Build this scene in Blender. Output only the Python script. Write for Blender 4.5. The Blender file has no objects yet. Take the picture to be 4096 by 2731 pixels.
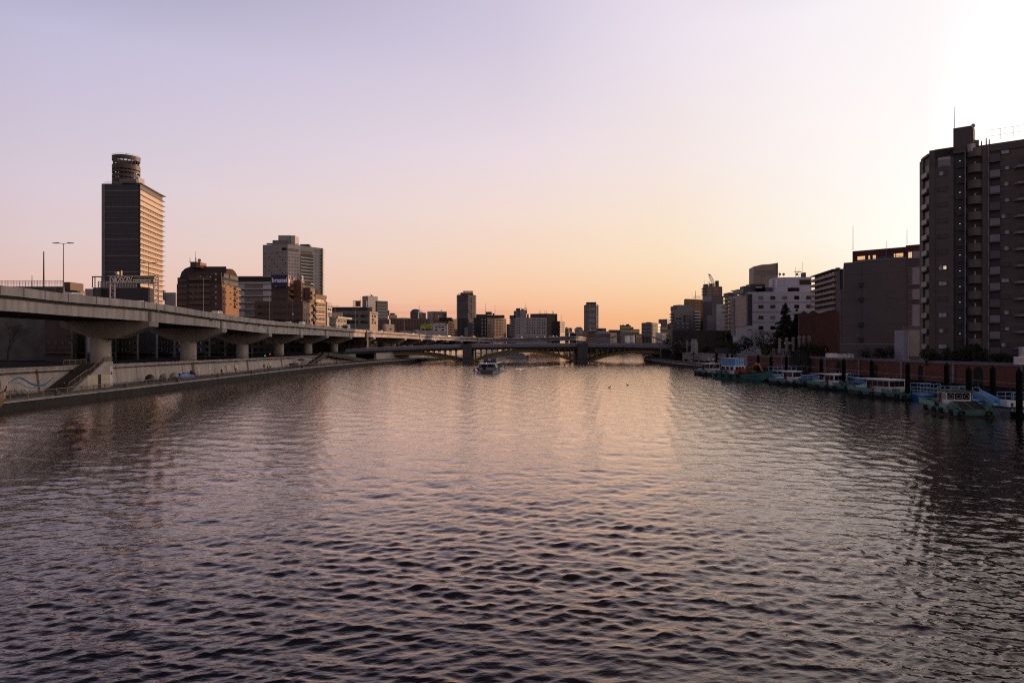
import bpy, math, random
import numpy as np
from mathutils import Vector

# ------------------------------------------------------------------ camera, sky, sun, exposure
S = bpy.context.scene
R = math.radians
random.seed(7)
F, H, CX, HY = 2731.0, 9.5, 2048.0, 1370.0        # focal length in photo pixels, eye height above the water, principal column, horizon row
cd = bpy.data.cameras.new("camera")
cam = bpy.data.objects.new("camera", cd)
S.collection.objects.link(cam)
cam.location = (0, 0, H)
cam.rotation_euler = (R(90), 0, 0)
cd.sensor_width = 36.0
cd.lens = 36.0 * F / 4096.0
cd.shift_y = (HY - 1365.5) / 4096.0
cd.clip_start = 0.5
cd.clip_end = 8000
S.camera = cam
S.view_settings.view_transform = 'Standard'
S.view_settings.look = 'None'
S.view_settings.exposure = 0.0
S.view_settings.gamma = 1.0
S.cycles.max_bounces = 6
S.cycles.diffuse_bounces = 3
S.cycles.glossy_bounces = 3
S.cycles.pixel_filter_type = 'BLACKMAN_HARRIS'
S.cycles.filter_width = 1.15
S.cycles.use_denoising = False
S.cycles.sample_clamp_indirect = 0.0
S.cycles.caustics_reflective = False
S.cycles.caustics_refractive = False

SUN_AZ, SUN_EL = 45.0, 1.8                        # degrees right of the view axis, above the horizon

def lin(r, g, b):
    f = lambda c: (c / 255 / 12.92) if c / 255 <= 0.04045 else ((c / 255 + 0.055) / 1.055) ** 2.4
    return (f(r), f(g), f(b))

w = bpy.data.worlds.new("World")
S.world = w
w.use_nodes = True
nt = w.node_tree
nt.nodes.clear()
def N(t, **k):
    n = nt.nodes.new(t)
    for a, b in k.items():
        setattr(n, a, b)
    return n
def MATH(op, a, b=None, clamp=False):
    n = N('ShaderNodeMath', operation=op, use_clamp=clamp)
    for i, x in enumerate((a, b)):
        if x is None:
            continue
        if isinstance(x, (int, float)):
            n.inputs[i].default_value = x
        else:
            nt.links.new(x, n.inputs[i])
    return n.outputs[0]
tc = N('ShaderNodeTexCoord')
sx = N('ShaderNodeSeparateXYZ')
nt.links.new(tc.outputs['Generated'], sx.inputs[0])
el = MATH('ARCSINE', sx.outputs[2])
pos = MATH('POWER', MATH('MAXIMUM', MATH('DIVIDE', el, math.pi / 2), 0.0), 0.5)
az = MATH('MULTIPLY', MATH('ARCTAN2', sx.outputs[0], sx.outputs[1]), 180 / math.pi)
def ramp(stops):
    n = N('ShaderNodeValToRGB')
    n.color_ramp.interpolation = 'CARDINAL' if len(stops) > 2 else 'LINEAR'
    n.color_ramp.interpolation = 'LINEAR'
    e = n.color_ramp.elements
    while len(e) > 1:
        e.remove(e[0])
    for i, (d, c) in enumerate(stops):
        p = (max(d, 0) / 90) ** 0.5
        k = e[0] if i == 0 else e.new(p)
        k.position = p
        k.color = (*(c if max(c) <= 4.0 and isinstance(c[0], float) else lin(*c)), 1)
    nt.links.new(pos, n.inputs[0])
    return n.outputs[0]
ZEN = (30, 32, 46)
SKY = [
 (-180, [(0, (130, 112, 116)), (6, (146, 128, 138)), (15, (150, 142, 158)), (32, (116, 113, 134)), (56, (60, 60, 78)), (90, ZEN)]),
 (-75,  [(0, (160, 118, 112)), (5, (165, 132, 132)), (12, (156, 140, 160)), (24, (120, 118, 146)), (40, (66, 66, 88)), (90, ZEN)]),
 (-34,  [(0, (216, 162, 146)), (2, (226, 181, 167)), (4.5, (231, 196, 187)), (7, (227, 204, 204)), (11.6, (219, 205, 217)), (21, (196, 191, 219)), (28, (150, 148, 180)), (38, (66, 66, 88)), (90, ZEN)]),
 (0,    [(0, (228, 158, 126)), (2.4, (246, 184, 147)), (4.5, (250, 204, 170)), (7, (249, 215, 190)), (10.4, (246, 222, 210)), (15.5, (237, 221, 228)), (24, (213, 204, 224)), (27.5, (208, 199, 221)), (33, (160, 152, 176)), (42, (74, 71, 90)), (90, ZEN)]),
 (13,   [(0, (240, 164, 114)), (2, (249, 190, 140)), (4, (252, 210, 169)), (7, (253, 227, 196)), (10, (252, 231, 210)), (14, (247, 232, 227)), (24, (238, 228, 240)), (27.5, (233, 223, 237)), (33, (180, 171, 188)), (43, (86, 81, 96)), (90, ZEN)]),
 (24,   [(0, (250, 196, 130)), (3, (255, 216, 162)), (5, (1.0, 0.83, 0.62)), (8, (1.0, 0.93, 0.82)), (16, (1.0, 0.925, 0.915)), (24, (0.955, 0.895, 0.94)), (33, (206, 196, 212)), (46, (96, 90, 104)), (90, ZEN)]),
 (31,   [(0, (1.1, 0.78, 0.48)), (3, (1.2, 0.98, 0.72)), (7, (1.12, 1.05, 0.95)), (14, (1.06, 1.0, 0.98)), (26, (0.99, 0.94, 0.965)), (36, (210, 200, 214)), (50, (100, 93, 106)), (90, ZEN)]),
 (40,   [(0, (1.8, 1.2, 0.70)), (3, (2.0, 1.55, 1.1)), (7, (1.8, 1.6, 1.38)), (14, (1.5, 1.4, 1.35)), (26, (1.06, 1.01, 1.02)), (40, (220, 211, 222)), (54, (105, 98, 110)), (90, ZEN)]),
 (54,   [(0, (2.4, 1.35, 0.70)), (4, (3.0, 1.95, 1.2)), (10, (2.4, 1.85, 1.45)), (20, (1.6, 1.4, 1.3)), (34, (1.0, 0.92, 0.92)), (54, (105, 98, 110)), (90, ZEN)]),
 (80,   [(0, (1.9, 1.1, 0.62)), (5, (2.2, 1.5, 1.0)), (14, (1.7, 1.35, 1.15)), (26, (1.0, 0.9, 0.92)), (40, (180, 172, 188)), (90, ZEN)]),
 (180,  [(0, (130, 112, 116)), (6, (146, 128, 138)), (15, (150, 142, 158)), (32, (116, 113, 134)), (56, (60, 60, 78)), (90, ZEN)]),
]
col = ramp(SKY[0][1])
for (a0, _), (a1, st) in zip(SKY[:-1], SKY[1:]):
    mr = N('ShaderNodeMapRange', interpolation_type='LINEAR')
    nt.links.new(az, mr.inputs[0])
    mr.inputs[1].default_value, mr.inputs[2].default_value = a0, a1
    mx = N('ShaderNodeMix', data_type='RGBA')
    nt.links.new(mr.outputs[0], mx.inputs[0])
    nt.links.new(col, mx.inputs[6])
    nt.links.new(ramp(st), mx.inputs[7])
    col = mx.outputs[2]
# thin cloud bank low over the far city
ns = N('ShaderNodeTexNoise')
mp = N('ShaderNodeMapping')
mp.inputs['Scale'].default_value = (5, 5, 60)
nt.links.new(tc.outputs['Generated'], mp.inputs[0])
nt.links.new(mp.outputs[0], ns.inputs[0])
ns.inputs['Scale'].default_value = 1.6
ns.inputs['Detail'].default_value = 5
eld = MATH('MULTIPLY', el, 180 / math.pi)
band = MATH('SUBTRACT', 1.0, MATH('ABSOLUTE', MATH('DIVIDE', MATH('SUBTRACT', eld, 2.3), 1.0)), clamp=True)
azm = MATH('SUBTRACT', 1.0, MATH('ABSOLUTE', MATH('DIVIDE', MATH('ADD', az, 8.0), 12.0)), clamp=True)
cl = MATH('MULTIPLY', MATH('MULTIPLY', MATH('MULTIPLY', band, azm), 1.1), MATH('MULTIPLY', MATH('SUBTRACT', ns.outputs[0], 0.38, True), 2.6), True)
mc = N('ShaderNodeMix', data_type='RGBA')
nt.links.new(cl, mc.inputs[0])
nt.links.new(col, mc.inputs[6])
mc.inputs[7].default_value = (*lin(214, 152, 136), 1)
col = mc.outputs[2]
sky = N('ShaderNodeTexSky', sky_type='NISHITA', sun_disc=False, sun_elevation=R(SUN_EL), sun_rotation=R(SUN_AZ))
sky.air_density, sky.dust_density = 1.2, 1.5
b1, b2, ad, out = N('ShaderNodeBackground'), N('ShaderNodeBackground'), N('ShaderNodeAddShader'), N('ShaderNodeOutputWorld')
nt.links.new(col, b1.inputs[0]); b1.inputs[1].default_value = 0.97
nt.links.new(sky.outputs[0], b2.inputs[0]); b2.inputs[1].default_value = 0.004
nt.links.new(b1.outputs[0], ad.inputs[0]); nt.links.new(b2.outputs[0], ad.inputs[1])
nt.links.new(ad.outputs[0], out.inputs[0])

sd = bpy.data.lights.new("sun", 'SUN')
sd.energy = 3.7
sd.angle = R(0.5)
sd.color = (1.0, 0.56, 0.29)
sun = bpy.data.objects.new("sun", sd)
S.collection.objects.link(sun)
sv = Vector((math.sin(R(SUN_AZ)) * math.cos(R(SUN_EL)), math.cos(R(SUN_AZ)) * math.cos(R(SUN_EL)), math.sin(R(SUN_EL))))
sun.rotation_euler = sv.to_track_quat('Z', 'Y').to_euler()
sun.location = (150, 100, 120)

# ------------------------------------------------------------------ materials
MATS = {}
def mat(name, rgb, rough=0.8, var=0.16, scale=0.35, streak=0.0, metal=0.0, spec=0.5, brick=None, bump=0.0, emit=None, tile=None):
    if name in MATS:
        return MATS[name]
    m = bpy.data.materials.new(name)
    m.use_nodes = True
    t = m.node_tree
    p = t.nodes['Principled BSDF']
    p.inputs['Roughness'].default_value = rough
    p.inputs['Metallic'].default_value = metal
    p.inputs['Specular IOR Level'].default_value = spec
    p.inputs['Base Color'].default_value = (*rgb, 1)
    geo = t.nodes.new('ShaderNodeNewGeometry')
    cur = None
    def mixc(fac, a, b):
        n = t.nodes.new('ShaderNodeMix'); n.data_type = 'RGBA'
        t.links.new(fac, n.inputs[0])
        for s_, v in ((6, a), (7, b)):
            if isinstance(v, tuple): n.inputs[s_].default_value = (*v, 1)
            else: t.links.new(v, n.inputs[s_])
        return n.outputs[2]
    def noise(sc, stretch=(1, 1, 1), det=5):
        n = t.nodes.new('ShaderNodeTexNoise')
        mp = t.nodes.new('ShaderNodeMapping')
        mp.inputs['Scale'].default_value = stretch
        t.links.new(geo.outputs['Position'], mp.inputs[0])
        t.links.new(mp.outputs[0], n.inputs[0])
        n.inputs['Scale'].default_value = sc
        n.inputs['Detail'].default_value = det
        mr = t.nodes.new('ShaderNodeMapRange')
        mr.inputs[1].default_value, mr.inputs[2].default_value = 0.32, 0.68
        t.links.new(n.outputs[0], mr.inputs[0])
        return mr.outputs[0]
    if var > 0:
        lo = tuple(c * (1 - var) for c in rgb)
        hi = tuple(min(c * (1 + var), 1) for c in rgb)
        cur = mixc(noise(scale), lo, hi)
        cur = mixc(noise(scale * 9), cur, tuple(c * (1 - var * 0.6) for c in rgb)) if False else cur
    if streak > 0:
        a = noise(0.9, (1, 1, 0.06))
        ml = t.nodes.new('ShaderNodeMath'); ml.operation = 'MULTIPLY'
        t.links.new(a, ml.inputs[0]); ml.inputs[1].default_value = streak
        cur = mixc(ml.outputs[0], cur if cur else rgb, tuple(c * 0.35 for c in rgb))
    if tile:
        # panel or tile joints: thin darker lines at a real spacing, from the position along the wall and the height
        tw, th = tile
        b = t.nodes.new('ShaderNodeTexBrick')
        s3 = t.nodes.new('ShaderNodeSeparateXYZ'); t.links.new(geo.outputs['Position'], s3.inputs[0])
        ad_ = t.nodes.new('ShaderNodeMath'); ad_.operation = 'ADD'
        t.links.new(s3.outputs[0], ad_.inputs[0]); t.links.new(s3.outputs[1], ad_.inputs[1])
        c3 = t.nodes.new('ShaderNodeCombineXYZ')
        t.links.new(ad_.outputs[0], c3.inputs[0]); t.links.new(s3.outputs[2], c3.inputs[1])
        t.links.new(c3.outputs[0], b.inputs[0])
        b.offset = 0.0 if tile[0] > 1 else 0.5
        b.inputs['Scale'].default_value = 1.0
        b.inputs['Brick Width'].default_value = tw
        b.inputs['Row Height'].default_value = th
        b.inputs['Mortar Size'].default_value = 0.035 if tw > 1 else 0.012
        cur = mixc(b.outputs[1], cur if cur else rgb, tuple(c * 0.55 for c in rgb))
    if cur:
        t.links.new(cur, p.inputs['Base Color'])
    if bump > 0:
        bn = t.nodes.new('ShaderNodeBump')
        bn.inputs['Strength'].default_value = bump
        bn.inputs['Distance'].default_value = 0.05
        t.links.new(noise(6), bn.inputs['Height'])
        t.links.new(bn.outputs[0], p.inputs['Normal'])
    if emit:
        p.inputs['Emission Color'].default_value = (*emit[0], 1)
        p.inputs['Emission Strength'].default_value = emit[1]
    MATS[name] = m
    return m

concrete = mat('pale concrete', (0.39, 0.35, 0.325), 0.85, 0.2, 0.22, streak=0.55)
wallcon = mat('flood wall concrete', (0.43, 0.38, 0.34), 0.88, 0.16, 0.16, streak=0.35, tile=(7.3, 9.0))
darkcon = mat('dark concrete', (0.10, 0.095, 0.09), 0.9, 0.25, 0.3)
asphalt = mat('asphalt', (0.05, 0.05, 0.05), 0.95, 0.15, 0.5, spec=0.1)
paving = mat('promenade paving', (0.16, 0.14, 0.125), 0.9, 0.2, 0.5)
soil = mat('city ground', (0.045, 0.043, 0.041), 1.0, 0.3, 0.05, spec=0.0)
quaymat = mat('weathered quay', (0.030, 0.026, 0.022), 0.9, 0.35, 0.4, streak=0.4)
stone = mat('grey ashlar', (0.10, 0.095, 0.092), 0.85, 0.2, 0.8, tile=(1.6, 0.7))
yellow = mat('ochre painted steel', (0.17, 0.12, 0.03), 0.6, 0.12, 0.4)
darksteel = mat('dark painted steel', (0.035, 0.032, 0.03), 0.55, 0.2)
brownrail = mat('brown painted railing', (0.24, 0.165, 0.11), 0.6, 0.1)
greysteel = mat('grey painted steel', (0.30, 0.30, 0.32), 0.5, 0.08)
white = mat('white paint', (0.78, 0.77, 0.76), 0.55, 0.05)
black = mat('black rubber', (0.015, 0.015, 0.016), 0.8, 0.1)
glass = mat('dark window glass', (0.012, 0.014, 0.018), 0.08, 0.0, spec=0.6)
paleglass = mat('curtained window', (0.22, 0.20, 0.19), 0.7, 0.25, 0.8, spec=0.1)

# ------------------------------------------------------------------ helpers
COL = S.collection
def tag(o, label, cat, group=None, kind=None):
    o['label'] = label
    o['category'] = cat
    if group: o['group'] = group
    if kind: o['kind'] = kind
    return o
def thing(name, label, cat, loc, rz=0, group=None):
    o = bpy.data.objects.new(name, None)
    o.empty_display_size = 0.5
    COL.objects.link(o)
    o.location = loc
    o.rotation_euler = (0, 0, rz)
    return tag(o, label, cat, group)
def origin(o):
    v = Vector((0, 0, 0))
    while o is not None:
        v = v + o.location
        o = o.parent
    return v
class MB:
    def __init__(s):
        s.v, s.f, s.mi, s.k = [], [], [], 0
    def add(s, vs, fs):
        n = len(s.v)
        s.v += [tuple(p) for p in vs]
        s.f += [tuple(n + i for i in q) for q in fs]
        s.mi += [s.k] * len(fs)
        return s
    def hexa(s, b, t):                             # two rings of the same length, bottom and top
        n = len(b)
        fs = [tuple(range(n - 1, -1, -1)), tuple(range(n, 2 * n))]
        fs += [(i, (i + 1) % n, n + (i + 1) % n, n + i) for i in range(n)]
        return s.add(list(b) + list(t), fs)
    def prism(s, poly, z0, z1):
        return s.hexa([(x, y, z0) for x, y in poly], [(x, y, z1) for x, y in poly])
    def box(s, x0, x1, y0, y1, z0, z1):
        return s.prism([(x0, y0), (x1, y0), (x1, y1), (x0, y1)], z0, z1)
    def obox(s, c, u, a, b, z0, z1):               # centre xy, unit direction, half sizes along and across
        ux, uy = u
        q = [(c[0] + ux * i - uy * j, c[1] + uy * i + ux * j) for i, j in ((-a, -b), (a, -b), (a, b), (-a, b))]
        return s.prism(q, z0, z1)
    def tube(s, p0, p1, r0, r1=None, n=8, cap=True):
        r1 = r0 if r1 is None else r1
        p0, p1 = Vector(p0), Vector(p1)
        d = (p1 - p0)
        if d.length < 1e-6: return s
        d.normalize()
        a = d.orthogonal().normalized()
        b = d.cross(a)
        ring = lambda p, r: [p + (a * math.cos(2 * math.pi * i / n) + b * math.sin(2 * math.pi * i / n)) * r for i in range(n)]
        return s.hexa(ring(p0, r0), ring(p1, r1))
    def lathe(s, c, prof, n=16):                   # prof: (radius, z) from bottom to top
        vs, fs = [], []
        for r, z in prof:
            vs += [(c[0] + r * math.cos(2 * math.pi * i / n), c[1] + r * math.sin(2 * math.pi * i / n), c[2] + z) for i in range(n)]
        for j in range(len(prof) - 1):
            for i in range(n):
                k = (i + 1) % n
                fs.append((j * n + i, j * n + k, (j + 1) * n + k, (j + 1) * n + i))
        fs.append(tuple(range(n - 1, -1, -1)))
        m = (len(prof) - 1) * n
        fs.append(tuple(range(m, m + n)))
        return s.add(vs, fs)
    def path(s, pts, r, n=6):
        for a, b in zip(pts[:-1], pts[1:]):
            s.tube(a, b, r, r, n)
        return s
    def build(s, name, mats, parent=None, smooth=False, at=None):
        o0 = origin(parent) if parent else (Vector(at) if at else Vector((0, 0, 0)))
        me = bpy.data.meshes.new(name)
        me.from_pydata([(x - o0[0], y - o0[1], z - o0[2]) for x, y, z in s.v], [], s.f)
        mats = mats if isinstance(mats, (list, tuple)) else [mats]
        for m in mats: me.materials.append(m)
        if len(mats) > 1:
            me.polygons.foreach_set('material_index', s.mi)
        if smooth:
            me.polygons.foreach_set('use_smooth', [True] * len(s.f))
        me.update()
        o = bpy.data.objects.new(name, me)
        COL.objects.link(o)
        if parent: o.parent = parent
        elif at: o.location = at
        return o
def put(name, me, loc, rz, parent=None):           # an object of its own on shared mesh data, at a world place
    o = bpy.data.objects.new(name, me)
    COL.objects.link(o)
    o.location = Vector(loc) - (origin(parent) if parent else Vector((0, 0, 0)))
    o.rotation_euler = (0, 0, rz)
    if parent: o.parent = parent
    return o
def dup(root, loc, rz=None, label=None, group=None):
    def cp(o, parent):
        c = o.copy()
        COL.objects.link(c)
        c.parent = parent
        for ch in list(o.children):
            if ch is not c: cp(ch, c)
        return c
    c = cp(root, None)
    c.location = loc
    if rz is not None: c.rotation_euler = (0, 0, rz)
    if label: c['label'] = label
    if group: c['group'] = group
    return c
def Xp(px, Y): return (px - CX) / F * Y
def Zp(py, Y): return H - (py - HY) / F * Y
def P(px, py, Y): return (Xp(px, Y), Y, Zp(py, Y))
GZ = 4.6                                           # street level behind the flood walls

# ------------------------------------------------------------------ river
def river():
    rows = [-60 + i * 3.0 for i in range(24)]
    y = 12.0
    while y < 1500:
        rows.append(y)
        y += min(max(y * y / 6488 * 0.75, 0.05), 1.3) if y < 430 else 12
    ys = np.array(rows)
    nc = 1200
    t = np.linspace(-1, 1, nc)
    half = np.abs(ys) * 0.80 + 22
    Xg = t[None, :] * half[:, None]
    Yg = np.repeat(ys[:, None], nc, 1)
    dy = np.gradient(ys)[:, None]
    dx = (2 * half / nc)[:, None]
    rng = np.random.default_rng(11)
    res = np.zeros_like(Xg); tot = 0.0
    Z = np.zeros_like(Xg); DX = np.zeros_like(Xg); DY = np.zeros_like(Xg)
    for i in range(100):
        lam = 0.18 * (4.9 / 0.18) ** ((i + rng.random()) / 100)
        k = 2 * math.pi / lam
        mean = (12 if i % 3 else -34) if lam < 3.5 else (-20 if i % 2 else 24)
        th = R(90 + mean + rng.normal(0, 34))
        kx, ky = k * math.cos(th), k * math.sin(th)
        slope = 0.021 * (1.8 if lam < 0.9 else (1.15 if lam < 1.8 else 0.66))
        slope *= 0.35 + 1.25 * rng.random()
        a = slope / k
        ph = kx * Xg + ky * Yg + rng.random() * 6.283
        att = np.clip(2.0 - 3.2 * np.maximum(np.abs(ky) * dy, np.abs(kx) * dx) / math.pi, 0, 1)
        tot += slope ** 2; res += (slope * att) ** 2
        # gusts: patches of rougher and calmer water
        env = 0.75 + 0.45 * np.sin(Xg * 0.05 * math.cos(i) + Yg * 0.043 * math.sin(i * 1.7) + i * 2.1)
        Z += a * att * env * np.cos(ph)
        q = 1.1 * a * att * env * np.sin(ph)
        DX -= q * math.cos(th); DY -= q * math.sin(th)
    far = np.clip((430 - Yg) / 60, 0, 1)
    chop = np.sqrt(np.clip(1 - res * far ** 2 / tot, 0, 1))   # share of the small waves the mesh is too coarse to carry; the bump carries it
    # gust patches and slicks: rougher and calmer stretches of water some tens of metres long
    gust = 0.98 + 0.16 * np.sin(Xg * .11 + Yg * .17 + 1.3) + 0.15 * np.sin(Xg * -.07 + Yg * .29 + np.sin(Xg * .09) * 1.5) + 0.13 * np.sin(Xg * .19 - Yg * .08 + 4) + 0.12 * np.sin(Yg * .52 + Xg * .21 + 2 * np.sin(Xg * .05))
    gust = np.clip(gust, .45, 1.5)
    Z *= gust; DX *= gust; DY *= gust
    # wash of the tour boat: short waves along its track
    ax, ay, bx_, by_ = 1.0, 243.0, 34.0, 300.0
    ux, uy = (bx_ - ax), (by_ - ay); ll = math.hypot(ux, uy); ux /= ll; uy /= ll
    al = (Xg - ax) * ux + (Yg - ay) * uy; ac = np.abs(-(Xg - ax) * uy + (Yg - ay) * ux)
    wd = np.clip(1 - ac / (3 + .07 * np.maximum(al, 0)), 0, 1) * np.clip(al / 4, 0, 1) * np.clip((75 - al) / 40, 0, 1)
    Z += .09 * wd * np.cos(al * 1.05 + 2.2 * np.sin(ac * .8)) * (1 + .5 * np.sin(al * .37))
    Z *= far
    co = np.stack([Xg + DX * far, Yg + DY * far, Z], -1).reshape(-1, 3)
    nr = len(ys)
    idx = np.arange(nr * nc).reshape(nr, nc)
    q = np.stack([idx[:-1, :-1], idx[:-1, 1:], idx[1:, 1:], idx[1:, :-1]], -1).reshape(-1, 4)
    me = bpy.data.meshes.new('river')
    me.vertices.add(len(co)); me.vertices.foreach_set('co', co.ravel())
    me.loops.add(q.size); me.loops.foreach_set('vertex_index', q.ravel().astype(np.int32))
    me.polygons.add(len(q))
    me.polygons.foreach_set('loop_start', np.arange(0, q.size, 4, dtype=np.int32))
    me.polygons.foreach_set('loop_total', np.full(len(q), 4, dtype=np.int32))
    me.polygons.foreach_set('use_smooth', np.ones(len(q), dtype=bool))
    me.update(calc_edges=True)
    at_ = me.attributes.new('chop', 'FLOAT', 'POINT')
    at_.data.foreach_set('value', chop.ravel().astype(np.float32))
    m = bpy.data.materials.new('river water')
    m.use_nodes = True
    tt = m.node_tree
    tt.nodes.clear()
    mo = tt.nodes.new('ShaderNodeOutputMaterial')
    mxs = tt.nodes.new('ShaderNodeMixShader')
    df = tt.nodes.new('ShaderNodeBsdfDiffuse'); df.inputs[0].default_value = (0.010, 0.011, 0.012, 1)
    gl = tt.nodes.new('ShaderNodeBsdfGlossy'); gl.inputs['Color'].default_value = (1.0, 0.88, 0.82, 1); gl.inputs['Roughness'].default_value = 0.03
    fr = tt.nodes.new('ShaderNodeFresnel'); fr.inputs['IOR'].default_value = 1.36
    fm = tt.nodes.new('ShaderNodeMath'); fm.operation = 'MULTIPLY_ADD'; fm.use_clamp = True
    fq = tt.nodes.new('ShaderNodeMath'); fq.operation = 'ADD'; fq.inputs[1].default_value = 1.30
    fm.inputs[2].default_value = -0.010
    tt.links.new(fr.outputs[0], fq.inputs[0]); tt.links.new(fq.outputs[0], fm.inputs[1])
    tt.links.new(fr.outputs[0], fm.inputs[0]); tt.links.new(fm.outputs[0], mxs.inputs[0])
    tt.links.new(df.outputs[0], mxs.inputs[1]); tt.links.new(gl.outputs[0], mxs.inputs[2]); tt.links.new(mxs.outputs[0], mo.inputs[0])
    geo = tt.nodes.new('ShaderNodeNewGeometry')
    prev = None
    ca = tt.nodes.new('ShaderNodeAttribute'); ca.attribute_name = 'chop'
    for sc, st, base, gain, dist, rot in ((0.75, (0.8, 1.4, 1), 0.0, 0.16, 0.20, 12), (1.9, (0.8, 1.5, 1), 0.14, 0.10, 0.07, -12), (4.2, (0.7, 1.5, 1), 0.5, 0.0, 0.022, -14), (11.0, (0.7, 1.4, 1), 0.38, -0.2, 0.008, 20)):
        mp = tt.nodes.new('ShaderNodeMapping')
        mp.inputs['Scale'].default_value = st
        mp.inputs['Rotation'].default_value = (0, 0, R(rot))
        tt.links.new(geo.outputs['Position'], mp.inputs[0])
        n = tt.nodes.new('ShaderNodeTexNoise')
        n.noise_dimensions = '2D'
        n.inputs['Scale'].default_value = sc
        n.inputs['Detail'].default_value = 2.5
        n.inputs['Distortion'].default_value = 0.5
        tt.links.new(mp.outputs[0], n.inputs[0])
        b = tt.nodes.new('ShaderNodeBump')
        sm = tt.nodes.new('ShaderNodeMath'); sm.operation = 'MULTIPLY_ADD'
        tt.links.new(ca.outputs['Fac'], sm.inputs[0]); sm.inputs[1].default_value = gain; sm.inputs[2].default_value = base
        tt.links.new(sm.outputs[0], b.inputs['Strength'])
        b.inputs['Distance'].default_value = dist
        tt.links.new(n.outputs[0], b.inputs['Height'])
        if prev: tt.links.new(prev, b.inputs['Normal'])
        prev = b.outputs[0]
    for q_ in (df, gl, fr): tt.links.new(prev, q_.inputs['Normal'])
    me.materials.append(m)
    o = bpy.data.objects.new('river', me)
    COL.objects.link(o)
    o['kind'] = 'structure'
river()

# ------------------------------------------------------------------ banks and ground
LQ = [(-70, 20), (-69.5, 95), (-68.5, 130), (-67.5, 176), (-66, 226), (-61, 276), (-53, 318), (-35, 399), (-20, 470), (-2, 560), (10, 640), (24, 770)]
LW = [(-78.6, 20), (-78.4, 110), (-78, 145), (-75.6, 190), (-72.5, 240), (-66, 290), (-63, 318), (-45, 399), (-31, 470), (-12, 560), (0, 640), (20, 772)]
RQ = [(74, 20), (70, 90), (69, 140), (68, 200), (67.5, 249), (65.5, 275), (66.5, 320), (68, 352), (82, 372), (92, 380), (110, 460), (140, 560), (180, 770)]
RW = [(107, 20), (90.5, 120), (87.7, 170), (81, 235), (74.9, 300), (80, 352), (100, 385), (118, 460), (148, 560), (184, 772)]
def flat(name, poly, z, m):
    mb = MB().add([(x, y, z) for x, y in poly], [tuple(range(len(poly)))])
    return mb.build(name, m)
def strip_between(mb, A, B, z):
    # sheet between two lines resampled over y
    ys = sorted(set([y for _, y in A] + [y for _, y in B]))
    ix = lambda L, y: float(np.interp(y, [q[1] for q in L], [q[0] for q in L]))
    vs, fs = [], []
    for y in ys: vs += [(ix(A, y), y, z), (ix(B, y), y, z)]
    for i in range(len(ys) - 1): fs.append((2 * i, 2 * i + 1, 2 * i + 3, 2 * i + 2))
    mb.add(vs, fs)
    return ys, ix
g = MB()
strip_between(g, [(-1800, 20), (-1800, 772)], LW, GZ)
strip_between(g, RW, [(1800, 20), (1800, 772)], GZ)
g.add([(-1800, 772, GZ), (1800, 772, GZ), (1800, 1800, GZ), (-1800, 1800, GZ)], [(0, 1, 2, 3)])
g.add([(20, 772, -1), (184, 772, -1), (184, 772, GZ), (20, 772, GZ)], [(0, 1, 2, 3)])
g.build('ground', soil)['kind'] = 'structure'
def promenade(Q, Wl, z, name, m):
    mb = MB()
    ys, ix = strip_between(mb, Q, Wl, z) if Q[0][0] > Wl[0][0] or True else None
    mb.k = 1
    vs, fs = [], []
    for y in ys: vs += [(ix(Q, y), y, -2.5), (ix(Q, y), y, z)]
    for i in range(len(ys) - 1): fs.append((2 * i, 2 * i + 1, 2 * i + 3, 2 * i + 2))
    mb.add(vs, fs)
    mb.k = 2                                        # pale kerb along the water, a real step
    vs, fs = [], []
    sg = -1 if Q[0][0] < 0 else 1
    for y in ys:
        x = ix(Q, y)
        vs += [(x - sg * 0.12, y, z - 0.14), (x - sg * 0.12, y, z + 0.12), (x + sg * 0.4, y, z + 0.12), (x + sg * 0.4, y, z + 0.004)]
    for i in range(len(ys) - 1):
        for j in range(3): fs.append((4 * i + j, 4 * i + j + 1, 4 * i + 5 + j, 4 * i + 4 + j))
    mb.add(vs, fs)
    o = mb.build(name, [m, quaymat, concrete])
    o['kind'] = 'structure'
PZ = 1.3
promenade(LQ, LW, PZ, 'promenade', paving)
promenade(RQ, RW, PZ, 'quay', mat('dark quay paving', (0.022, 0.021, 0.02), 1.0, 0.3, 0.4, spec=0.0))

def crom(pts, n):
    out = []
    pts = [Vector(p) for p in pts]
    for i in range(len(pts) - 1):
        p0 = pts[max(i - 1, 0)]; p1 = pts[i]; p2 = pts[i + 1]; p3 = pts[min(i + 2, len(pts) - 1)]
        for j in range(n):
            t = j / n
            out.append(0.5 * ((2 * p1) + (p2 - p0) * t + (2 * p0 - 5 * p1 + 4 * p2 - p3) * t * t + (3 * p1 - p0 - 3 * p2 + p3) * t ** 3))
    out.append(pts[-1])
    return out
def normals2(path):
    ns = []
    for i in range(len(path)):
        a, b = path[max(i - 1, 0)], path[min(i + 1, len(path) - 1)]
        d = Vector((b[0] - a[0], b[1] - a[1]))
        d.normalize()
        ns.append(Vector((-d.y, d.x)))             # left of the travel direction
    return ns
def sweep(mb, path, prof, zsel):
    # prof: (offset to the left, height key, dz); zsel(i, key) gives the height at ring i
    ns = normals2(path)
    m = len(prof)
    vs, fs = [], []
    for i, p in enumerate(path):
        for d, k, dz in prof:
            vs.append((p[0] + ns[i].x * d, p[1] + ns[i].y * d, zsel(i, k) + dz))
    for i in range(len(path) - 1):
        for j in range(m):
            k = (j + 1) % m
            fs.append((i * m + j, (i + 1) * m + j, (i + 1) * m + k, i * m + k))
    fs.append(tuple(range(m))); fs.append(tuple((len(path) - 1) * m + j for j in range(m - 1, -1, -1)))
    mb.add(vs, fs)

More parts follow.
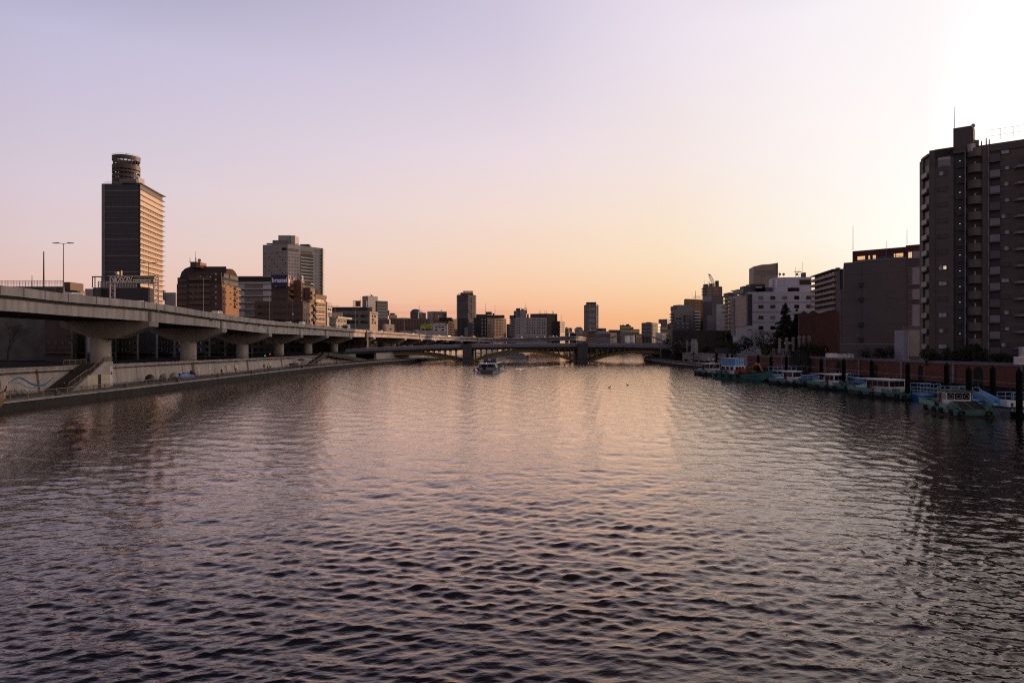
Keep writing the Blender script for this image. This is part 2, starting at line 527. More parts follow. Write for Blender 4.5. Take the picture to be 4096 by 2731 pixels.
# left flood wall, leaning back a little
def ltop(y): return float(np.interp(y, [20, 100, 145, 190, 240, 300], [5.6, 5.5, 5.15, 4.9, 4.7, 4.55]))
lw = crom([(x, y, 0) for x, y in LW if y < 300], 6)
lw = [p for p in lw if p[1] < 296]
fw = thing('flood_wall', 'long pale concrete flood wall behind the left riverside path with a painted blue wave', 'wall', (-78, 120, PZ))
m = MB(); sweep(m, lw, [(0.0, 'b', 0), (0.55, 't', 0), (1.5, 't', 0), (1.5, 'b', 0)], lambda i, k: PZ - 0.3 if k == 'b' else ltop(lw[i][1]))
m.build('wall', wallcon, fw)
m = MB(); sweep(m, lw, [(0.43, 't', -0.34), (0.43, 't', 0.06), (1.6, 't', 0.06), (1.6, 't', -0.34)], lambda i, k: ltop(lw[i][1]))
m.build('coping', concrete, fw)
m = MB(); sweep(m, lw, [(0.28, 't', -0.75), (0.28, 't', -0.65), (0.36, 't', -0.65), (0.36, 't', -0.75)], lambda i, k: ltop(lw[i][1]))
m.build('pipe', darksteel, fw)
def on_lwall(px, z, off=0.0):
    # the point of the left wall's face seen in column px, at height z
    for a, b in zip(lw[:-1], lw[1:]):
        pa, pb = CX + a[0] / a[1] * F, CX + b[0] / b[1] * F
        if pa <= px <= pb:
            t = (px - pa) / (pb - pa)
            t = t * a[1] / (b[1] + t * (a[1] - b[1])) if False else t
            x, y = a[0] + (b[0] - a[0]) * t, a[1] + (b[1] - a[1]) * t
            y2 = x / ((px - CX) / F)
            x = a[0] + (b[0] - a[0]) * (y2 - a[1]) / (b[1] - a[1])
            lean = 0.55 * (z - (PZ - 0.3)) / (ltop(y2) - PZ + 0.3)
            return (x - lean + off, y2, z)
    return (-78 + off, 100, z)
def ribbon(mb, pts, width, off):
    # a thin painted band on the wall through pixel points
    pts = crom([(a, b, 0) for a, b in pts], 6)
    top, bot = [], []
    for i, p in enumerate(pts):
        tt = i / (len(pts) - 1)
        hw = width * (0.25 + 0.75 * math.sin(math.pi * min(max(tt, 0.02), 0.98)))
        Y = 78 * F / (CX - p[0])
        zc = Zp(p[1], Y)
        top.append(on_lwall(p[0], zc + hw, off)); bot.append(on_lwall(p[0], zc - hw, off))
    n = len(top)
    mb.add(top + bot, [(i, i + 1, n + i + 1, n + i) for i in range(n - 1)])
m = MB(); ribbon(m, [(40, 1533), (78, 1512), (100, 1516), (125, 1533), (155, 1543), (185, 1537), (221, 1510)], 0.20, 0.02)
m.build('mural', mat('blue mural paint', (0.07, 0.13, 0.26), 0.8, 0.2), fw)
m = MB(); ribbon(m, [(42, 1532), (65, 1528), (90, 1535), (115, 1550), (140, 1552), (165, 1545)], 0.13, 0.024)
m.build('mural', mat('green mural paint', (0.17, 0.27, 0.28), 0.8, 0.2), fw)
m = MB(); ribbon(m, [(140, 1537), (165, 1528), (180, 1505), (192, 1484)], 0.28, 0.016)
ribbon(m, [(-2, 1522), (8, 1508), (20, 1494)], 0.25, 0.016)
m.build('mural', mat('pale blue mural paint', (0.25, 0.30, 0.40), 0.8, 0.2), fw)
m = MB()
for px, hw in ((158, 0.3), (8, .07), (472, .06), (553, .06), (627, .06), (288, .06), (735, .12), (780, .95), (862, .05), (995, .6), (1130, .5)):
    a, b = on_lwall(px, PZ, 0.02), on_lwall(px, ltop(on_lwall(px, PZ)[1]) - 0.3, 0.02)
    m.add([(a[0], a[1] - hw, a[2]), (a[0], a[1] + hw, a[2]), (b[0], b[1] + hw, b[2]), (b[0], b[1] - hw, b[2])], [(0, 1, 2, 3)])
m.build('joint', mat('stained joint', (0.13, 0.085, 0.05), 0.9, 0.4, 2.0), fw)
m = MB()
for px, a, b in ((843, 1462, 1482), (895, 1465, 1490), (800, 1468, 1490), (925, 1460, 1480), (955, 1458, 1478), (1090, 1448, 1464)):
    for q in ((a + b) / 2,):
        Y = on_lwall(px, 3)[1]
        z0, z1 = Zp(b, Y), Zp(a, Y)
        hw = {843: .5, 895: .8, 800: 1.0, 925: 2.6, 955: 2.2, 1090: 2.0}[px]
        p0, p1 = on_lwall(px, z0, 0.024), on_lwall(px, z1, 0.024)
        m.add([(p0[0], p0[1] - hw, z0), (p0[0], p0[1] + hw, z0), (p1[0], p1[1] + hw, z1), (p1[0], p1[1] - hw, z1)], [(0, 1, 2, 3)])
m.build('repair_patch', mat('cream repair paint', (0.50, 0.42, 0.30), 0.9, 0.1), fw)

# ------------------------------------------------------------------ elevated expressway
EX = [(-1100, 66, 16.6, 13.3), (-400, 79, 16.7, 13.4), (0, 93, None, 1242), (273, 107, None, 1261.5), (578, 130, None, 1283), (700, 142, None, 1295), (864, 163, None, 1309), (1055, 206, None, 1331),
      (1189, 250, None, 1337.5), (1289, 291, None, 1342), (1385, 330, None, 1346.6), (1490, 385, None, 1348), (1617, 440, None, 1353), (1700, 480, None, 1358), (1789, 528, None, 1362),
      (1900, 568, None, 1366), (1967, 580, None, 1369), (2050, 578, None, 1367.5), (2127, 568, None, 1365), (2220, 556, None, 1362.5), (2288, 548, None, 1361), (2318, 556, None, 1361.5), (2336, 585, None, 1362.5), (2345, 640, None, 1363)]
TOPS = [None, None, 1141.6, 1175, 1206, 1225, 1252, 1279, 1293, 1304, 1313.5, 1322, 1331, 1338, 1344, 1348.5, 1353, 1352, 1350, 1347, 1344, 1345, 1347, 1349]
ep = []
for (px, Y, zt, pb), pt in zip(EX, TOPS):
    ep.append((Xp(px, Y), Y, zt if zt else Zp(pt, Y)))
eb = [(q[0], q[1], (e[3] if e[3] < 60 else Zp(e[3], e[1]))) for q, e in zip(ep, EX)]
epath, ebot = crom(ep, 6), crom(eb, 6)
en = normals2(epath)
DW = 16.5
ex = thing('elevated_expressway', 'long pale concrete elevated expressway sweeping along the left bank on hammerhead piers', 'expressway', (-85, 200, GZ))
zs = lambda i, k: {'t': epath[i][2], 'b': ebot[i][2]}[k]
m = MB(); sweep(m, epath, [(0, 't', -1.3), (0, 't', 0), (0.32, 't', 0), (0.32, 't', -1.0), (0.32, 't', -1.3)], zs)
m.build('parapet', concrete, ex)
m = MB(); sweep(m, epath, [(DW, 't', -1.3), (DW - .3, 't', -1.3), (DW - .3, 't', 0), (DW, 't', 0)], zs)
m.build('parapet', concrete, ex)
m = MB(); sweep(m, epath, [(0.5, 'b', 0.0), (0.5, 't', -1.31), (1.3, 't', -1.31), (1.3, 'b', 0.0)], zs)
m.build('girder', concrete, ex)
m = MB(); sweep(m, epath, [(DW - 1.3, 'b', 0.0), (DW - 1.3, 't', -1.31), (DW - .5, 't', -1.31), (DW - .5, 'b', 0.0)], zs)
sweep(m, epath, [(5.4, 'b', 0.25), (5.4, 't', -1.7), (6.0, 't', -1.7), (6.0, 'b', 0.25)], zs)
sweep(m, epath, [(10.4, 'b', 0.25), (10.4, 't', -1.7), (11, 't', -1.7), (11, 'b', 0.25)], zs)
m.build('girder', darkcon, ex)  # inner girders darker than the outer, shade under the deck put into colour
m = MB(); sweep(m, epath, [(0.33, 't', -1.7), (0.33, 't', -1.02), (DW - .31, 't', -1.02), (DW - .31, 't', -1.7)], zs)
m.build('deck', asphalt, ex)
def deck_at(px, d=0.0):
    # point of the expressway d metres in from its river edge that is seen in column px, with its direction
    best = None
    for i in range(len(epath) - 1):
        a = (epath[i][0] + en[i].x * d, epath[i][1] + en[i].y * d)
        b = (epath[i + 1][0] + en[i + 1].x * d, epath[i + 1][1] + en[i + 1].y * d)
        pa, pb = CX + a[0] / a[1] * F, CX + b[0] / b[1] * F
        if pa <= px <= pb and pb > pa:
            t = (px - pa) / (pb - pa)
            t = t * a[1] / (t * a[1] + (1 - t) * b[1]) if b[1] > 0 else t
            x, y = a[0] + (b[0] - a[0]) * t, a[1] + (b[1] - a[1]) * t
            zt = epath[i][2] + (epath[i + 1][2] - epath[i][2]) * t
            zb = ebot[i][2] + (ebot[i + 1][2] - ebot[i][2]) * t
            return x, y, zt, zb, math.atan2(b[1] - a[1], b[0] - a[0])
    return best
# piers: round column under a hammerhead cap
for px, end in ((391, 585), (744, 893), (960, 1078), (1103, 1205), (1219, 1307), (1326, 1403), (1437, 1496), (1563, 1621), (1631, 1686), (1690, 1740), (1750, 1789), (1820, 1846), (1905, 1912), (1967, 1967)):
    q = deck_at(end, 0)
    if not q: continue
    x, y, zt, zb, hd = q
    d = (math.cos(hd), math.sin(hd))
    nn = (-d[1], d[0])
    if px == 391: x, y = x + d[0] * 2.2 - .0, y + d[1] * 2.2
    at = lambda o, s=0: (x + nn[0] * o + d[0] * s, y + nn[1] * o + d[1] * s)
    cz = zb - 3.35
    m = MB(); c = at(DW / 2 + (1.7 if px == 391 else 0))
    m.lathe((c[0], c[1], 0), [(1.82, GZ - 4 if px > 1500 else GZ - 1), (1.82, cz + 0.05)], 28)
    pier = m.build('pier', concrete, ex, smooth=False)
    for f_ in pier.data.polygons: f_.use_smooth = len(f_.vertices) == 4
    m = MB()
    prof = [(-0.35, zb - 1.05), (-0.35, zb - .02), (DW + .2, zb - .02), (DW + .2, zb - 1.05), (DW / 2 + 2.3, cz), (DW / 2 - 2.3, cz)]
    m.hexa([(*at(o, -1.7), z) for o, z in prof], [(*at(o, 1.7), z) for o, z in prof])
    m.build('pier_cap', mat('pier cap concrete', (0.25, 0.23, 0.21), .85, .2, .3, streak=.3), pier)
    m = MB(); m.obox(at(0.47), d, 0.55, 0.05, zb - .9, zt - 1.36)
    m.build('expansion_joint', darksteel, pier)
for i in range(0, len(epath) - 24, 2):
    if 85 < epath[i][1] < 480:
        p = epath[i]; n_ = en[i]
        m = MB()
        m.tube((p[0] - n_.x * .02, p[1] - n_.y * .02, p[2] - 1.28), (p[0] - n_.x * .02, p[1] - n_.y * .02, p[2] + .02), .05, n=4)
        m.build('parapet_joint', darkcon, ex)
for px in (846, 990, 1040, 1060, 1110, 1150, 1175, 1215, 1240, 1262, 1300, 1325, 1350, 1375):
    q = deck_at(px, 0)
    if not q: continue
    x, y, zt, zb, hd = q
    d = (math.cos(hd), math.sin(hd)); nn = (-d[1], d[0])
    m = MB()
    a = (x + nn[0] * .45, y + nn[1] * .45, zt - 1.75)
    b = (x - nn[0] * .25, y - nn[1] * .25, zt - 1.75)
    c = (b[0] + d[0] * 1.7, b[1] + d[1] * 1.7, zt - 1.75)
    m.path([a, b, c, (c[0], c[1], zt - 1.4)], .1, 6)
    m.build('drain_pipe', darksteel, ex)

# ------------------------------------------------------------------ arched road bridge across the river
BY = 338.0
br = thing('road_bridge', 'three span road bridge with ochre steel arches and grey stone piers crossing the river', 'bridge', (Xp(2098, BY), BY, 0))
def btop(px): return Zp(float(np.interp(px, [1380, 1462, 1600, 1750, 1900, 2100, 2300, 2500, 2684, 2800], [1397, 1393, 1387, 1381.5, 1377.5, 1375, 1374.5, 1376, 1381, 1385])), BY)
bx = list(range(1380, 2801, 20))
def ribbonx(mb, y0, y1, f0, f1):
    q = [(Xp(px, BY), f0(px), f1(px)) for px in bx]
    for (xa, a0, a1), (xb, b0, b1) in zip(q[:-1], q[1:]):
        mb.hexa([(xa, y0, a0), (xb, y0, b0), (xb, y1, b0), (xa, y1, a0)], [(xa, y0, a1), (xb, y0, b1), (xb, y1, b1), (xa, y1, a1)])
greyrail = mat('pale grey parapet steel', (0.25, 0.25, 0.27), .5, .15, 1.0)
m = MB(); ribbonx(m, BY, BY + .25, lambda p: btop(p) - 1.35, btop); m.build('parapet', greyrail, br)
m = MB(); ribbonx(m, BY + 21.7, BY + 22, lambda p: btop(p) - 1.35, btop); m.build('parapet', greyrail, br)
m = MB(); ribbonx(m, BY - .35, BY + 22.3, lambda p: btop(p) - 1.75, lambda p: btop(p) - 1.36); m.build('deck', darkcon, br)
m = MB(); ribbonx(m, BY + .4, BY + 21.6, lambda p: btop(p) - 2.6, lambda p: btop(p) - 1.76); m.build('girder', darksteel, br)
m = MB(); ribbonx(m, BY + 14.5, BY + 14.7, lambda p: btop(p) - 1.3, lambda p: btop(p) + .25); m.build('guard_rail', white, br)
m = MB()
for px in range(1384, 2800, 6):
    x = Xp(px, BY); z = btop(px)
    m.box(x - .09, x + .09, BY - .06, BY, z - 1.3, z - .15)
m.build('baluster', mat('darker parapet steel', (0.16, 0.16, 0.18), .6, .1), br)['kind'] = 'stuff'  # upright bars in a darker grey than the parapet behind them
m = MB(); ribbonx(m, BY - .1, BY + .3, lambda p: btop(p) + .003, lambda p: btop(p) + .13); m.build('handrail', greysteel, br)
for c, wd in ((1868.5, 35), (2330, 40)):
    x0, x1 = Xp(c - wd / 2, BY), Xp(c + wd / 2, BY)
    m = MB()
    m.box(x0, x1, BY - 1.5, BY + 23.5, .55, btop(c) - .9)
    m.box(x0 - .35, x1 + .35, BY - 1.9, BY + 23.9, -3, .55)
    for s_ in range(9):                            # rounded cutwater arch on the front
        a0, a1 = math.pi * s_ / 9, math.pi * (s_ + 1) / 9
        xc = (x0 + x1) / 2
        m.hexa([(xc + 1.7 * math.cos(a0), BY - 1.8, .9 + 1.4 * math.sin(a0)), (xc + 1.7 * math.cos(a1), BY - 1.8, .9 + 1.4 * math.sin(a1)), (xc + 1.4 * math.cos(a1), BY - 1.8, .9 + 1.1 * math.sin(a1)), (xc + 1.4 * math.cos(a0), BY - 1.8, .9 + 1.1 * math.sin(a0))],
               [(xc + 1.7 * math.cos(a0), BY - 1.5, .9 + 1.4 * math.sin(a0)), (xc + 1.7 * math.cos(a1), BY - 1.5, .9 + 1.4 * math.sin(a1)), (xc + 1.4 * math.cos(a1), BY - 1.5, .9 + 1.1 * math.sin(a1)), (xc + 1.4 * math.cos(a0), BY - 1.5, .9 + 1.1 * math.sin(a0))])
    m.build('pier', stone, br)
    m = MB(); m.box(x0 - .1, x1 + .1, BY - 1.7, BY + .9, btop(c) - .898, btop(c) + .25); m.build('pier_balcony', stone, br)
for c0, c1 in ((1425, 1851), (1886, 2310), (2350, 2770)):
    mid, half = (c0 + c1) / 2, (c1 - c0) / 2
    zc = lambda px: Zp(1441, BY) + (btop(mid) - 2.75 - Zp(1441, BY)) * (1 - ((px - mid) / half) ** 2)
    for r_, yy in enumerate((BY + .5, BY + 7, BY + 14, BY + 20.8)):
        m = MB()
        n_ = 30
        pts = [(Xp(c0 + (c1 - c0) * i / n_, BY), zc(c0 + (c1 - c0) * i / n_)) for i in range(n_ + 1)]
        for (xa, za), (xb, zb_) in zip(pts[:-1], pts[1:]):
            m.hexa([(xa, yy, za - 1.5), (xb, yy, zb_ - 1.5), (xb, yy + .7, zb_ - 1.5), (xa, yy + .7, za - 1.5)], [(xa, yy, za), (xb, yy, zb_), (xb, yy + .7, zb_), (xa, yy + .7, za)])
            m.hexa([(xa, yy - .18, za - .16), (xb, yy - .18, zb_ - .16), (xb, yy, zb_ - .16), (xa, yy, za - .16)], [(xa, yy - .18, za), (xb, yy - .18, zb_), (xb, yy, zb_), (xa, yy, za)])
            m.hexa([(xa, yy - .18, za - 1.5), (xb, yy - .18, zb_ - 1.5), (xb, yy, zb_ - 1.5), (xa, yy, za - 1.5)], [(xa, yy - .18, za - 1.34), (xb, yy - .18, zb_ - 1.34), (xb, yy, zb_ - 1.34), (xa, yy, za - 1.34)])
        m.build('arch_rib', yellow if r_ == 0 else mat('rear rib ochre steel', (0.2, 0.15, 0.035), .6), br)  # rear ribs get a slightly lighter ochre than the front rib
        px = c0 + 14
        while px < c1 - 8:
            z0, z1 = zc(px) - .1, btop(px) - 2.6
            if z1 - z0 > .5 and r_ < 2:
                x = Xp(px, BY)
                m = MB(); m.box(x - .2, x + .2, yy + .1, yy + .6, z0, z1 + .05)
                m.hexa([(x - .2, yy + .12, z1 - .5), (x + .2, yy + .12, z1 - .5), (x + .2, yy + .58, z1 - .5), (x - .2, yy + .58, z1 - .5)], [(x - .7, yy + .12, z1 + .02), (x + .7, yy + .12, z1 + .02), (x + .7, yy + .58, z1 + .02), (x - .7, yy + .58, z1 + .02)])
                m.build('spandrel_column', yellow, br)
            px += 22.5
m = MB(); m.box(Xp(2641, BY), Xp(2770, BY), BY - 1.2, BY + 24, -1, btop(2700) - 1.77)
m.build('abutment', darkcon, br)
m = MB(); m.box(Xp(1395, BY), Xp(1462, BY), BY - 1.2, BY + 24, -1, btop(1430) - 1.77)
m.build('abutment', darkcon, br)

# ------------------------------------------------------------------ building kit
class Face:
    # a wall plane from A to B (left to right as seen), both (x, y)
    def __init__(s, A, B, z0, z1):
        s.A, s.B, s.z0, s.z1 = Vector(A), Vector(B), z0, z1
        s.L = (s.B - s.A).length
        s.u = (s.B - s.A) / s.L
        s.n = Vector((s.u.y, -s.u.x))
        s.ang = math.atan2(s.u.y, s.u.x)
    def at(s, px):                                  # distance along the wall of the point seen in column px
        k = (px - CX) / F
        den = s.u.x - k * s.u.y
        return (k * s.A.y - s.A.x) / den
    def pt(s, d, off=0.0):
        return s.A + s.u * d + s.n * off
    def z(s, py, px):
        return Zp(py, s.pt(s.at(px)).y)
class Bld: pass
def bld(name, label, cat, A, B, C, ytop, m, zb=None, coping=None, group=None, ycop=None, ref=None):
    # A, B, C: (column, depth) of three ground corners left to right as seen; ytop: row of the roof line at B (or at ref column/depth)
    zb = GZ - 0.3 if zb is None else zb
    a, b, c = [Vector((Xp(*q), q[1])) for q in (A, B, C)]
    d = a + c - b
    zt = Zp(ytop, ref if ref else B[1])
    o = Bld()
    o.root = thing(name, label, cat, (b.x, b.y, zb), group=group)
    poly = [tuple(a), tuple(b), tuple(c), tuple(d)]
    mb = MB(); mb.prism(poly, zb, zt)
    o.wall = mb.build('wall', m, o.root)
    o.f1, o.f2 = Face(a, b, zb, zt), Face(b, c, zb, zt)
    o.zt, o.zb, o.poly, o.mat = zt, zb, poly, m
    if coping:
        cen = (a + c) / 2
        big = [tuple(cen + (Vector(p) - cen) * (1 + .25 / max((Vector(p) - cen).length, 1))) for p in poly]
        mb = MB(); mb.prism(big, zt - .45, zt + .18)
        mb.build('coping', coping, o.root)
    return o
WM = {}
def winmesh(w, h, style):
    key = (round(w, 1), round(h, 1), style)
    if key in WM: return WM[key]
    w, h = max(key[0], .2), max(key[1], .2)
    mb = MB()
    t = min(.09, w * .12, h * .12)
    fr = WSTYLE[style][0]; gl = WSTYLE[style][1]; pal = WSTYLE[style][2]; nm = WSTYLE[style][3]
    # frame bars proud of the wall, panes set back between them
    for x0, x1, z0, z1 in ((-w / 2, w / 2, -h / 2, -h / 2 + t), (-w / 2, w / 2, h / 2 - t, h / 2), (-w / 2, -w / 2 + t, -h / 2 + t, h / 2 - t), (w / 2 - t, w / 2, -h / 2 + t, h / 2 - t)):
        mb.box(x0, x1, -.11, .02, z0, z1)
    n = nm if nm > 0 else max(1, int(round(w / 1.3)))
    for i in range(1, n):
        x = -w / 2 + w * i / n
        mb.box(x - t * .35, x + t * .35, -.09, -.02, -h / 2 + t, h / 2 - t)
    for i in range(n):
        mb.k = 1 if (i + int(w * 7)) % 3 or not pal else 2
        xa, xb = -w / 2 + w * i / n + t * .3, -w / 2 + w * (i + 1) / n - t * .3
        mb.box(xa, xb, -.05, .02, -h / 2 + t * .8, h / 2 - t * .8)
    me = bpy.data.meshes.new('window')
    me.from_pydata(mb.v, [], mb.f)
    for q in (fr, gl, pal or gl): me.materials.append(q)
    me.polygons.foreach_set('material_index', mb.mi)
    me.update()
    WM[key] = me
    return me
frame_dark = mat('dark window frame', (0.03, 0.03, 0.032), .5, .05)
frame_pale = mat('pale window frame', (0.36, 0.34, 0.32), .8, .05, spec=.1)
warmlamp = mat('lit room', (0.8, 0.6, 0.35), .6, 0, emit=((1.0, .72, .40), 0.75))
coolcurtain = mat('pale curtain', (0.45, 0.44, 0.47), .6, .1)
goldglass = mat('gold glint glass', (0.40, 0.27, 0.12), .3, 0, metal=.8)  # gold of the low sun put into the glass colour
WSTYLE = {'dark': (frame_dark, glass, None, 0), 'mix': (frame_dark, glass, coolcurtain, 2), 'pale': (frame_pale, glass, paleglass, 0), 'hole': (frame_dark, glass, None, 1),
          'blind': (frame_pale, paleglass, None, 1), 'slot': (frame_dark, glass, None, 1), 'gold': (frame_dark, goldglass, None, 0), 'lit': (frame_dark, warmlamp, None, 2), 'white': (frame_pale, coolcurtain, None, 1)}
def win(root, face, d, z, w, h, style='dark', name='window', off=0.0):
    p = face.pt(d, off)
    return put(name, winmesh(w, h, style), (p.x, p.y, z), face.ang, root)
def grid(root, face, cols, rows, wpx, hpx, ref=None, style='dark', name='window', skip=None, off=0.0):
    # windows at pixel columns and rows (rows measured at column ref); sizes in pixels there
    ref = cols[0] if ref is None else ref
    for r_, py in enumerate(rows):
        z = face.z(py, ref)
        h = hpx / F * face.pt(face.at(ref)).y
        for c_, px in enumerate(cols):
            if skip and skip(r_, c_): continue
            d = face.at(px)
            wv = abs(face.at(px + wpx / 2) - face.at(px - wpx / 2)) if wpx > 0 else -wpx
            st = style(r_, c_) if callable(style) else style
            win(root, face, d, z, wv, h, st, name, off)
def strip(root, name, face, px0, px1, py0, py1, out, m, ref=None, back=0.0, z=None):
    # a band, slab or box along a wall between two columns, from row py0 down to py1, standing out from it
    ref = px0 if ref is None else ref
    z1, z0 = (face.z(py0, ref), face.z(py1, ref)) if z is None else z
    d0, d1 = face.at(px0), face.at(px1)
    q = [face.pt(d0, out), face.pt(d1, out), face.pt(d1, -back), face.pt(d0, -back)]
    return MB().prism([tuple(p) for p in q], z0, z1).build(name, m, root)
def rbox(root, name, px0, px1, py0, py1, Y, depth, m):
    return MB().box(Xp(px0, Y), Xp(px1, Y), Y, Y + depth, Zp(py1, Y), Zp(py0, Y)).build(name, m, root)
def pole(root, name, px, py0, py1, Y, r, m=None):
    x = Xp(px, Y)
    return MB().tube((x, Y, Zp(py1, Y)), (x, Y, Zp(py0, Y)), r, r * .6, 6).build(name, m or darksteel, root)
def dish(root, px, py, Y, r, m=None, rz=0):
    x, y, z = P(px, py, Y)
    mb = MB()
    n = 14
    vs, fs = [], []
    for k, (rr, dp) in enumerate(((0.02, .25), (.5, .12), (1, 0), (1, .06))):
        vs += [(x + rr * r * math.cos(6.283 * i / n), y + dp * r, z + rr * r * math.sin(6.283 * i / n)) for i in range(n)]
    for k in range(3):
        for i in range(n):
            fs.append((k * n + i, k * n + (i + 1) % n, (k + 1) * n + (i + 1) % n, (k + 1) * n + i))
    mb.add(vs, fs)
    mb.tube((x, y + .25 * r, z), (x, y + .3 * r, z - r * 1.6), .08, n=5)
    return mb.build('dish_antenna', m or greysteel, root)
def rows(a, b, n): return [a + (b - a) * i / (n - 1) for i in range(n)] if n > 1 else [a]
def text(root, name, body, face, px, py, hpx, m, off=.06, wpx=None, top_thing=None):
    # raised lettering on a wall, its left end at column px, its centre at row py
    cu = bpy.data.curves.new(name, 'FONT')
    cu.body = body
    cu.size = 1.0
    cu.extrude = 0.02
    cu.offset = 0.018
    cu.align_y = 'CENTER'
    t = bpy.data.objects.new(name, cu)
    COL.objects.link(t)
    bpy.context.view_layer.update()
    me = bpy.data.meshes.new_from_object(t.evaluated_get(bpy.context.evaluated_depsgraph_get()))
    bpy.data.objects.remove(t)
    if not len(me.vertices): return None
    co = np.empty(len(me.vertices) * 3); me.vertices.foreach_get('co', co); co = co.reshape(-1, 3)
    d = face.at(px)
    Y = face.pt(d).y
    hh = hpx / F * Y
    wid = (face.at(px + wpx) - d) if wpx else None
    sx_ = wid / (co[:, 0].max() - co[:, 0].min()) if wid else hh
    sy_ = hh / (co[:, 1].max() - co[:, 1].min()) if wid else hh
    out = np.stack([(co[:, 0] - co[:, 0].min()) * sx_, -co[:, 2] * 2, (co[:, 1] - (co[:, 1].max() + co[:, 1].min()) / 2) * sy_], -1)
    me.vertices.foreach_set('co', out.ravel())
    me.materials.clear(); me.materials.append(m)
    me.update()
    p = face.pt(d, off)
    return put(name, me, (p.x, p.y, face.z(py, px)), face.ang, root)

# wall finishes
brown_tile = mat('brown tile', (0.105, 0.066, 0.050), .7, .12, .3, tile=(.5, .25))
brown_lit = mat('sunlit reddish brown tile', (0.20, 0.115, 0.08), .75, .12, .3, tile=(.5, .25))  # lighter copy of the brown tile, sunlight put into its colour
orange_brick = mat('sunlit orange brown brick', (0.27, 0.125, 0.055), .8, .14, .4, tile=(.5, .25))  # evening sun put into the brick colour of sides that catch it
darkgrey = mat('dark grey cladding', (0.075, 0.073, 0.078), .65, .1, .2, tile=(3.2, 3.2))
midgrey = mat('mid grey cladding', (0.16, 0.158, 0.168), .7, .1, .2, tile=(3.0, 3.0))
lightgrey = mat('light grey panels', (0.30, 0.29, 0.30), .75, .08, .15, tile=(4.0, 3.0))
palegrey = mat('pale grey render', (0.42, 0.41, 0.41), .8, .1, .15, streak=.15)
whitewall = mat('white panels', (0.52, 0.51, 0.55), .6, .06, .2, tile=(2.6, 1.3))
beige = mat('beige render', (0.36, 0.30, 0.25), .85, .12, .2, streak=.2)
salmon = mat('salmon spandrel panels', (0.46, 0.35, 0.29), .5, .06, .2)
black_wall = mat('near black cladding', (0.03, 0.03, 0.033), .5, .15)
redbrick = mat('dark red brick', (0.10, 0.045, 0.04), .85, .14, .5, tile=(.5, .25))
slab = mat('pale balcony concrete', (0.40, 0.385, 0.37), .8, .1, .3)
blind_m = mat('glass curtain wall', (0.02, 0.021, 0.025), .15, .25, .25, spec=.5)
balc_dark = mat('brown balcony concrete', (0.13, 0.095, 0.075), .8, .12)

# ================================================================== LEFT BANK
# --- tall office tower with a drum on top
t = bld('office_tower', 'tall dark glass tower with a round drum on top and sunshades down its lit side', 'building', (408, 480), (561, 480), (650, 522), 735, black_wall)
strip(t.root, 'corner_pilaster', t.f1, 408, 421, 736, 1200, .5, midgrey)
for i in range(26):
    y = 742 + i * 21.6
    strip(t.root, 'floor_glazing', t.f1, 424, 553, y + 1.5, y + 20, .12, blind_m)
    strip(t.root, 'floor_band', t.f1, 421, 556, y - 1.8, y + 1.8, .5, midgrey if i % 3 == 1 else darkgrey)
for px in (470, 510):
    strip(t.root, 'mullion', t.f1, px, px + 1.5, 750, 1200, .3, darkgrey)
side = mat('sunlit gold glazing', (0.36, 0.27, 0.19), .5, .15, 1.0, spec=.2)  # sun sheen on the lit side put into the glazing colour
fins = mat('dark sunshade', (0.06, 0.05, 0.05), .5, .1)
for i in range(23):
    ya = 758 + i * 21.6                             # row at the front corner
    d1 = t.f2.L
    z1 = t.f2.z(ya, 561.5)
    if i >= 3:
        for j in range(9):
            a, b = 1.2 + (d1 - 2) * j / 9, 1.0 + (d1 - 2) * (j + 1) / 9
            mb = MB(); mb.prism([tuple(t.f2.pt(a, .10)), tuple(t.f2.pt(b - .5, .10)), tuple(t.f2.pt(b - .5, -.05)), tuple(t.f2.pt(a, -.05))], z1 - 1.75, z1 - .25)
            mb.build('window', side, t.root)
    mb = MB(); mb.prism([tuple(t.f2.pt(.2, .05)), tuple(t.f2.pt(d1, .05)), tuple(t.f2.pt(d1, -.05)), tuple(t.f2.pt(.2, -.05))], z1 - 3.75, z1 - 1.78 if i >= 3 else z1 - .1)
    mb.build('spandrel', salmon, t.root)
    q = [t.f2.pt(-.3, .9), t.f2.pt(d1 * .75, .9), t.f2.pt(d1 + 1.2, 1.7), t.f2.pt(d1 + .3, -.1), t.f2.pt(-.3, -.1)]
    mb = MB(); mb.prism([tuple(p) for p in q], z1 - .12, z1 + .22)
    mb.build('sunshade', fins, t.root)
q = [t.f2.pt(-.5, 1.2), t.f2.pt(d1 * .75, 1.3), t.f2.pt(d1 + 1.4, 2.0), t.f2.pt(d1 + .5, -12), t.f2.pt(-.5, -12)]
MB().prism([tuple(p) for p in q], t.zt - .2, t.zt + .5).build('roof_edge', fins, t.root)
cx, cy, rr = Xp(505, 500), 500, 50 * 500 / F
crown = thing
z0, z1 = t.zt, Zp(623, 491)
mb = MB()
mb.lathe((cx, cy, 0), [(rr * .55, z0), (rr * .55, z1 - 6)], 24)
drum = mb.build('drum_core', black_wall, t.root)
ringm = mat('bronze drum cladding', (0.055, 0.038, 0.032), .5, .5, 1.2)
for ya, yb in ((623, 640), (658, 676), (681, 690), (697, 709), (714, 736)):
    za, zb_ = Zp(yb, 495), Zp(ya, 495)
    mb = MB(); n = 36
    ring = lambda r_: [(cx + r_ * math.cos(6.2832 * i / n), cy + r_ * math.sin(6.2832 * i / n)) for i in range(n)]
    o_, i_ = ring(rr), ring(rr * .93)
    for i in range(n):
        k = (i + 1) % n
        mb.prism([o_[i], o_[k], i_[k], i_[i]], za, zb_)
    mb.build('drum_ring', ringm, drum)
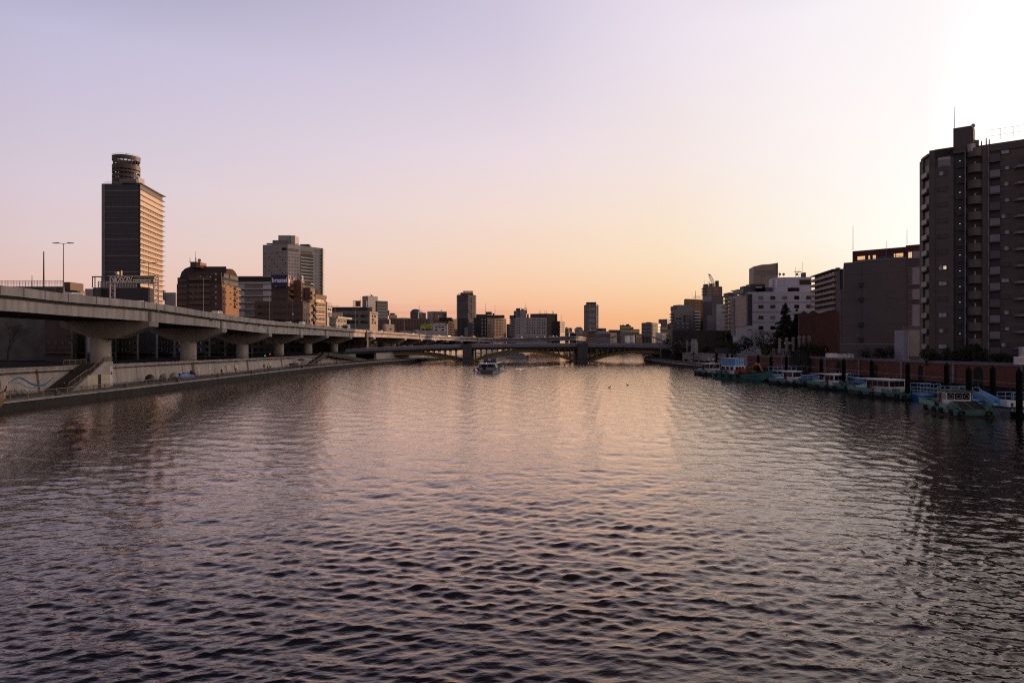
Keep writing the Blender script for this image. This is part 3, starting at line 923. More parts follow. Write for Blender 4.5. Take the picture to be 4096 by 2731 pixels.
for i in range(20):
    a = 6.2832 * i / 20
    mb = MB(); mb.tube((cx + rr * .9 * math.cos(a), cy + rr * .9 * math.sin(a), z0), (cx + rr * .9 * math.cos(a), cy + rr * .9 * math.sin(a), z1), .32, n=6)
    mb.build('drum_column', darkgrey, drum)
mb = MB(); n = 40
for h_ in (.9, 1.8):
    for i in range(n):
        a, b = 6.2832 * i / n, 6.2832 * (i + 1) / n
        mb.tube((cx + rr * math.cos(a), cy + rr * math.sin(a), z1 + h_), (cx + rr * math.cos(b), cy + rr * math.sin(b), z1 + h_), .09, n=4)
for i in range(n):
    a = 6.2832 * i / n
    mb.tube((cx + rr * math.cos(a), cy + rr * math.sin(a), z1), (cx + rr * math.cos(a), cy + rr * math.sin(a), z1 + 1.8), .07, n=4)
mb.build('drum_railing', ringm, drum)
pole(t.root, 'antenna', 506, 612, 625, 495, .15)
rbox(t.root, 'roof_plant', 478, 546, 717, 736, 484, 8, midgrey)
rbox(t.root, 'roof_plant', 450, 470, 727, 736, 482, 6, midgrey)
rbox(t.root, 'stair_house', 540, 554, 708, 736, 486, 8, palegrey)
mb = MB()
for i in range(18):
    px = 418 + i * 8
    mb.tube((*t.f1.pt(t.f1.at(px), -.5), t.zt), (*t.f1.pt(t.f1.at(px), -.5), t.zt + 1.3), .08, n=4)
mb.tube((*t.f1.pt(t.f1.at(418), -.5), t.zt + 1.3), (*t.f1.pt(t.f1.at(555), -.5), t.zt + 1.3), .08, n=4)
mb.build('roof_railing', darksteel, t.root)

# --- dark block with a white lattice screen on its roof, in front of the tower
t = bld('office_block', 'low dark cube building with a white lattice screen on its roof', 'building', (372, 260), (598, 260), (617, 270), 1150, black_wall)
strip(t.root, 'sunlit_side_wall', t.f2, 599, 617, 1151, 1215, .06, brown_lit)  # lit side over a black body, sunlight put into the colour
mb = MB()
z1, z0 = t.f1.z(1126, 400), t.f1.z(1150, 400)
for i in range(15):
    d = t.f1.at(394) + (t.f1.at(545) - t.f1.at(394)) * i / 14
    p = t.f1.pt(d, .1); mb.obox((p.x, p.y), tuple(t.f1.u), .16, .1, z0, z1)
for i in range(4):
    z = z0 + (z1 - z0) * i / 3
    a, b = t.f1.pt(t.f1.at(394), .1), t.f1.pt(t.f1.at(545), .1)
    mb.obox(((a.x + b.x) / 2, (a.y + b.y) / 2), tuple(t.f1.u), (b - a).length / 2, .11, z - .12, z + .12)
mb.build('roof_screen', frame_pale, t.root)
mb = MB()
for px in (370, 380, 407):
    mb.tube(P(px, 1150, 262), P(px, 1106, 262), .18, n=6)
    mb.tube(P(px, 1150, 268), P(px, 1106, 268), .18, n=6)
for Yy in (262, 268):
    mb.tube(P(368, 1107, Yy), P(410, 1107, Yy), .22, n=6)
mb.build('roof_frame', darksteel, t.root)
grid(t.root, t.f1, [423, 473, 512, 559], [1169], 9, 9, style='hole')
rbox(t.root, 'terrace', 375, 388, 1150, 1185, 257, 2.8, darkgrey)

# --- flat roofed long building with rooftop railing, far left
t = bld('garage_building', 'long low flat roofed building with a rooftop railing at the left edge', 'building', (-260, 190), (256, 190), (262, 200), 1146, darkcon)
mb = MB()
for i in range(46):
    px = -20 + i * 6.1
    x, y, z = P(px, 1146, 190.3)
    mb.tube((x, y, z), (x, y, Zp(1123, 190.3)), .045 if i % 4 else .08, n=4)
for py in (1123, 1130):
    mb.tube(P(-22, py, 190.3), P(256, py, 190.3), .07, n=4)
mb.build('roof_railing', mat('pinkish rail', (0.33, 0.26, 0.24), .6, .1), t.root)
rbox(t.root, 'stair_house', 256, 281, 1128, 1160, 195, 6, brown_tile)
pole(t.root, 'lightning_rod', 175, 1006, 1146, 192, .22)
pole(t.root, 'antenna', 128, 1102, 1146, 192, .12)
rbox(t.root, 'roof_plant', 196, 218, 1148, 1170, 189, .9, darkgrey)
t = bld('tile_house', 'small brown tiled building with a lit side beside the long roof', 'building', (212, 205), (308, 205), (342, 222), 1149, brown_tile)
strip(t.root, 'sunlit_side_wall', t.f2, 309, 341, 1150, 1182, .05, orange_brick)  # orange evening light painted on the brown side
grid(t.root, t.f2, [318, 326, 336], [1177], 5, 6, style='hole')
t = bld('warehouse', 'small lavender grey shed wall seen above the expressway parapet', 'building', (340, 330), (372, 330), (376, 342), 1155, lightgrey)
t = bld('warehouse', 'pale blue corrugated shed left of the curved roof apartments', 'building', (658, 400), (703, 400), (707, 415), 1170, lightgrey)
rbox(t.root, 'vent', 651, 656, 1160, 1200, 398, 2, midgrey)

# --- apartments with a curved mansard roof
Yc = 340
t = bld('apartment_house', 'dark brown apartment house with a curved barrel roof and a glowing orange side', 'building', (707, Yc), (888, Yc), (956, 361), 1136, brown_tile)
f1, f2 = t.f1, t.f2
strip(t.root, 'sunlit_side_wall', f2, 889, 956, 1136, 1270, .05, orange_brick)  # side recoloured orange for the sun falling on it
# the barrel: profile across the side, swept along the front
L2 = f2.L
def zz(py): return Zp(py, Yc)
prof = [(0, 1136), (.2, 1110), (L2 * .16, 1090), (L2 * .30, 1075), (L2 * .45, 1067), (L2 * .6, 1066), (L2 * .75, 1072), (L2 * .87, 1085), (L2 * .95, 1104), (L2, 1136)]
mb = MB()
ring0 = [(*f2.pt(d, 0), zz(p)) for d, p in prof]
sh = f1.u * -(f1.L - 5)
ring1 = [(p[0] + sh.x, p[1] + sh.y, p[2]) for p in ring0]
mb.hexa(ring0, ring1)
roof = mb.build('roof', mat('dark bronze roof', (0.075, 0.052, 0.044), .95, .15, spec=.05), t.root)
mb = MB()                                           # rounded left shoulder of the roof, stepping down
sil = [(707, 1136), (710, 1136), (710, 1110), (719, 1110), (726, 1088), (740, 1074), (756, 1068), (760, 1066), (905, 1066), (905, 1136)]
mb.hexa([P(a, b, Yc + 6) for a, b in sil], [P(a, b, Yc + 15) for a, b in sil])
mb.build('roof', black_wall, t.root)
for pya, a, b in ((1099, .10, .36), (1099, .44, .93), (1124, .10, .36), (1124, .40, .93)):
    mb = MB(); mb.prism([tuple(f2.pt(L2 * a, .14)), tuple(f2.pt(L2 * b, .14)), tuple(f2.pt(L2 * b, -.1)), tuple(f2.pt(L2 * a, -.1))], zz(pya + 9), zz(pya - 6))
    mb.build('window', blind_m, roof)
rbox(t.root, 'stair_house', 761, 783, 1047, 1070, 343, 6, brown_tile)
rbox(t.root, 'stair_house', 783, 801, 1048, 1070, 342, 7, orange_brick)
pole(t.root, 'antenna', 760, 1030, 1050, 343, .18); pole(t.root, 'antenna', 782, 1005, 1048, 344, .1); pole(t.root, 'antenna', 783.5, 1030, 1048, 343, .3)
dish(t.root, 797, 1042, 342, .9)
grid(t.root, f1, [726, 770, 792], [1148, 1172, 1194], 10, 7, style='mix')
grid(t.root, f1, [860], [1096, 1118, 1145, 1168, 1191, 1215], 16, 9, style='mix')
for py in (1112, 1136, 1160, 1184, 1208):
    strip(t.root, 'balcony', f1, 760, 843, py, py + 9, 1.2, balc_dark)
    strip(t.root, 'balcony', f1, 715, 750, py + 6, py + 13, .8, balc_dark)
for px in (754, 845, 885):
    strip(t.root, 'drain_pipe', f1, px, px + 1.4, 1090, 1255, .3, darkgrey)
grid(t.root, f2, [894, 903], [1142, 1167, 1191, 1216], 4.5, 8, style='hole')
grid(t.root, f2, [922], [1147, 1171, 1194, 1217], 6, 7, style='hole')
for py in (1150, 1174, 1198, 1222):
    strip(t.root, 'balcony', f2, 936, 957, py, py + 9, 1.0, brown_lit)
    grid(t.root, f2, [938, 947], [py - 6], 6, 10, style='dark', ref=936)
for py in (1138, 1163, 1187):
    strip(t.root, 'band', f2, 889, 955, py - 16, py - 14.6, .12, brown_lit)

# --- white slab office behind
t = bld('glass_office', 'pale office with white floor slabs and curtained glass behind the curved roof apartments', 'building', (930, 400), (1100, 400), (1112, 420), 1106, midgrey)
strip(t.root, 'roof_terrace', t.f1, 945, 1086, 1109, 1127, .1, black_wall)
for i in range(24):
    strip(t.root, 'terrace_post', t.f1, 946 + i * 6, 946.8 + i * 6, 1108, 1127, .4, darksteel)
strip(t.root, 'roof_slab', t.f1, 940, 1090, 1105, 1108, 1.0, slab)
for i in range(6):
    y = 1128 + i * 27
    strip(t.root, 'floor_slab', t.f1, 940, 1092, y, y + (8 if i == 0 else 3.5), 1.0, slab)
    if i < 5:
        for a, b in ((944, 978), (1052, 1085)):
            strip(t.root, 'wall_panel', t.f1, a, b, y + 9, y + 26, .1, whitewall)
        for k in range(5):
            grid(t.root, t.f1, [987 + k * 14], [y + 18], 12.5, 17, style='pale')

# --- pale hotel tower in two facets
t = bld('hotel_tower', 'tall pale grey hotel tower with small square windows and a stack of white balconies', 'building', (1051, 606), (1151, 600), (1292, 628), 976, lightgrey)
strip(t.root, 'sunlit_side_wall', Face(t.f2.B, t.f2.B + Vector((-3, 16)), t.zb, t.zt), 1291, 1297, 990, 1190, .05, palegrey)  # paler strip, the lit thin side put into its colour
cols = [1061, 1077, 1087, 1098, 1109, 1120, 1130, 1142]
rws = rows(1015, 1095, 7)
grid(t.root, t.f1, cols, rws, 4.5, 5.5, style=lambda r_, c_: 'hole' if (r_ * 5 + c_ * 3) % 4 == 0 else 'blind')
grid(t.root, t.f1, cols[:5], [995], 4.5, 5.5, style='blind')
grid(t.root, t.f1, [1137], [996], 19, 10, style='dark')
grid(t.root, t.f2, [1174, 1226], [999, 1002], 44, 11, style='dark', ref=1160, skip=lambda r_, c_: r_ != c_)
grid(t.root, t.f2, [1264], [1003.5], 9, 6, style='hole')
grid(t.root, t.f2, [1158, 1170, 1182, 1192], rows(1015, 1095, 7), 4.5, 5.5, style=lambda r_, c_: 'hole' if (r_ + c_) % 3 else 'blind', ref=1158)
strip(t.root, 'loggia_shade_panel', t.f2, 1201, 1253, 1014, 1188, .03, black_wall)  # flat black sheet paints the shade behind the balconies
for i in range(14):
    y = 1027 + i * 12.9
    strip(t.root, 'balcony', t.f2, 1201, 1253, y, y + 4.6, .7, slab)
grid(t.root, t.f2, [1262], rows(1023, 1178, 13), 4, 5, style='hole', ref=1262)
grid(t.root, t.f2, [1279], rows(1024, 1180, 13), 11, 5, style='slot', ref=1279)
rbox(t.root, 'penthouse', 1090, 1157, 961, 978, 604, 10, midgrey)
rbox(t.root, 'penthouse', 1113, 1163, 941.5, 978, 608, 10, lightgrey)
rbox(t.root, 'penthouse', 1163, 1180, 942, 978, 607, 11, palegrey)  # paler box carries the sunlight on the penthouse side
for i in range(5):
    rbox(t.root, 'roof_plant', 1066 + i * 5, 1070 + i * 5, 972.5, 977, 608, 2, black_wall)
rbox(t.root, 'roof_plant', 1200, 1238, 977, 984, 618, 6, black_wall)
for i in range(6):
    strip(t.root, 'string_course', t.f1, 1051, 1151, 983 + i * 26.4, 983.8 + i * 26.4, .12, midgrey)

# --- brown office with the rooftop billboard
t = bld('brown_office', 'brown tiled office block with ribbon windows below the blue billboard', 'building', (1018, 318), (1211, 318), (1251, 336), 1204, brown_tile)
strip(t.root, 'sunlit_side_wall', t.f2, 1211.5, 1251, 1205, 1300, .04, brown_lit)  # sunlight on this face put into a paler brown
for px, w_ in ((1056, 48), (1118, 50), (1178, 46)):
    grid(t.root, t.f1, [px], [1226, 1254, 1282], w_, 10, style='mix' if px != 1056 else 'dark')
grid(t.root, t.f2, [1222], [1226, 1255, 1283], 17, 14, style='pale', ref=1222)
grid(t.root, t.f2, [1238], [1227, 1256, 1284], 8, 14, style='pale', ref=1222)
for i in range(4):
    strip(t.root, 'balcony', t.f2, 1246, 1252.5, 1218 + i * 28, 1228 + i * 28, 1.1, brown_lit)
for i in range(16):
    strip(t.root, 'roof_railing', t.f2, 1212 + i * 2.4, 1212.5 + i * 2.4, 1198, 1205, -.2, darksteel, back=.3)
for py in (1212, 1240, 1268):
    strip(t.root, 'band', t.f1, 1018, 1211, py - 1, py + 1, .1, balc_dark)
u = bld('stepped_apartment', 'stepped brown upper block with lit balconies carrying the billboard', 'building', (1085, 330), (1152, 330), (1180, 343), 1145, brown_tile, zb=GZ)
strip(u.root, 'ribbon_window', u.f1, 1092, 1145, 1162, 1175, .06, glass)
strip(u.root, 'ribbon_window', u.f1, 1092, 1145, 1190, 1203, .06, glass)
for i in range(14):
    strip(u.root, 'billboard_leg', u.f1, 1090 + i * 4.4, 1091 + i * 4.4, 1143.5, 1149, -.4, frame_pale if i % 2 else darksteel, back=.6)
for py in (1150, 1172, 1196):
    strip(u.root, 'balcony', u.f2, 1153, 1181, py, py + 9, 1.6, brown_lit)
    strip(u.root, 'balcony_soffit', u.f2, 1153, 1178, py - 10, py - 1, .08, orange_brick)
w2 = bld('stair_tower', 'slim brown stair tower with dish antennas right of the billboard', 'building', (1176, 336), (1206, 334), (1218, 340), 1120, brown_lit)
rbox(w2.root, 'water_tank', 1188, 1206, 1101, 1120, 337, 3, palegrey)
dish(w2.root, 1201, 1112, 333, 1.0)
dish(w2.root, 1192, 1099, 336, .8)
for i in range(8):
    rbox(w2.root, 'roof_railing', 1219 + i * 3, 1220 + i * 3, 1137, 1150, 338, .2, darksteel)
rbox(w2.root, 'roof_slab', 1216, 1244, 1132, 1136, 337, 4, slab)
rbox(w2.root, 'wing', 1218, 1242, 1150, 1215, 338, 8, balc_dark)
for py in (1165, 1185):
    rbox(w2.root, 'balcony', 1238, 1250, py, py + 12, 336, 4, brown_lit)
bb = thing('billboard', 'blue rooftop billboard with white lettering reading brastel', 'billboard', P(1118, 1144, 326))
blue = mat('deep blue sign', (0.010, 0.016, 0.085), .5, .06)
fb = Face((Xp(1085, 326), 326), (Xp(1151, 326), 326), 0, 0)
fs_ = Face((Xp(1151, 326), 326), (Xp(1178, 341), 341), 0, 0)
strip(bb, 'panel', fb, 1085, 1150.8, 1099, 1144, .1, blue, back=.3)
strip(bb, 'panel', fs_, 1151.2, 1178, 1099, 1144, .1, mat('red lit sign panel', (0.20, 0.06, 0.05), .6, .1), ref=1151, back=.3)  # red evening light put into this side panel's colour
strip(bb, 'panel', fs_, 1168, 1178.3, 1118, 1144.5, .14, blue, ref=1151, back=.2)
text(bb, 'lettering', 'brastel', fb, 1088, 1120.5, 19, mat('bright sign white', (.9, .9, .92), .5, 0), off=.12, wpx=60)
text(bb, 'lettering', 'brastel', fs_, 1153, 1121, 19, mat('bright sign white', (.9, .9, .92)), off=.16, wpx=24)
mb = MB()
for px in (1090, 1110, 1130, 1146):
    mb.tube(P(px, 1144, 328), P(px, 1152, 328), .15, n=5)
mb.build('support', darksteel, bb)

# --- orange building with lettering
t = bld('narrow_office', 'narrow orange brick office with three strips of windows and gold lettering', 'building', (1238, 345), (1260, 345), (1304, 356), 1177, black_wall)
strip(t.root, 'sunlit_side_wall', t.f2, 1260.5, 1304, 1177, 1305, .06, orange_brick, ref=1261)  # bright side and near black front: light and shade put into the colours
strip(t.root, 'roof_parapet', t.f2, 1260, 1305, 1177, 1190, .3, mat('dark brown parapet', (0.06, 0.04, 0.03), .7), ref=1261)
for py in (1217, 1245, 1275):
    strip(t.root, 'window_ledge', t.f2, 1262, 1298, py - 10, py + 11, .35, mat('dark bronze frame', (0.05, 0.035, 0.025), .5), ref=1262)
    for k in range(6):
        grid(t.root, t.f2, [1265.5 + k * 5.8], [py], 4.6, 15, style='blind', ref=1262, off=.4)
text(t.root, 'lettering', '宮沢模型株式会社', t.f2, 1264, 1201.5, 9.5, mat('pale gold lettering', (.75, .6, .4), .5), off=.14, wpx=30)
u = bld('narrow_office', 'small orange rooftop block with scaffold bars behind the narrow orange office', 'building', (1254, 372), (1262, 372), (1277, 380), 1155, orange_brick)
for i in range(4):
    strip(u.root, 'scaffold', u.f2, 1263 + i * 4, 1263.8 + i * 4, 1155, 1180, .5, darksteel, ref=1262)
t = bld('narrow_office', 'slender pale beige office right of the orange one', 'building', (1300, 372), (1309, 372), (1328, 385), 1207, palegrey)
mb = MB()
for i in range(8):
    p = t.f2.pt(t.f2.at(1312 + i * 1.9), .3); mb.obox((p.x, p.y), (1, 0), .06, .06, t.f2.z(1258, 1312), t.f2.z(1249, 1312))
mb.build('roof_railing', slab, t.root)
strip(t.root, 'sign', t.f2, 1313, 1327, 1222, 1227, .2, mat('grey sign', (.2, .2, .2)), ref=1313)
grid(t.root, t.f2, [1314, 1322], [1237], 5, 8, style='hole')

t = bld('townhouse', 'low white two storey house with roof terrace and beige lit end', 'building', (1306, 380), (1346, 380), (1386, 396), 1272, lightgrey)
strip(t.root, 'roof_slab', t.f1, 1300, 1348, 1264, 1272, .8, slab)
strip(t.root, 'roof_slab', t.f2, 1345, 1402, 1265, 1273, 1.0, slab, ref=1346)
strip(t.root, 'sunlit_side_wall', t.f2, 1347, 1386, 1273, 1312, .05, beige, ref=1347)  # beige tone is the sunlight painted on the white house's end
grid(t.root, t.f2, [1354, 1366, 1378], [1283], 8, 11, style='pale', ref=1354)
grid(t.root, t.f2, [1354, 1366], [1305], 8, 8, style='pale', ref=1354)
strip(t.root, 'balcony', t.f1, 1304, 1346, 1287, 1297, 1.0, lightgrey)
for i in range(22):
    strip(t.root, 'terrace_railing', t.f1, 1309 + i * 2.9, 1309.4 + i * 2.9, 1258, 1265, .3, frame_pale, z=(t.zt + 3.0, t.zt + 1.0))

t = bld('concrete_office', 'wide grey brown concrete office with a dark roof storey', 'building', (1318, 430), (1479, 430), (1511, 446), 1244, beige)
rbox(t.root, 'roof_storey', 1328, 1470, 1228, 1245, 433, 8, black_wall)
rbox(t.root, 'roof_storey', 1470, 1489, 1229, 1245, 433, 8, balc_dark)
text(t.root, 'sign', '日立化成', Face((Xp(1470, 432.6), 432.6), (Xp(1489, 432.6), 432.6), 0, 0), 1473, 1236, 6, slab, off=.1, wpx=14)
strip(t.root, 'front_wall', t.f1, 1322, 1478, 1245, 1315, .05, midgrey)
for px in (1387, 1418, 1458):
    grid(t.root, t.f1, [px], [1264, 1288], 30, 11, style='dark', off=.05)
strip(t.root, 'sunlit_side_wall', t.f2, 1480, 1511, 1246, 1315, .04, beige, ref=1480)  # lit face kept beige beside the grey front, light put into colour
grid(t.root, t.f2, [1490, 1500], [1263, 1290], 6, 10, style='hole', ref=1480)
strip(t.root, 'balcony', t.f2, 1489, 1506, 1272, 1282, 1.0, beige, ref=1480)
strip(t.root, 'canopy', t.f2, 1486, 1508, 1251, 1253, 1.5, darkgrey, ref=1480)
mb = MB()
for px in (1413, 1420, 1428, 1436, 1443):
    mb.tube(P(px, 1228, 434), P(px, 1202, 434), .16, n=5)
for py in (1202, 1209, 1217, 1225):
    mb.tube(P(1412, py, 434), P(1444, py, 434), .14, n=5)
mb.build('scaffold', darksteel, t.root)
rbox(t.root, 'water_tank', 1422, 1441, 1204, 1224, 435, 4, mat('bronze tank', (.25, .17, .08), .4))
pole(t.root, 'antenna', 1441, 1188, 1204, 434, .1)

t = bld('white_office', 'tall pale blue grey office slab with a stair core and a lower glazed wing', 'building', (1449, 606), (1472, 600), (1511, 610), 1183, palegrey)
rbox(t.root, 'duct', 1458, 1466, 1203, 1230, 596, 3, midgrey)
for i in range(4):
    strip(t.root, 'louvre', t.f1, 1466, 1472, 1212 + i * 6, 1215 + i * 6, .2, darkgrey)
pole(t.root, 'antenna', 1481, 1174, 1183, 603, .2); pole(t.root, 'dome', 1487, 1179, 1184, 603, .9)
u = bld('glazed_office', 'grey office wing with horizontal ribbon windows beside the pale slab', 'building', (1502, 592), (1509, 590), (1551, 596), 1203, midgrey)
for i in range(6):
    strip(u.root, 'ribbon_window', u.f2, 1509, 1551, 1211 + i * 12, 1216 + i * 12, .1, glass, ref=1509)
    strip(u.root, 'band', u.f2, 1508, 1551.5, 1216 + i * 12, 1222 + i * 12, .25, lightgrey, ref=1509)
t = bld('beige_block', 'low beige stepped block with small openings above the expressway', 'building', (1514, 462), (1557, 455), (1562, 470), 1276, midgrey)
t = bld('beige_block', 'lowest beige shed with a rounded pipe beside the expressway', 'building', (1530, 450), (1538, 450), (1576, 458), 1296, beige)
grid(t.root, t.f2, [1563], [1316], 6, 6, style='hole')
pole(t.root, 'pipe', 1579, 1298, 1325, 456, .35, palegrey)

t = bld('brown_apartment', 'long dark brown apartment slab with five rows of small balconies', 'building', (1558, 566), (1562, 560), (1720, 575), 1272, brown_tile)
for r_ in range(5):
    y = 1279 + r_ * 9
    for k in range(13):
        px = 1567 + k * 11.6
        strip(t.root, 'balcony', t.f2, px, px + 8, y, y + 3.6, .8, balc_dark, ref=1562)
    grid(t.root, t.f2, [1572 + k * 11.6 for k in range(13)], [y - 2.2], 4.5, 4.4, style='hole', ref=1562) if r_ < 5 else None
for i in range(20):
    strip(t.root, 'roof_railing', t.f2, 1588 + i * 3, 1588.5 + i * 3, 1267, 1272, -.2, slab, ref=1562, back=.5)
t = bld('brown_block', 'small reddish apartment block with rooftop frame rising behind the long brown slab', 'building', (1556, 640), (1560, 634), (1588, 642), 1258, balc_dark)
grid(t.root, t.f2, [1564, 1571, 1578, 1584], [1262, 1268], 4, 3.5, style='pale', ref=1560)
rbox(t.root, 'roof_frame', 1550, 1556, 1241, 1262, 630, 4, darksteel); rbox(t.root, 'roof_frame', 1560, 1578, 1252, 1258, 637, 4, balc_dark)
t = bld('domed_tower', 'distant blue grey tower with a faceted dome roof and mast', 'building', (1641, 900), (1672, 890), (1692, 900), 1247, midgrey)
z0 = t.zt
cxy = (Xp(1663, 905), 905)
MB().lathe((cxy[0], cxy[1], 0), [(7.2, z0), (6.9, z0 + 1.5), (4.0, z0 + 3.7), (1.2, z0 + 4.4)], 8).build('dome', mat('slate dome', (.07, .08, .10), .5), t.root)
pole(t.root, 'mast', 1677, 1222, 1246, 900, .3)
for r_ in range(5):
    strip(t.root, 'ribbon_window', t.f1, 1643, 1671, 1251 + r_ * 5, 1253 + r_ * 5, .1, glass)
t = bld('brown_block', 'dark red brown tower block right of the domed tower', 'building', (1676, 622), (1679, 618), (1704, 624), 1250, brown_tile)
grid(t.root, t.f2, [1689], [1257], 14, 7, style='pale', ref=1679)
pole(t.root, 'antenna', 1687, 1238, 1250, 620, .15)
t = bld('black_top_office', 'office with a black frame top storey and pale left wing', 'building', (1709, 640), (1732, 632), (1787, 640), 1245, palegrey)
strip(t.root, 'front_wall', t.f2, 1732, 1787, 1245, 1292, .1, black_wall, ref=1732)
strip(t.root, 'ribbon_window', t.f2, 1736, 1768, 1247, 1250, .3, frame_pale, ref=1732)
pole(t.root, 'antenna', 1765, 1239, 1245, 634, .5)
for r_ in range(3):
    strip(t.root, 'ribbon_window', t.f2, 1734, 1786, 1258 + r_ * 10, 1262 + r_ * 10, .2, glass, ref=1732)
t = bld('brown_block', 'narrow reddish brown block with a vertical sign', 'building', (1736, 612), (1739, 607), (1770, 613), 1257, brown_lit)
strip(t.root, 'sign', t.f2, 1752, 1755, 1260, 1274, .3, slab, ref=1739)
rbox(t.root, 'roof_garden', 1756, 1806, 1270, 1284, 600, 8, mat('dark roof planting', (.02, .03, .02), .9))
t = bld('cream_block', 'cream apartment block with an orange lit side beyond the yellow road sign', 'building', (1772, 618), (1792, 610), (1816, 622), 1285, palegrey)
strip(t.root, 'sunlit_side_wall', t.f2, 1793, 1816, 1286, 1345, .1, orange_brick, ref=1793)  # orange sunlight painted over the cream side
for k in range(5):
    strip(t.root, 'balcony', t.f2, 1803, 1817, 1292 + k * 10, 1296 + k * 10, .8, beige, ref=1793)
t = bld('brown_block', 'dark apartment block right of the cream one, left of the black tower base', 'building', (1800, 650), (1812, 646), (1829, 652), 1275, brown_tile)
t = bld('white_house', 'low white building with roof vents and a blue sign beside the expressway', 'building', (1726, 575), (1731, 570), (1786, 577), 1302, palegrey)
strip(t.root, 'sign', t.f2, 1750, 1784, 1295, 1300, .3, mat('sky blue sign', (.15, .3, .42), .6), ref=1731)
grid(t.root, t.f2, [1745, 1758, 1771], [1308], 10, 6, style='pale', ref=1731); grid(t.root, t.f2, [1745, 1771], [1319], 9, 6, style='hole', ref=1731)
for i in range(9):
    rbox(t.root, 'roof_vent', 1738 + i * 5, 1741 + i * 5, 1293, 1297, 574, 1.5, white)
t = bld('shed', 'long low grey shed with tank along the far side of the expressway', 'shed', (1600, 560), (1662, 556), (1787, 560), 1322, palegrey)
MB().lathe((Xp(1662, 556), 556, 0), [(2.4, GZ), (2.4, Zp(1318, 556))], 16).build('tank', lightgrey, t.root)

# --- residential tower, far
t = bld('apartment_tower', 'tall dark residential tower with a helipad and stacked balconies', 'building', (1828, 1010), (1873, 1000), (1903, 1012), 1178, darkgrey)
for i in range(27):
    y = 1180 + i * 3.65
    strip(t.root, 'balcony', t.f1, 1827, 1874, y, y + 1.35, 1.0, palegrey if i % 13 == 9 else lightgrey)
    strip(t.root, 'balcony', t.f2, 1886 if i > 2 else 1873, 1904, y, y + 1.35, 1.0, lightgrey, ref=1873)
strip(t.root, 'recess', t.f2, 1875, 1886, 1187, 1345, .1, black_wall, ref=1873)  # flat black strip on the wall, the recess shade put into colour
for py in (1214, 1239, 1247):
    strip(t.root, 'bridge_slab', t.f2, 1875, 1889, py, py + 3, .8, midgrey, ref=1873)
strip(t.root, 'podium', t.f1, 1827, 1875, 1275, 1345, 1.2, black_wall)
strip(t.root, 'podium', t.f2, 1873, 1890, 1275, 1345, 1.2, black_wall, ref=1873)
strip(t.root, 'pilaster', t.f1, 1843, 1849, 1278, 1345, 1.6, darkgrey); strip(t.root, 'pilaster', t.f1, 1866, 1873, 1278, 1345, 1.6, darkgrey)
rbox(t.root, 'penthouse', 1842, 1892, 1170, 1180, 1003, 12, darkgrey)
rbox(t.root, 'helipad', 1851, 1891, 1163.5, 1165.5, 1000, 14, darksteel)
for px in (1858, 1870, 1883):
    rbox(t.root, 'helipad_leg', px, px + 2, 1165, 1171, 1004, 1, darksteel)
for i in range(7):
    rbox(t.root, 'roof_column', 1832 + i * 6.5, 1834.5 + i * 6.5, 1174, 1179, 1000, .8, midgrey)
rbox(t.root, 'annex', 1858, 1871, 1309, 1345, 985, 10, midgrey); rbox(t.root, 'annex', 1871, 1892, 1290, 1345, 990, 8, darkgrey)

# --- hotel with six floors of brown facade
t = bld('brown_hotel', 'brown six storey hotel with a dark glazed end and lit facade of narrow windows', 'building', (1892, 655), (1949, 645), (2025, 672), 1271, brown_lit)
strip(t.root, 'front_wall', t.f1, 1892, 1949, 1271, 1346, .08, black_wall)
for px in (1894.5, 1929, 1942):
    grid(t.root, t.f1, [px], rows(1278, 1336, 5), 4.5, 9, style='white', off=.1)
grid(t.root, t.f2, [1953 + k * 4.4 + (k // 2) * 2.6 for k in range(11)], rows(1279, 1337, 6), 2.0, 8, style='pale', ref=1953, off=.05)
for k in range(6):
    strip(t.root, 'band', t.f2, 1949, 2025, 1273 + k * 11.6, 1274 + k * 11.6, .2, beige, ref=1949)
rbox(t.root, 'top_storey', 1904, 1950, 1257, 1272, 650, 14, black_wall)
rbox(t.root, 'roof_terrace', 1950, 2018, 1260, 1272, 660, 8, brown_lit)
for k in range(3):
    rbox(t.root, 'terrace_opening', 1962 + k * 19, 1974 + k * 19, 1264, 1272, 659.5, .6, black_wall)
rbox(t.root, 'roof_plant', 1942, 1967, 1247, 1258, 655, 8, balc_dark); rbox(t.root, 'roof_plant', 1970, 1978, 1253, 1260, 662, 3, balc_dark)
pole(t.root, 'mast', 1942, 1214, 1250, 655, .15); pole(t.root, 'mast', 1980, 1220, 1258, 660, .15)
t = bld('grey_annex', 'narrow grey building with striped white fins right of the brown hotel', 'building', (2026, 650), (2040, 645), (2052, 650), 1296, midgrey)
for k in range(3):
    strip(t.root, 'fin', t.f2, 2041 + k * 3.5, 2042.5 + k * 3.5, 1300, 1343, .4, white, ref=2040)
# --- large grey complex with stair tower and pipes
t = bld('grey_warehouse', 'broad light grey warehouse with paired square windows and a stack tower', 'building', (2041, 646), (2063, 640), (2187, 646), 1270, lightgrey)
grid(t.root, t.f2, [2069, 2077.5, 2110, 2118.5, 2130, 2138.5, 2151, 2159, 2171, 2179], rows(1279.5, 1331.5, 6), 4.2, 4.2, style='hole', ref=2069)
for i in range(7):
    strip(t.root, 'balcony', t.f1, 2040, 2064, 1281 + i * 9.4, 1284.4 + i * 9.4, 1.0, slab)
rbox(t.root, 'stair_tower', 2081, 2106, 1240, 1272, 642, 8, lightgrey)
rbox(t.root, 'roof_block', 2055, 2082, 1243, 1272, 643, 8, midgrey); rbox(t.root, 'roof_block', 2064, 2080, 1233, 1245, 644, 5, darkgrey)
rbox(t.root, 'roof_block', 2038, 2062, 1261, 1275, 643, 8, darkgrey)
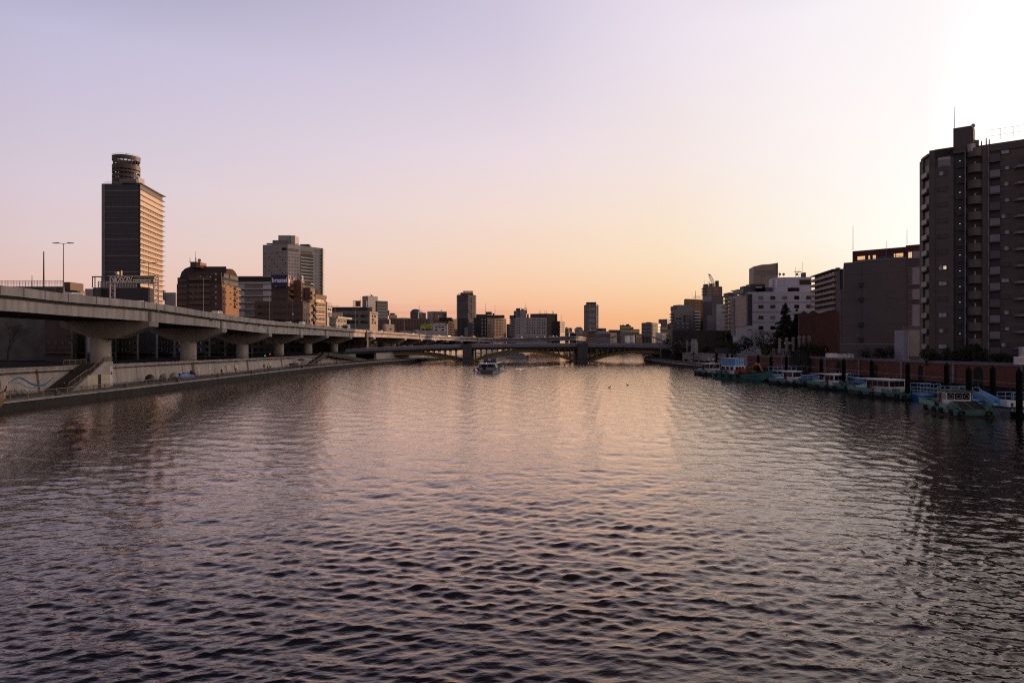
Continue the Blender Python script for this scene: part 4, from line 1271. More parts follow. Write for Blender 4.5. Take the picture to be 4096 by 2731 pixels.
rbox(t.root, 'water_tank', 2084, 2095, 1235, 1241, 644, 3, darksteel)
for px, y0 in ((2080, 1229), (2100, 1229), (2107, 1229)):
    pole(t.root, 'flue', px, y0, 1255, 643, .6 if px == 2100 else .35, midgrey)
rbox(t.root, 'roof_plant', 2108, 2115, 1256, 1272, 642, 3, darkgrey)
pole(t.root, 'antenna', 2101.5, 1214, 1232, 643, .12)
t = bld('black_glass_office', 'black glass office cube with rooftop aerials behind the grey warehouse', 'building', (2121, 690), (2187, 683), (2229, 690), 1254, darkgrey)
for k in range(22):
    strip(t.root, 'mullion', t.f2, 2188 + k * 1.9, 2188.6 + k * 1.9, 1255, 1340, .3, black_wall, ref=2187)
strip(t.root, 'glazing', t.f2, 2188, 2229, 1258, 1340, .1, glass, ref=2187)
for px in (2157, 2163, 2177, 2186, 2210, 2214):
    pole(t.root, 'aerial', px, 1243, 1255, 686, .18)
t = bld('dark_office', 'dark brown stepped office at the right end of the group above the expressway', 'building', (2206, 668), (2240, 660), (2260, 668), 1284, black_wall)
for k in range(5):
    strip(t.root, 'ribbon_window', t.f1, 2209, 2239, 1290 + k * 9, 1293 + k * 9, .1, blind_m)
grid(t.root, t.f2, [2244, 2250, 2256], rows(1290, 1326, 5), 3, 4, style='hole', ref=2242)
pole(t.root, 'mast', 2245, 1258, 1284, 664, .15)
for px0, px1, y0, lab, m_ in ((2255, 2275, 1312, 'small grey stepped house with outside stairs left of the white roof board', midgrey), (2298, 2331, 1312, 'grey house with white rooftop sign boards near the expressway end', midgrey), (2278, 2300, 1332, 'low dark roof between the two white sign boards', darkgrey)):
    t = bld('townhouse', lab, 'building', (px0, 720), (px0 + 6, 712), (px1, 716), y0, m_)
    rbox(t.root, 'roof_plant', px0 + 8, px1 - 5, y0 - 4, y0 + 1, 714, 3, balc_dark)
    grid(t.root, t.f2, [px0 + 10, px1 - 6], [y0 + 8], 4, 4, style='hole', ref=px0 + 6)
sb = thing('rooftop_sign', 'white rooftop sign board with a dark emblem on a roof above the far expressway', 'sign', P(2281, 1334, 708))
fa = Face((Xp(2273, 708), 708), (Xp(2289, 708), 708), 0, 0)
strip(sb, 'board', fa, 2273, 2289, 1311, 1332, .1, white, back=.3)
strip(sb, 'emblem', fa, 2279, 2285, 1314, 1321, .2, darksteel); strip(sb, 'emblem', fa, 2282, 2287, 1320, 1325, .22, darksteel); strip(sb, 'leg', fa, 2275, 2276, 1332, 1340, 0, darksteel, back=.2)
strip(sb, 'text_line', fa, 2275, 2287, 1328, 1330, .2, darksteel)
sb = thing('rooftop_sign', 'wide pale rooftop sign board facing the river left of the dark tower foot', 'sign', P(2313, 1336, 705))
fa = Face((Xp(2299, 705), 705), (Xp(2330, 705), 705), 0, 0)
strip(sb, 'board', fa, 2299, 2329, 1318, 1334, .1, palegrey, back=.3)
strip(sb, 'text_line', fa, 2303, 2316, 1322, 1325, .2, darkgrey)
# --- round tower right of centre
t = thing('apartment_tower', 'tall rounded residential tower with ringed balconies standing alone above the skyline', 'building', (Xp(2367, 1100), 1100, GZ))
cxy = (Xp(2367, 1100), 1108)
hw = 25.5 * 1100 / F
def rsq(s, n=6):
    out = []
    for q in range(4):
        a0 = math.pi / 2 * q
        c = (hw * s * .45 * (1 if q in (0, 3) else -1), hw * s * .45 * (1 if q in (0, 1) else -1))
        for i in range(n + 1):
            a = a0 + math.pi / 2 * i / n
            out.append((cxy[0] + c[0] + hw * s * .55 * math.cos(a), cxy[1] + c[1] + hw * s * .55 * math.sin(a)))
    return out
zt = Zp(1219, 1100)
MB().prism(rsq(.90), GZ, zt).build('wall', black_wall, t)
nf = 30
for i in range(nf):
    z = zt - (i + .2) * (zt - 12) / nf
    MB().prism(rsq(1.02), z - 1.05, z).build('balcony', palegrey, t)
for i in range(14):
    a = 6.2832 * (i + .5) / 14
    q = rsq(1.04)[(i * 2) % 28]
    MB().box(q[0] - .5, q[0] + .5, q[1] - .5, q[1] + .5, GZ, zt).build('pilaster', lightgrey, t)
MB().prism(rsq(.72), zt, Zp(1208.5, 1100)).build('crown', black_wall, t)
for i in range(14):
    a = rsq(.73)[(i * 2) % 28]
    MB().box(a[0] - .4, a[0] + .4, a[1] - .4, a[1] + .4, zt, Zp(1208, 1100)).build('crown_rib', midgrey, t)
# --- centre right, low far city
def block(px0, pxc, px1, y0, Y, m_, label, name='office_block', nb=0, style='ribbon', cat='building', cop=None, rise=.012):
    t = bld(name, label, cat, (px0, Y * (1 + rise)), (pxc, Y), (px1, Y * (1 + rise)), y0, m_, coping=cop)
    for k in range(nb):
        yb = 1345 if Y > 500 else 1330
        y = y0 + 5 + k * (yb - y0) / nb
        h = (yb - y0) / nb * .42
        if style == 'ribbon':
            strip(t.root, 'ribbon_window', t.f1, px0 + 1, pxc - .5, y, y + h, .12, glass, ref=pxc - .5)
            strip(t.root, 'ribbon_window', t.f2, pxc + .5, px1 - 1, y, y + h, .12, glass, ref=pxc + .5)
        elif style == 'balcony':
            strip(t.root, 'balcony', t.f1, px0 + .5, pxc, y, y + h, .9, slab, ref=pxc)
            strip(t.root, 'balcony', t.f2, pxc, px1 - .5, y, y + h, .9, slab, ref=pxc)
    return t
t = block(2330, 2345, 2378, 1321, 760, brown_tile, 'dark brown apartment block at the foot of the round tower', 'brown_block', 5)
t = block(2360, 2364, 2425, 1312, 880, darkgrey, 'wide dark grey flat roofed block just right of the round tower', nb=3)
t = block(2377, 2441, 2467, 1331, 790, lightgrey, 'wide pale office with horizontal bands seen above the bridge parapet', nb=4)
strip(t.root, 'sunlit_side_wall', t.f2, 2442, 2467, 1332, 1372, .1, beige, ref=2441)  # warm lit part painted beige on the grey office
grid(t.root, t.f2, [2446, 2452, 2458, 2464], [1337, 1345, 1352], 3.5, 4, style='hole', ref=2441, off=.12)
rbox(t.root, 'roof_plant', 2392, 2440, 1325, 1332, 800, 10, palegrey)
t = block(2434, 2440, 2506, 1319, 850, midgrey, 'grey office with fine vertical ribs left of the white banner', nb=4)
for k in range(20): strip(t.root, 'rib', t.f2, 2468 + k * 1.9, 2468.6 + k * 1.9, 1330, 1370, .3, lightgrey, ref=2440)
t = block(2479, 2482, 2524, 1301, 830, black_wall, 'dark stepped tower with rooftop tanks on the low skyline', nb=3)
rbox(t.root, 'roof_plant', 2507, 2517, 1296, 1302, 832, 6, black_wall); rbox(t.root, 'roof_plant', 2480, 2484, 1299, 1303, 832, 2, black_wall); rbox(t.root, 'roof_plant', 2489, 2497, 1299, 1303, 832, 3, black_wall)
t = block(2524, 2527, 2558, 1316, 860, brown_tile, 'low dark brown block right of the stepped tower', nb=2)
rbox(t.root, 'roof_plant', 2525, 2534, 1308, 1317, 862, 6, balc_dark)
t = block(2499, 2501, 2541, 1343, 720, white, 'white windowless panel building behind the bridge parapet')
pole(t.root, 'mast', 2504, 1325, 1343, 718, .15)
t = block(2541, 2544, 2570, 1336, 730, mat('ochre render', (.25, .17, .08), .85, .1), 'ochre building with mast between the white banner wall and the balcony block', nb=3)
t = block(2567, 2609, 2627, 1290, 740, midgrey, 'twelve storey apartment block ruled with white balcony lines', 'apartment_block', 10, 'balcony')
for px in (2568, 2582, 2606): strip(t.root, 'pilaster', t.f1, px, px + 2, 1291, 1373, 1.0, lightgrey, ref=2609)
rbox(t.root, 'roof_plant', 2587, 2603, 1288, 1291, 745, 5, midgrey)
t = block(2626, 2630, 2643, 1293, 760, darkgrey, 'thin dark block wedged right of the balcony block', nb=4)
t = block(2634, 2669, 2680, 1276, 1080, lightgrey, 'distant pale slab with fine horizontal lines on the skyline')
for k in range(6): strip(t.root, 'ribbon_window', t.f1, 2635, 2668, 1279 + k * 5, 1281 + k * 5, .12, midgrey, ref=2668)
t = block(2641, 2645, 2690, 1304, 700, black_wall, 'dark brown building under the distant pale slab', nb=2)
t = block(2622, 2626, 2664, 1330, 690, palegrey, 'white apartment house with zigzag outside stairs beside the bridge end', 'apartment_block')
for k in range(5):
    y = 1337 + k * 8
    grid(t.root, t.f2, [2631, 2638], [y], 4, 4, style='hole', ref=2626)
    strip(t.root, 'stair_landing', t.f2, 2646, 2663, y, y + 4.5, .8, white, ref=2626)
t = bld('round_restaurant', 'rounded building corner glinting gold in the last sun at the right bank', 'building', (2671, 600), (2674, 596), (2690, 600), 1294, black_wall)
for k in range(3):
    MB().lathe((Xp(2680, 594), 596, 0), [(1.9, Zp(1316 - k * 7, 594)), (2.2, Zp(1311 - k * 7, 594))], 14).build('window_ring', goldglass, t.root)
# tied arch railway bridge far behind
ab = thing('railway_bridge', 'far grey tied arch railway bridge seen over the road bridge parapet', 'bridge', (Xp(2532, 640), 640, 4))
for yy in (640, 652):
    pts = []
    for i in range(31):
        px = 2396 + (2668 - 2396) * i / 30
        pts.append(P(px, 1372 - 36 * (1 - ((px - 2532) / 136) ** 2), yy))
    mb = MB()
    for a, b in zip(pts[:-1], pts[1:]):
        mb.hexa([(a[0], yy, a[2] - .6), (b[0], yy, b[2] - .6), (b[0], yy + .8, b[2] - .6), (a[0], yy + .8, a[2] - .6)], [(a[0], yy, a[2] + .6), (b[0], yy, b[2] + .6), (b[0], yy + .8, b[2] + .6), (a[0], yy + .8, a[2] + .6)])
    mb.build('arch', midgrey, ab)
    for i in range(2, 29, 2):
        p = pts[i]
        MB().tube((p[0], yy + .4, 9), (p[0], yy + .4, p[2]), .22, n=5).build('hanger', midgrey, ab)
MB().box(Xp(2390, 640), Xp(2680, 640), 640, 653, 7.0, 9.2).build('deck', midgrey, ab)
MB().box(Xp(2388, 640), Xp(2396, 640), 640, 653, -2, 7).build('pier', darkcon, ab); MB().box(Xp(2672, 640), Xp(2682, 640), 640, 653, -2, 7).build('pier', darkcon, ab)

# ================================================================== street level under the expressway
shade = mat('shade toned dark render', (0.055, 0.052, 0.05), .9, .2, .3, streak=.2)  # shade under the expressway is put into these three wall colours
shade2 = mat('shade toned brown render', (0.085, 0.062, 0.05), .9, .2, .3, streak=.2)
shade3 = mat('shade toned blue grey render', (0.10, 0.105, 0.125), .9, .15, .3, streak=.2)
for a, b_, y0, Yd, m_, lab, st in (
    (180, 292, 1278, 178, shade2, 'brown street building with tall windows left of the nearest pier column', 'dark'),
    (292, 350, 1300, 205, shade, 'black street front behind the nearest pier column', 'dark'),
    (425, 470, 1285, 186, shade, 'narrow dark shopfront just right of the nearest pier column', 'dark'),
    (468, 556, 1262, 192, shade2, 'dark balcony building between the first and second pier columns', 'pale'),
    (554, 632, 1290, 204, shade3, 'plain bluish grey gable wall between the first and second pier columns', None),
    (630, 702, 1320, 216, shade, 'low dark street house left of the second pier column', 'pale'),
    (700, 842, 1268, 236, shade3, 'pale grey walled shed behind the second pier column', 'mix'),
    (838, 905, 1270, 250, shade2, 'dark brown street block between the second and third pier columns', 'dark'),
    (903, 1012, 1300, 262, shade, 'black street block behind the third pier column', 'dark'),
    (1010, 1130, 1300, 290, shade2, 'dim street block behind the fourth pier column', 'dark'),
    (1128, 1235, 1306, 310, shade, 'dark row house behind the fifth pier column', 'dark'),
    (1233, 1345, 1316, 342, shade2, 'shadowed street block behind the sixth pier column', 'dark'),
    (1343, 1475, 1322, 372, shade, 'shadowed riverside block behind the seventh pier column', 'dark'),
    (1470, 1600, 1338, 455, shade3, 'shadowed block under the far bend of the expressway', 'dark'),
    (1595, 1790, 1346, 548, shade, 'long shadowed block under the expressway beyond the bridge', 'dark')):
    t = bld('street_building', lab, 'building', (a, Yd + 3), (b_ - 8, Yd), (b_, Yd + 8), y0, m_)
    if st:
        n_ = max(2, int((b_ - a) / 24))
        grid(t.root, t.f1, [a + (b_ - a) * (i + .5) / n_ for i in range(n_)], [1372, 1398] if y0 < 1330 else [1385], (b_ - a) / n_ * .55, 13, style=st, ref=b_ - 8)
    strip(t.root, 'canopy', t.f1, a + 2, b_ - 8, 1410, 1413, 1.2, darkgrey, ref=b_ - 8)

# ================================================================== RIGHT BANK
brick = mat('orange red brick', (0.17, 0.058, 0.036), .85, .2, .8, tile=(.5, .22))
rw = crom([(x, y, 0) for x, y in RW if y < 301], 6)
RT = lambda y: float(np.interp(y, [20, 120, 170, 235, 300], [5.9, 5.72, 5.5, 5.2, 5.0]))
def rwall(sel, z0, off0, off1, dz0, dz1):
    mb = MB(); sweep(mb, sel, [(off0, 'b', 0), (off0, 't', dz1), (off1, 't', dz1), (off1, 'b', 0)] if dz0 is None else [(off0, 't', dz0), (off0, 't', dz1), (off1, 't', dz1), (off1, 't', dz0)], lambda i, k: z0 if k == 'b' else RT(sel[i][1]))
    return mb
bw = thing('brick_wall', 'long orange red brick flood wall with dark pointed arches behind the moored boats', 'wall', (90.5, 120, 1))
ksel = [p for p in rw if p[1] <= 236]
rwall(ksel, 1.0, 0, -1, None, 0).build('wall', brick, bw)
rwall(ksel, 1.0, .18, -1.1, -.5, .1).build('coping', mat('weathered coping', (0.17, 0.165, 0.18), .85, .25, 1.0), bw)
gw = thing('flood_wall', 'grey beige concrete flood wall right of the bridge behind the small pines', 'wall', (76, 290, 1))
gsel = [p for p in rw if p[1] >= 235]
rwall(gsel, 1.0, 0, -1, None, 0).build('wall', wallcon, gw)
rwall(gsel, 1.0, .15, -1.1, -.4, .1).build('coping', concrete, gw)
def on_rwall(px, off=0.0):
    best = None
    for a, b in zip(rw[:-1], rw[1:]):
        pa, pb = CX + a[0] / a[1] * F, CX + b[0] / b[1] * F
        if min(pa, pb) <= px <= max(pa, pb):
            k = (px - CX) / F
            t = (k * a[1] - a[0]) / ((b[0] - a[0]) - k * (b[1] - a[1]))
            return a[0] + (b[0] - a[0]) * t - off, a[1] + (b[1] - a[1]) * t
    return 90 - off, 118
ivy = mat('dark ivy', (0.018, 0.022, 0.014), .95, .4, 2.0)
for px, wd, y0 in ((3505, 14, 1458), (3684, 18, 1460), (3915, 32, 1467), (3085, 18, 1424), (3355, 20, 1446)):
    x, y = on_rwall(px, .12)
    hw = wd / 2 * y / F / math.cos(R(20)) * 1.3
    dirv = (-.2, .98)
    zt = Zp(y0, y)
    pts = [(-hw, 1.0), (hw, 1.0), (hw, zt - hw)] + [(hw * math.cos(a), zt - hw + hw * math.sin(a)) for a in (.5, 1.0, 1.57, 2.1, 2.6)] + [(-hw, zt - hw)]
    mb = MB(); mb.hexa([(x + dirv[0] * s_, y + dirv[1] * s_, z) for s_, z in pts], [(x + .1 + dirv[0] * s_, y + dirv[1] * s_, z) for s_, z in pts])
    mb.build('arch_niche', ivy, bw)
for px in (3608, 3816, 4090, 3304, 3208, 3130, 3438):
    x, y = on_rwall(px, .14)
    MB().box(x - .1, x + .1, y - .28, y + .28, 1.5, RT(y) - .45).build('drain_channel', mat('pale drain channel', (.22, .22, .24), .8, .2), bw)
for px, w_ in ((2838, 1.2), (2853, 1.4)):
    x, y = on_rwall(px, .05)
    MB().box(x - .05, x + .05, y - w_, y + w_, 2.4, 3.4).build('notice_board', white, gw)

# fence on the quay in front of the brick wall
fn = thing('wire_fence', 'tall dark wire fence with leaning post tips along the right quay', 'fence', (72, 110, PZ))
fl = [(72.5, y) for y in np.arange(62, 232, 3.4)]
for x, y in fl:
    MB().path([(x, y, PZ), (x, y, 3.6), (x + .45, y - .25, 4.25)], .055, 5).build('post', darksteel, fn)
for z_ in (1.5, 2.4, 3.3, 3.62):
    mb = MB()
    for a, b in zip(fl[:-1], fl[1:]): mb.tube((a[0], a[1], z_), (b[0], b[1], z_), .02 if z_ < 3.5 else .035, n=4)
    mb.build('wire', greysteel if z_ > 3.5 else darksteel, fn)
# mooring piles with pointed caps
pile_m = mat('black tarred pile', (0.008, 0.009, 0.008), .95, .3, 1.0, spec=.1)
mb = MB(); mb.lathe((0, 0, 0), [(.36, -3), (.36, 5.75), (.38, 5.76), (.38, 5.95), (.02, 6.5)], 14)
pile0 = mb.build('mooring_pile', pile_m)
tag(pile0, 'black mooring pile with pointed cap, nearest one at the right edge of the water', 'mooring pile', 'mooring piles along the right quay')
PL = [(4077, 84), (3971, 95), (3875, 93), (3787, 104), (3631, 114), (3487, 125), (3375, 136), (3285, 146), (3145, 164), (3086, 174), (3033, 183), (2928, 205), (2910, 209), (2866, 220)]
PLAB = [None, 'black mooring pile with pointed cap behind the pale blue gangway', 'black mooring pile with pointed cap rising right of the nearest white wheelhouse', 'black mooring pile with pointed cap above the blue railed pontoon behind the nearest workboat',
        'black mooring pile with pointed cap behind the long cabin of the second workboat', 'black mooring pile with pointed cap between the second and third nearest workboats', 'black mooring pile with pointed cap behind the third workboat',
        'black mooring pile with pointed cap under the white container signs', 'black mooring pile with pointed cap left of the ivy covered steps', 'black mooring pile with pointed cap beside an ivy arch of the brick wall',
        'black mooring pile with pointed cap behind the excavator boom', 'black mooring pile, right of a close pair on the grey wall', 'black mooring pile, left of a close pair on the grey wall', 'black mooring pile farthest away, left of the blue container']
for i, (px, Yd) in enumerate(PL):
    if i == 0: pile0.location = (Xp(px, Yd), Yd, -.1)
    else: dup(pile0, (Xp(px, Yd), Yd, random.uniform(-.3, .15)), 0, PLAB[i])

# --- right edge apartment tower
tw = mat('dark grey brown tower tile', (0.122, 0.108, 0.096), .75, .1, .3, tile=(3.3, 3.45))
tw2 = mat('dark grey brown tile bays', (0.105, 0.093, 0.084), .75, .1, .3)
t = bld('apartment_tower', 'tall dark grey brown apartment tower filling the right edge with curved balconies', 'building', (3683, 158), (3719, 152.6), (5827, 108.4), 612, tw)  # wall extended far out of view to stop sun glints on the water
f = t.f2
strip(t.root, 'roof_step', f, 3741, 3817, 601, 640, .5, tw2, ref=3741)
strip(t.root, 'stair_house', f, 3812, 3893, 512, 612, -.5, tw2, ref=3812, back=5)
strip(t.root, 'roof_step', f, 3928, 4200, 588, 612, .3, tw2, ref=3929, back=3)
x, y, z = P(3818, 428, 150); MB().tube((x, y, Zp(512, 150)), (x, y, z), .07, .03, 6).build('lightning_rod', mat('reddish rod', (.4, .2, .18), .6), t.root)
dish(t.root, 3893, 503, 148, .45)
strip(t.root, 'pilaster', f, 3719, 3741, 607, 1440, .9, tw2, ref=3719)
strip(t.root, 'corner_pier', t.f1, 3684, 3698, 628, 1440, .3, tw2, ref=3715)
strip(t.root, 'corner_parapet', t.f1, 3696, 3719, 618, 628, .4, tw2, ref=3715)
strip(t.root, 'bay_wall', f, 3741, 3815, 604, 1440, .5, tw, ref=3741)
strip(t.root, 'stair_shade_panel', f, 3815.5, 3864, 612, 1440, .06, black_wall, ref=3815)  # flat dark sheets here paint the shade of the recessed stair and balconies
strip(t.root, 'stair_shade_panel', f, 3864.5, 3930, 612, 1440, .05, mat('shadowed balcony wall', (.05, .045, .04), .8), ref=3865)
strip(t.root, 'roof_slab', f, 3814, 3866, 608, 619, .9, tw2, ref=3815)
strip(t.root, 'pilaster', f, 3930, 3958, 592, 1440, .5, tw, ref=3930)
railm = mat('grey balcony railing', (0.22, 0.215, 0.23), .5, .1)
NF = 13
for i in range(NF):
    y1 = 699 + i * 62.3
    sty = ['mix', 'dark', 'dark', 'dark', 'dark', 'dark', 'lit', 'mix', 'pale', 'mix', 'mix', 'mix', 'dark'][i]
    if i == 0: win(t.root, f, f.at(3778), f.z(650, 3778), 2.4, 2.2, 'white', off=.5); strip(t.root, 'balcony', f, 3755, 3801, 647, 671, 1.0, railm, ref=3741, back=-.9)
    win(t.root, f, f.at(3773), f.z(y1 + 1, 3741), 1.75, 1.05, 'mix' if sty in ('lit', 'mix') else 'dark', off=.5)
    if sty == 'lit': win(t.root, f, f.at(3781), f.z(y1 + 1, 3741), .7, .9, 'lit', off=.58)
    elif sty == 'mix': win(t.root, f, f.at(3767 if i % 2 == 0 else 3780), f.z(y1 + 1, 3741), .7, .9, 'white', off=.57)
    # recessed corner balconies on the left
    strip(t.root, 'balcony', t.f1, 3699, 3719, y1 - 21 + 12, y1 + 10, .7, railm, ref=3715, back=-.6)
    strip(t.root, 'balcony_slab', t.f1, 3698, 3719, y1 + 10, y1 + 15, .9, tw2, ref=3715)
    strip(t.root, 'balcony_shade_panel', t.f1, 3700, 3717, y1 - 40, y1 - 10, .05, black_wall, ref=3715)  # flat black sheet paints the shade behind the corner balcony
    # stair landings with a lamp each
    strip(t.root, 'landing_rail', f, 3826, 3861, y1 - 41, y1 - 22, .6, mat('dark grey landing', (.055, .055, .062), .7), ref=3815, back=-.5)
    p = f.pt(f.at(3840), .3); zc = f.z(y1 - 50, 3815)
    MB().box(p.x - .09, p.x + .09, p.y - .1, p.y + .1, zc - .04, zc + .04).build('stair_lamp', mat('stair lamp glow', (.9, .8, .6), .5, 0, emit=((1, .82, .55), .7)), t.root)
    # curved balconies
    za, zb_ = f.z(602 + i * 62.7, 3867), f.z(634 + i * 62.7, 3867)
    d0, d1 = f.at(3868), f.at(3929)
    mb = MB(); n = 12
    o_ = [tuple(f.pt(d0 + (d1 - d0) * k / n, .35 + 1.1 * math.sin(math.pi * k / n) ** .7)) for k in range(n + 1)]
    mb.prism(o_ + [tuple(f.pt(d1, .05)), tuple(f.pt(d0, .05))], zb_, za)
    mb.build('curved_balcony', mat('balcony tile band', (.13, .115, .104), .75, .08), t.root)
    win(t.root, f, f.at(3901), f.z(y1 - 44 + 9, 3867), .35, 1.3, 'white', off=.1)
    # rail balconies right of the drain pipe
    q = 636 + i * 64
    strip(t.root, 'balcony_shade_panel', f, 3962, 4001, q - 46, q - 14, .06, black_wall, ref=3962)  # shade behind the railing painted as a flat black sheet
    strip(t.root, 'balcony', f, 3960, 4001, q - 14, q + 12, 1.0, railm if i % 3 else mat('dark mesh railing', (.10, .10, .11), .6), ref=3962, back=-.9)
    strip(t.root, 'balcony_slab', f, 3958, 4002, q + 12, q + 18, 1.1, tw2, ref=3962)
    win(t.root, f, f.at(4020), f.z(611 + i * 64, 4005), 1.6, .95, ('mix', 'mix', 'dark', 'mix', 'dark')[i % 5], off=.08)
    if i % 2 == 0: win(t.root, f, f.at(4026 if i % 4 else 4014), f.z(611 + i * 64, 4005), .65, .85, 'white', off=.14)
    # angular balconies at the frame edge
    q = 668 + i * 65.5
    za, zb_ = f.z(q, 4056), f.z(q + 9, 4056)
    e0, e1, e2 = f.at(4054), f.at(4072), f.at(4250)
    mb = MB(); mb.prism([tuple(f.pt(e0, .1)), tuple(f.pt(e0, .5)), tuple(f.pt(e1, 1.7)), tuple(f.pt(e2, 1.7)), tuple(f.pt(e2, .1))], zb_, za)
    mb.build('angled_balcony', mat('lavender grey slab', (.24, .235, .26), .7, .1), t.root)
    mb = MB(); mb.prism([tuple(f.pt(f.at(4072), 1.55)), tuple(f.pt(f.at(4096), 2.1)), tuple(f.pt(e2, 2.1)), tuple(f.pt(e2, 1.5))], zb_ + 1.0, za + 1.2)
    mb.build('angled_parapet', tw2, t.root)
strip(t.root, 'drain_pipe', f, 3952.5, 3955.5, 592, 1438, .68, mat('pale drain pipe', (.30, .30, .34), .5), ref=3953)
strip(t.root, 'drain_pipe', f, 3861, 3863.5, 612, 1380, 1.2, mat('pale drain pipe', (.30, .30, .34)), ref=3862)
mb = MB()
for px in (4000, 4052, 4104):
    mb.tube((*f.pt(f.at(px), -.5), t.zt + .8), (*f.pt(f.at(px), -.5), t.zt + 3.2), .05, n=5)
for h_ in (1.6, 2.9):
    mb.tube((*f.pt(f.at(3950), -.5), t.zt + h_ + .2), (*f.pt(f.at(4250), -.5), t.zt + h_ + .2), .03, n=4)
mb.build('roof_railing', mat('pink railing', (.5, .35, .33), .6), t.root)
for px, y0 in ((3926, 565), (3945, 553), (3957, 558)):
    pole(t.root, 'vent_pipe', px, y0, 600, 147, .16)
rbox(t.root, 'roof_tank', 3885, 3902, 574, 604, 146.5, 1.2, palegrey); rbox(t.root, 'roof_screen', 3893, 3916, 560, 604, 149, .4, tw2)

# --- grey windowless store with a white stair window strip
dg = mat('dull charcoal render', (0.145, 0.135, 0.135), .85, .08, .15, tile=(40, 7.1))
t = bld('grey_store', 'large plain charcoal building with a lavender window strip and red brick rooftop', 'building', (3373, 205), (3375, 193), (3688, 180), 1052, dg)
f = t.f2
strip(t.root, 'raised_bay', f, 3452, 3688, 1043, 1440, .35, dg, ref=3452)
strip(t.root, 'stair_bay', f, 3630, 3688, 1002, 1440, .55, mat('grey violet render', (.115, .105, .12), .8, .08), ref=3640)
strip(t.root, 'rooftop', f, 3397, 3640, 1001, 1056, -3, redbrick, ref=3397, back=14)
strip(t.root, 'rooftop', f, 3611, 3690, 977, 1010, -3.2, redbrick, ref=3611, back=12)
for a, b in ((3412, 3493), (3508, 3604)):
    strip(t.root, 'roof_window', f, a, b, 1020, 1044, -2.9, black_wall, ref=3412, back=3.2)
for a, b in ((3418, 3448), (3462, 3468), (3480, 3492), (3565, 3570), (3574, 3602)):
    strip(t.root, 'sunset_glow_pane', f, a, b, 1023, 1037, -2.8, mat('sunset through glass', (.8, .45, .2), .3, 0, emit=((1.0, .58, .26), .75)), ref=3412, back=3.0)  # no lamp behind: sunset glow put into the panes as emission
for a, b, y0, y1 in ((3410, 3455, 1040, 1052), (3455, 3625, 1030, 1044)):
    mb = MB(); za, zb_ = f.z(y0 + 4, 3455), f.z(y1, 3455)
    for k in range(7):
        p = f.pt(f.at(a + (b - a) * k / 6), .1); mb.tube((p.x, p.y, zb_), (p.x, p.y, za), .04, n=4)
    p, q = f.pt(f.at(a), .1), f.pt(f.at(b), .1); mb.tube((p.x, p.y, za), (q.x, q.y, za), .045, n=4)
    mb.build('roof_railing', greysteel, t.root)
strip(t.root, 'parapet_cap', f, 3452, 3630, 1042, 1045, .5, slab, ref=3452); strip(t.root, 'parapet_cap', f, 3375, 3455, 1051.5, 1054, .15, slab, ref=3375)
for y0, y1, n in ((1070, 1139, 5), (1157, 1198, 3), (1218, 1303, 6)):
    strip(t.root, 'window_panel', f, 3652, 3686, y0, y1, .66, mat('lavender panel', (.40, .385, .44), .6, .05), ref=3652)
    for k in range(n):
        h = (y1 - y0) / n
        grid(t.root, f, [3644], [y0 + h * (k + .5)], 13, h * .88, style='pale', ref=3640, off=.58)
    strip(t.root, 'sill', f, 3636, 3687, y1, y1 + 1.6, .9, slab, ref=3640)
win(t.root, f, f.at(3643), f.z(1021, 3640), 1.0, 1.7, 'lit', off=.6)
strip(t.root, 'window_panel', f, 3651, 3686, 1007, 1034, .66, mat('lavender panel', (.40, .385, .44)), ref=3652)
for py in (1146, 1204, 1305, 1363):
    strip(t.root, 'escape_balcony', f, 3437, 3455, py - 14, py + 3, .8, darksteel, ref=3440)
strip(t.root, 'plinth_band', f, 3362, 3612, 1374, 1376, .5, slab, ref=3440)
for px, y0, y1 in ((3412, 903, 1001), (3628, 915, 978), (3545, 965, 1035)):
    pole(t.root, 'lightning_rod', px, y0, y1, 188, .07, mat('reddish rod', (.4, .2, .18)))
strip(t.root, 'plinth', f, 3361, 3614, 1376, 1440, .4, dg, ref=3440)
u = bld('grey_annex', 'lower charcoal slab against the left side of the large plain store', 'building', (3359, 206), (3361, 198), (3376, 197), 1157, dg)
# tank house
u = thing('storage_tank', 'pale blue rounded tank house with a railed top at the foot of the apartment tower', 'tank', (Xp(3650, 170), 170, GZ))
mb = MB(); zt = Zp(1320, 170); x0, x1 = Xp(3614, 170), Xp(3692, 170)
pts = [(x0 + 1 - math.cos(a) * 1.0, 169 + 1.2 - math.sin(a) * 1.2) for a in rows(0, math.pi / 2, 6)] + [(x1, 169), (x1, 174), (x0, 174)]
mb.prism(pts, GZ, zt); mb.build('wall', mat('pale blue grey steel', (.27, .28, .34), .5, .1, .4), u)
mb = MB()
for k in range(8):
    px = 3615 + k * 10; mb.tube(P(px, 1320, 169.3), P(px, 1309, 169.3), .03, n=4)
mb.tube(P(3614, 1309, 169.3), P(3690, 1309, 169.3), .04, n=4); mb.tube(P(3614, 1314, 169.3), P(3690, 1314, 169.3), .03, n=4)
mb.build('roof_railing', greysteel, u)
MB().tube(P(3633, 1436, 168.7), P(3633, 1335, 168.7), .12, n=8).build('pipe', palegrey, u)
MB().box(Xp(3638, 168.9), Xp(3678, 168.9), 168.8, 169.02, Zp(1437, 169), Zp(1424, 169)).build('door', darkgrey, u)

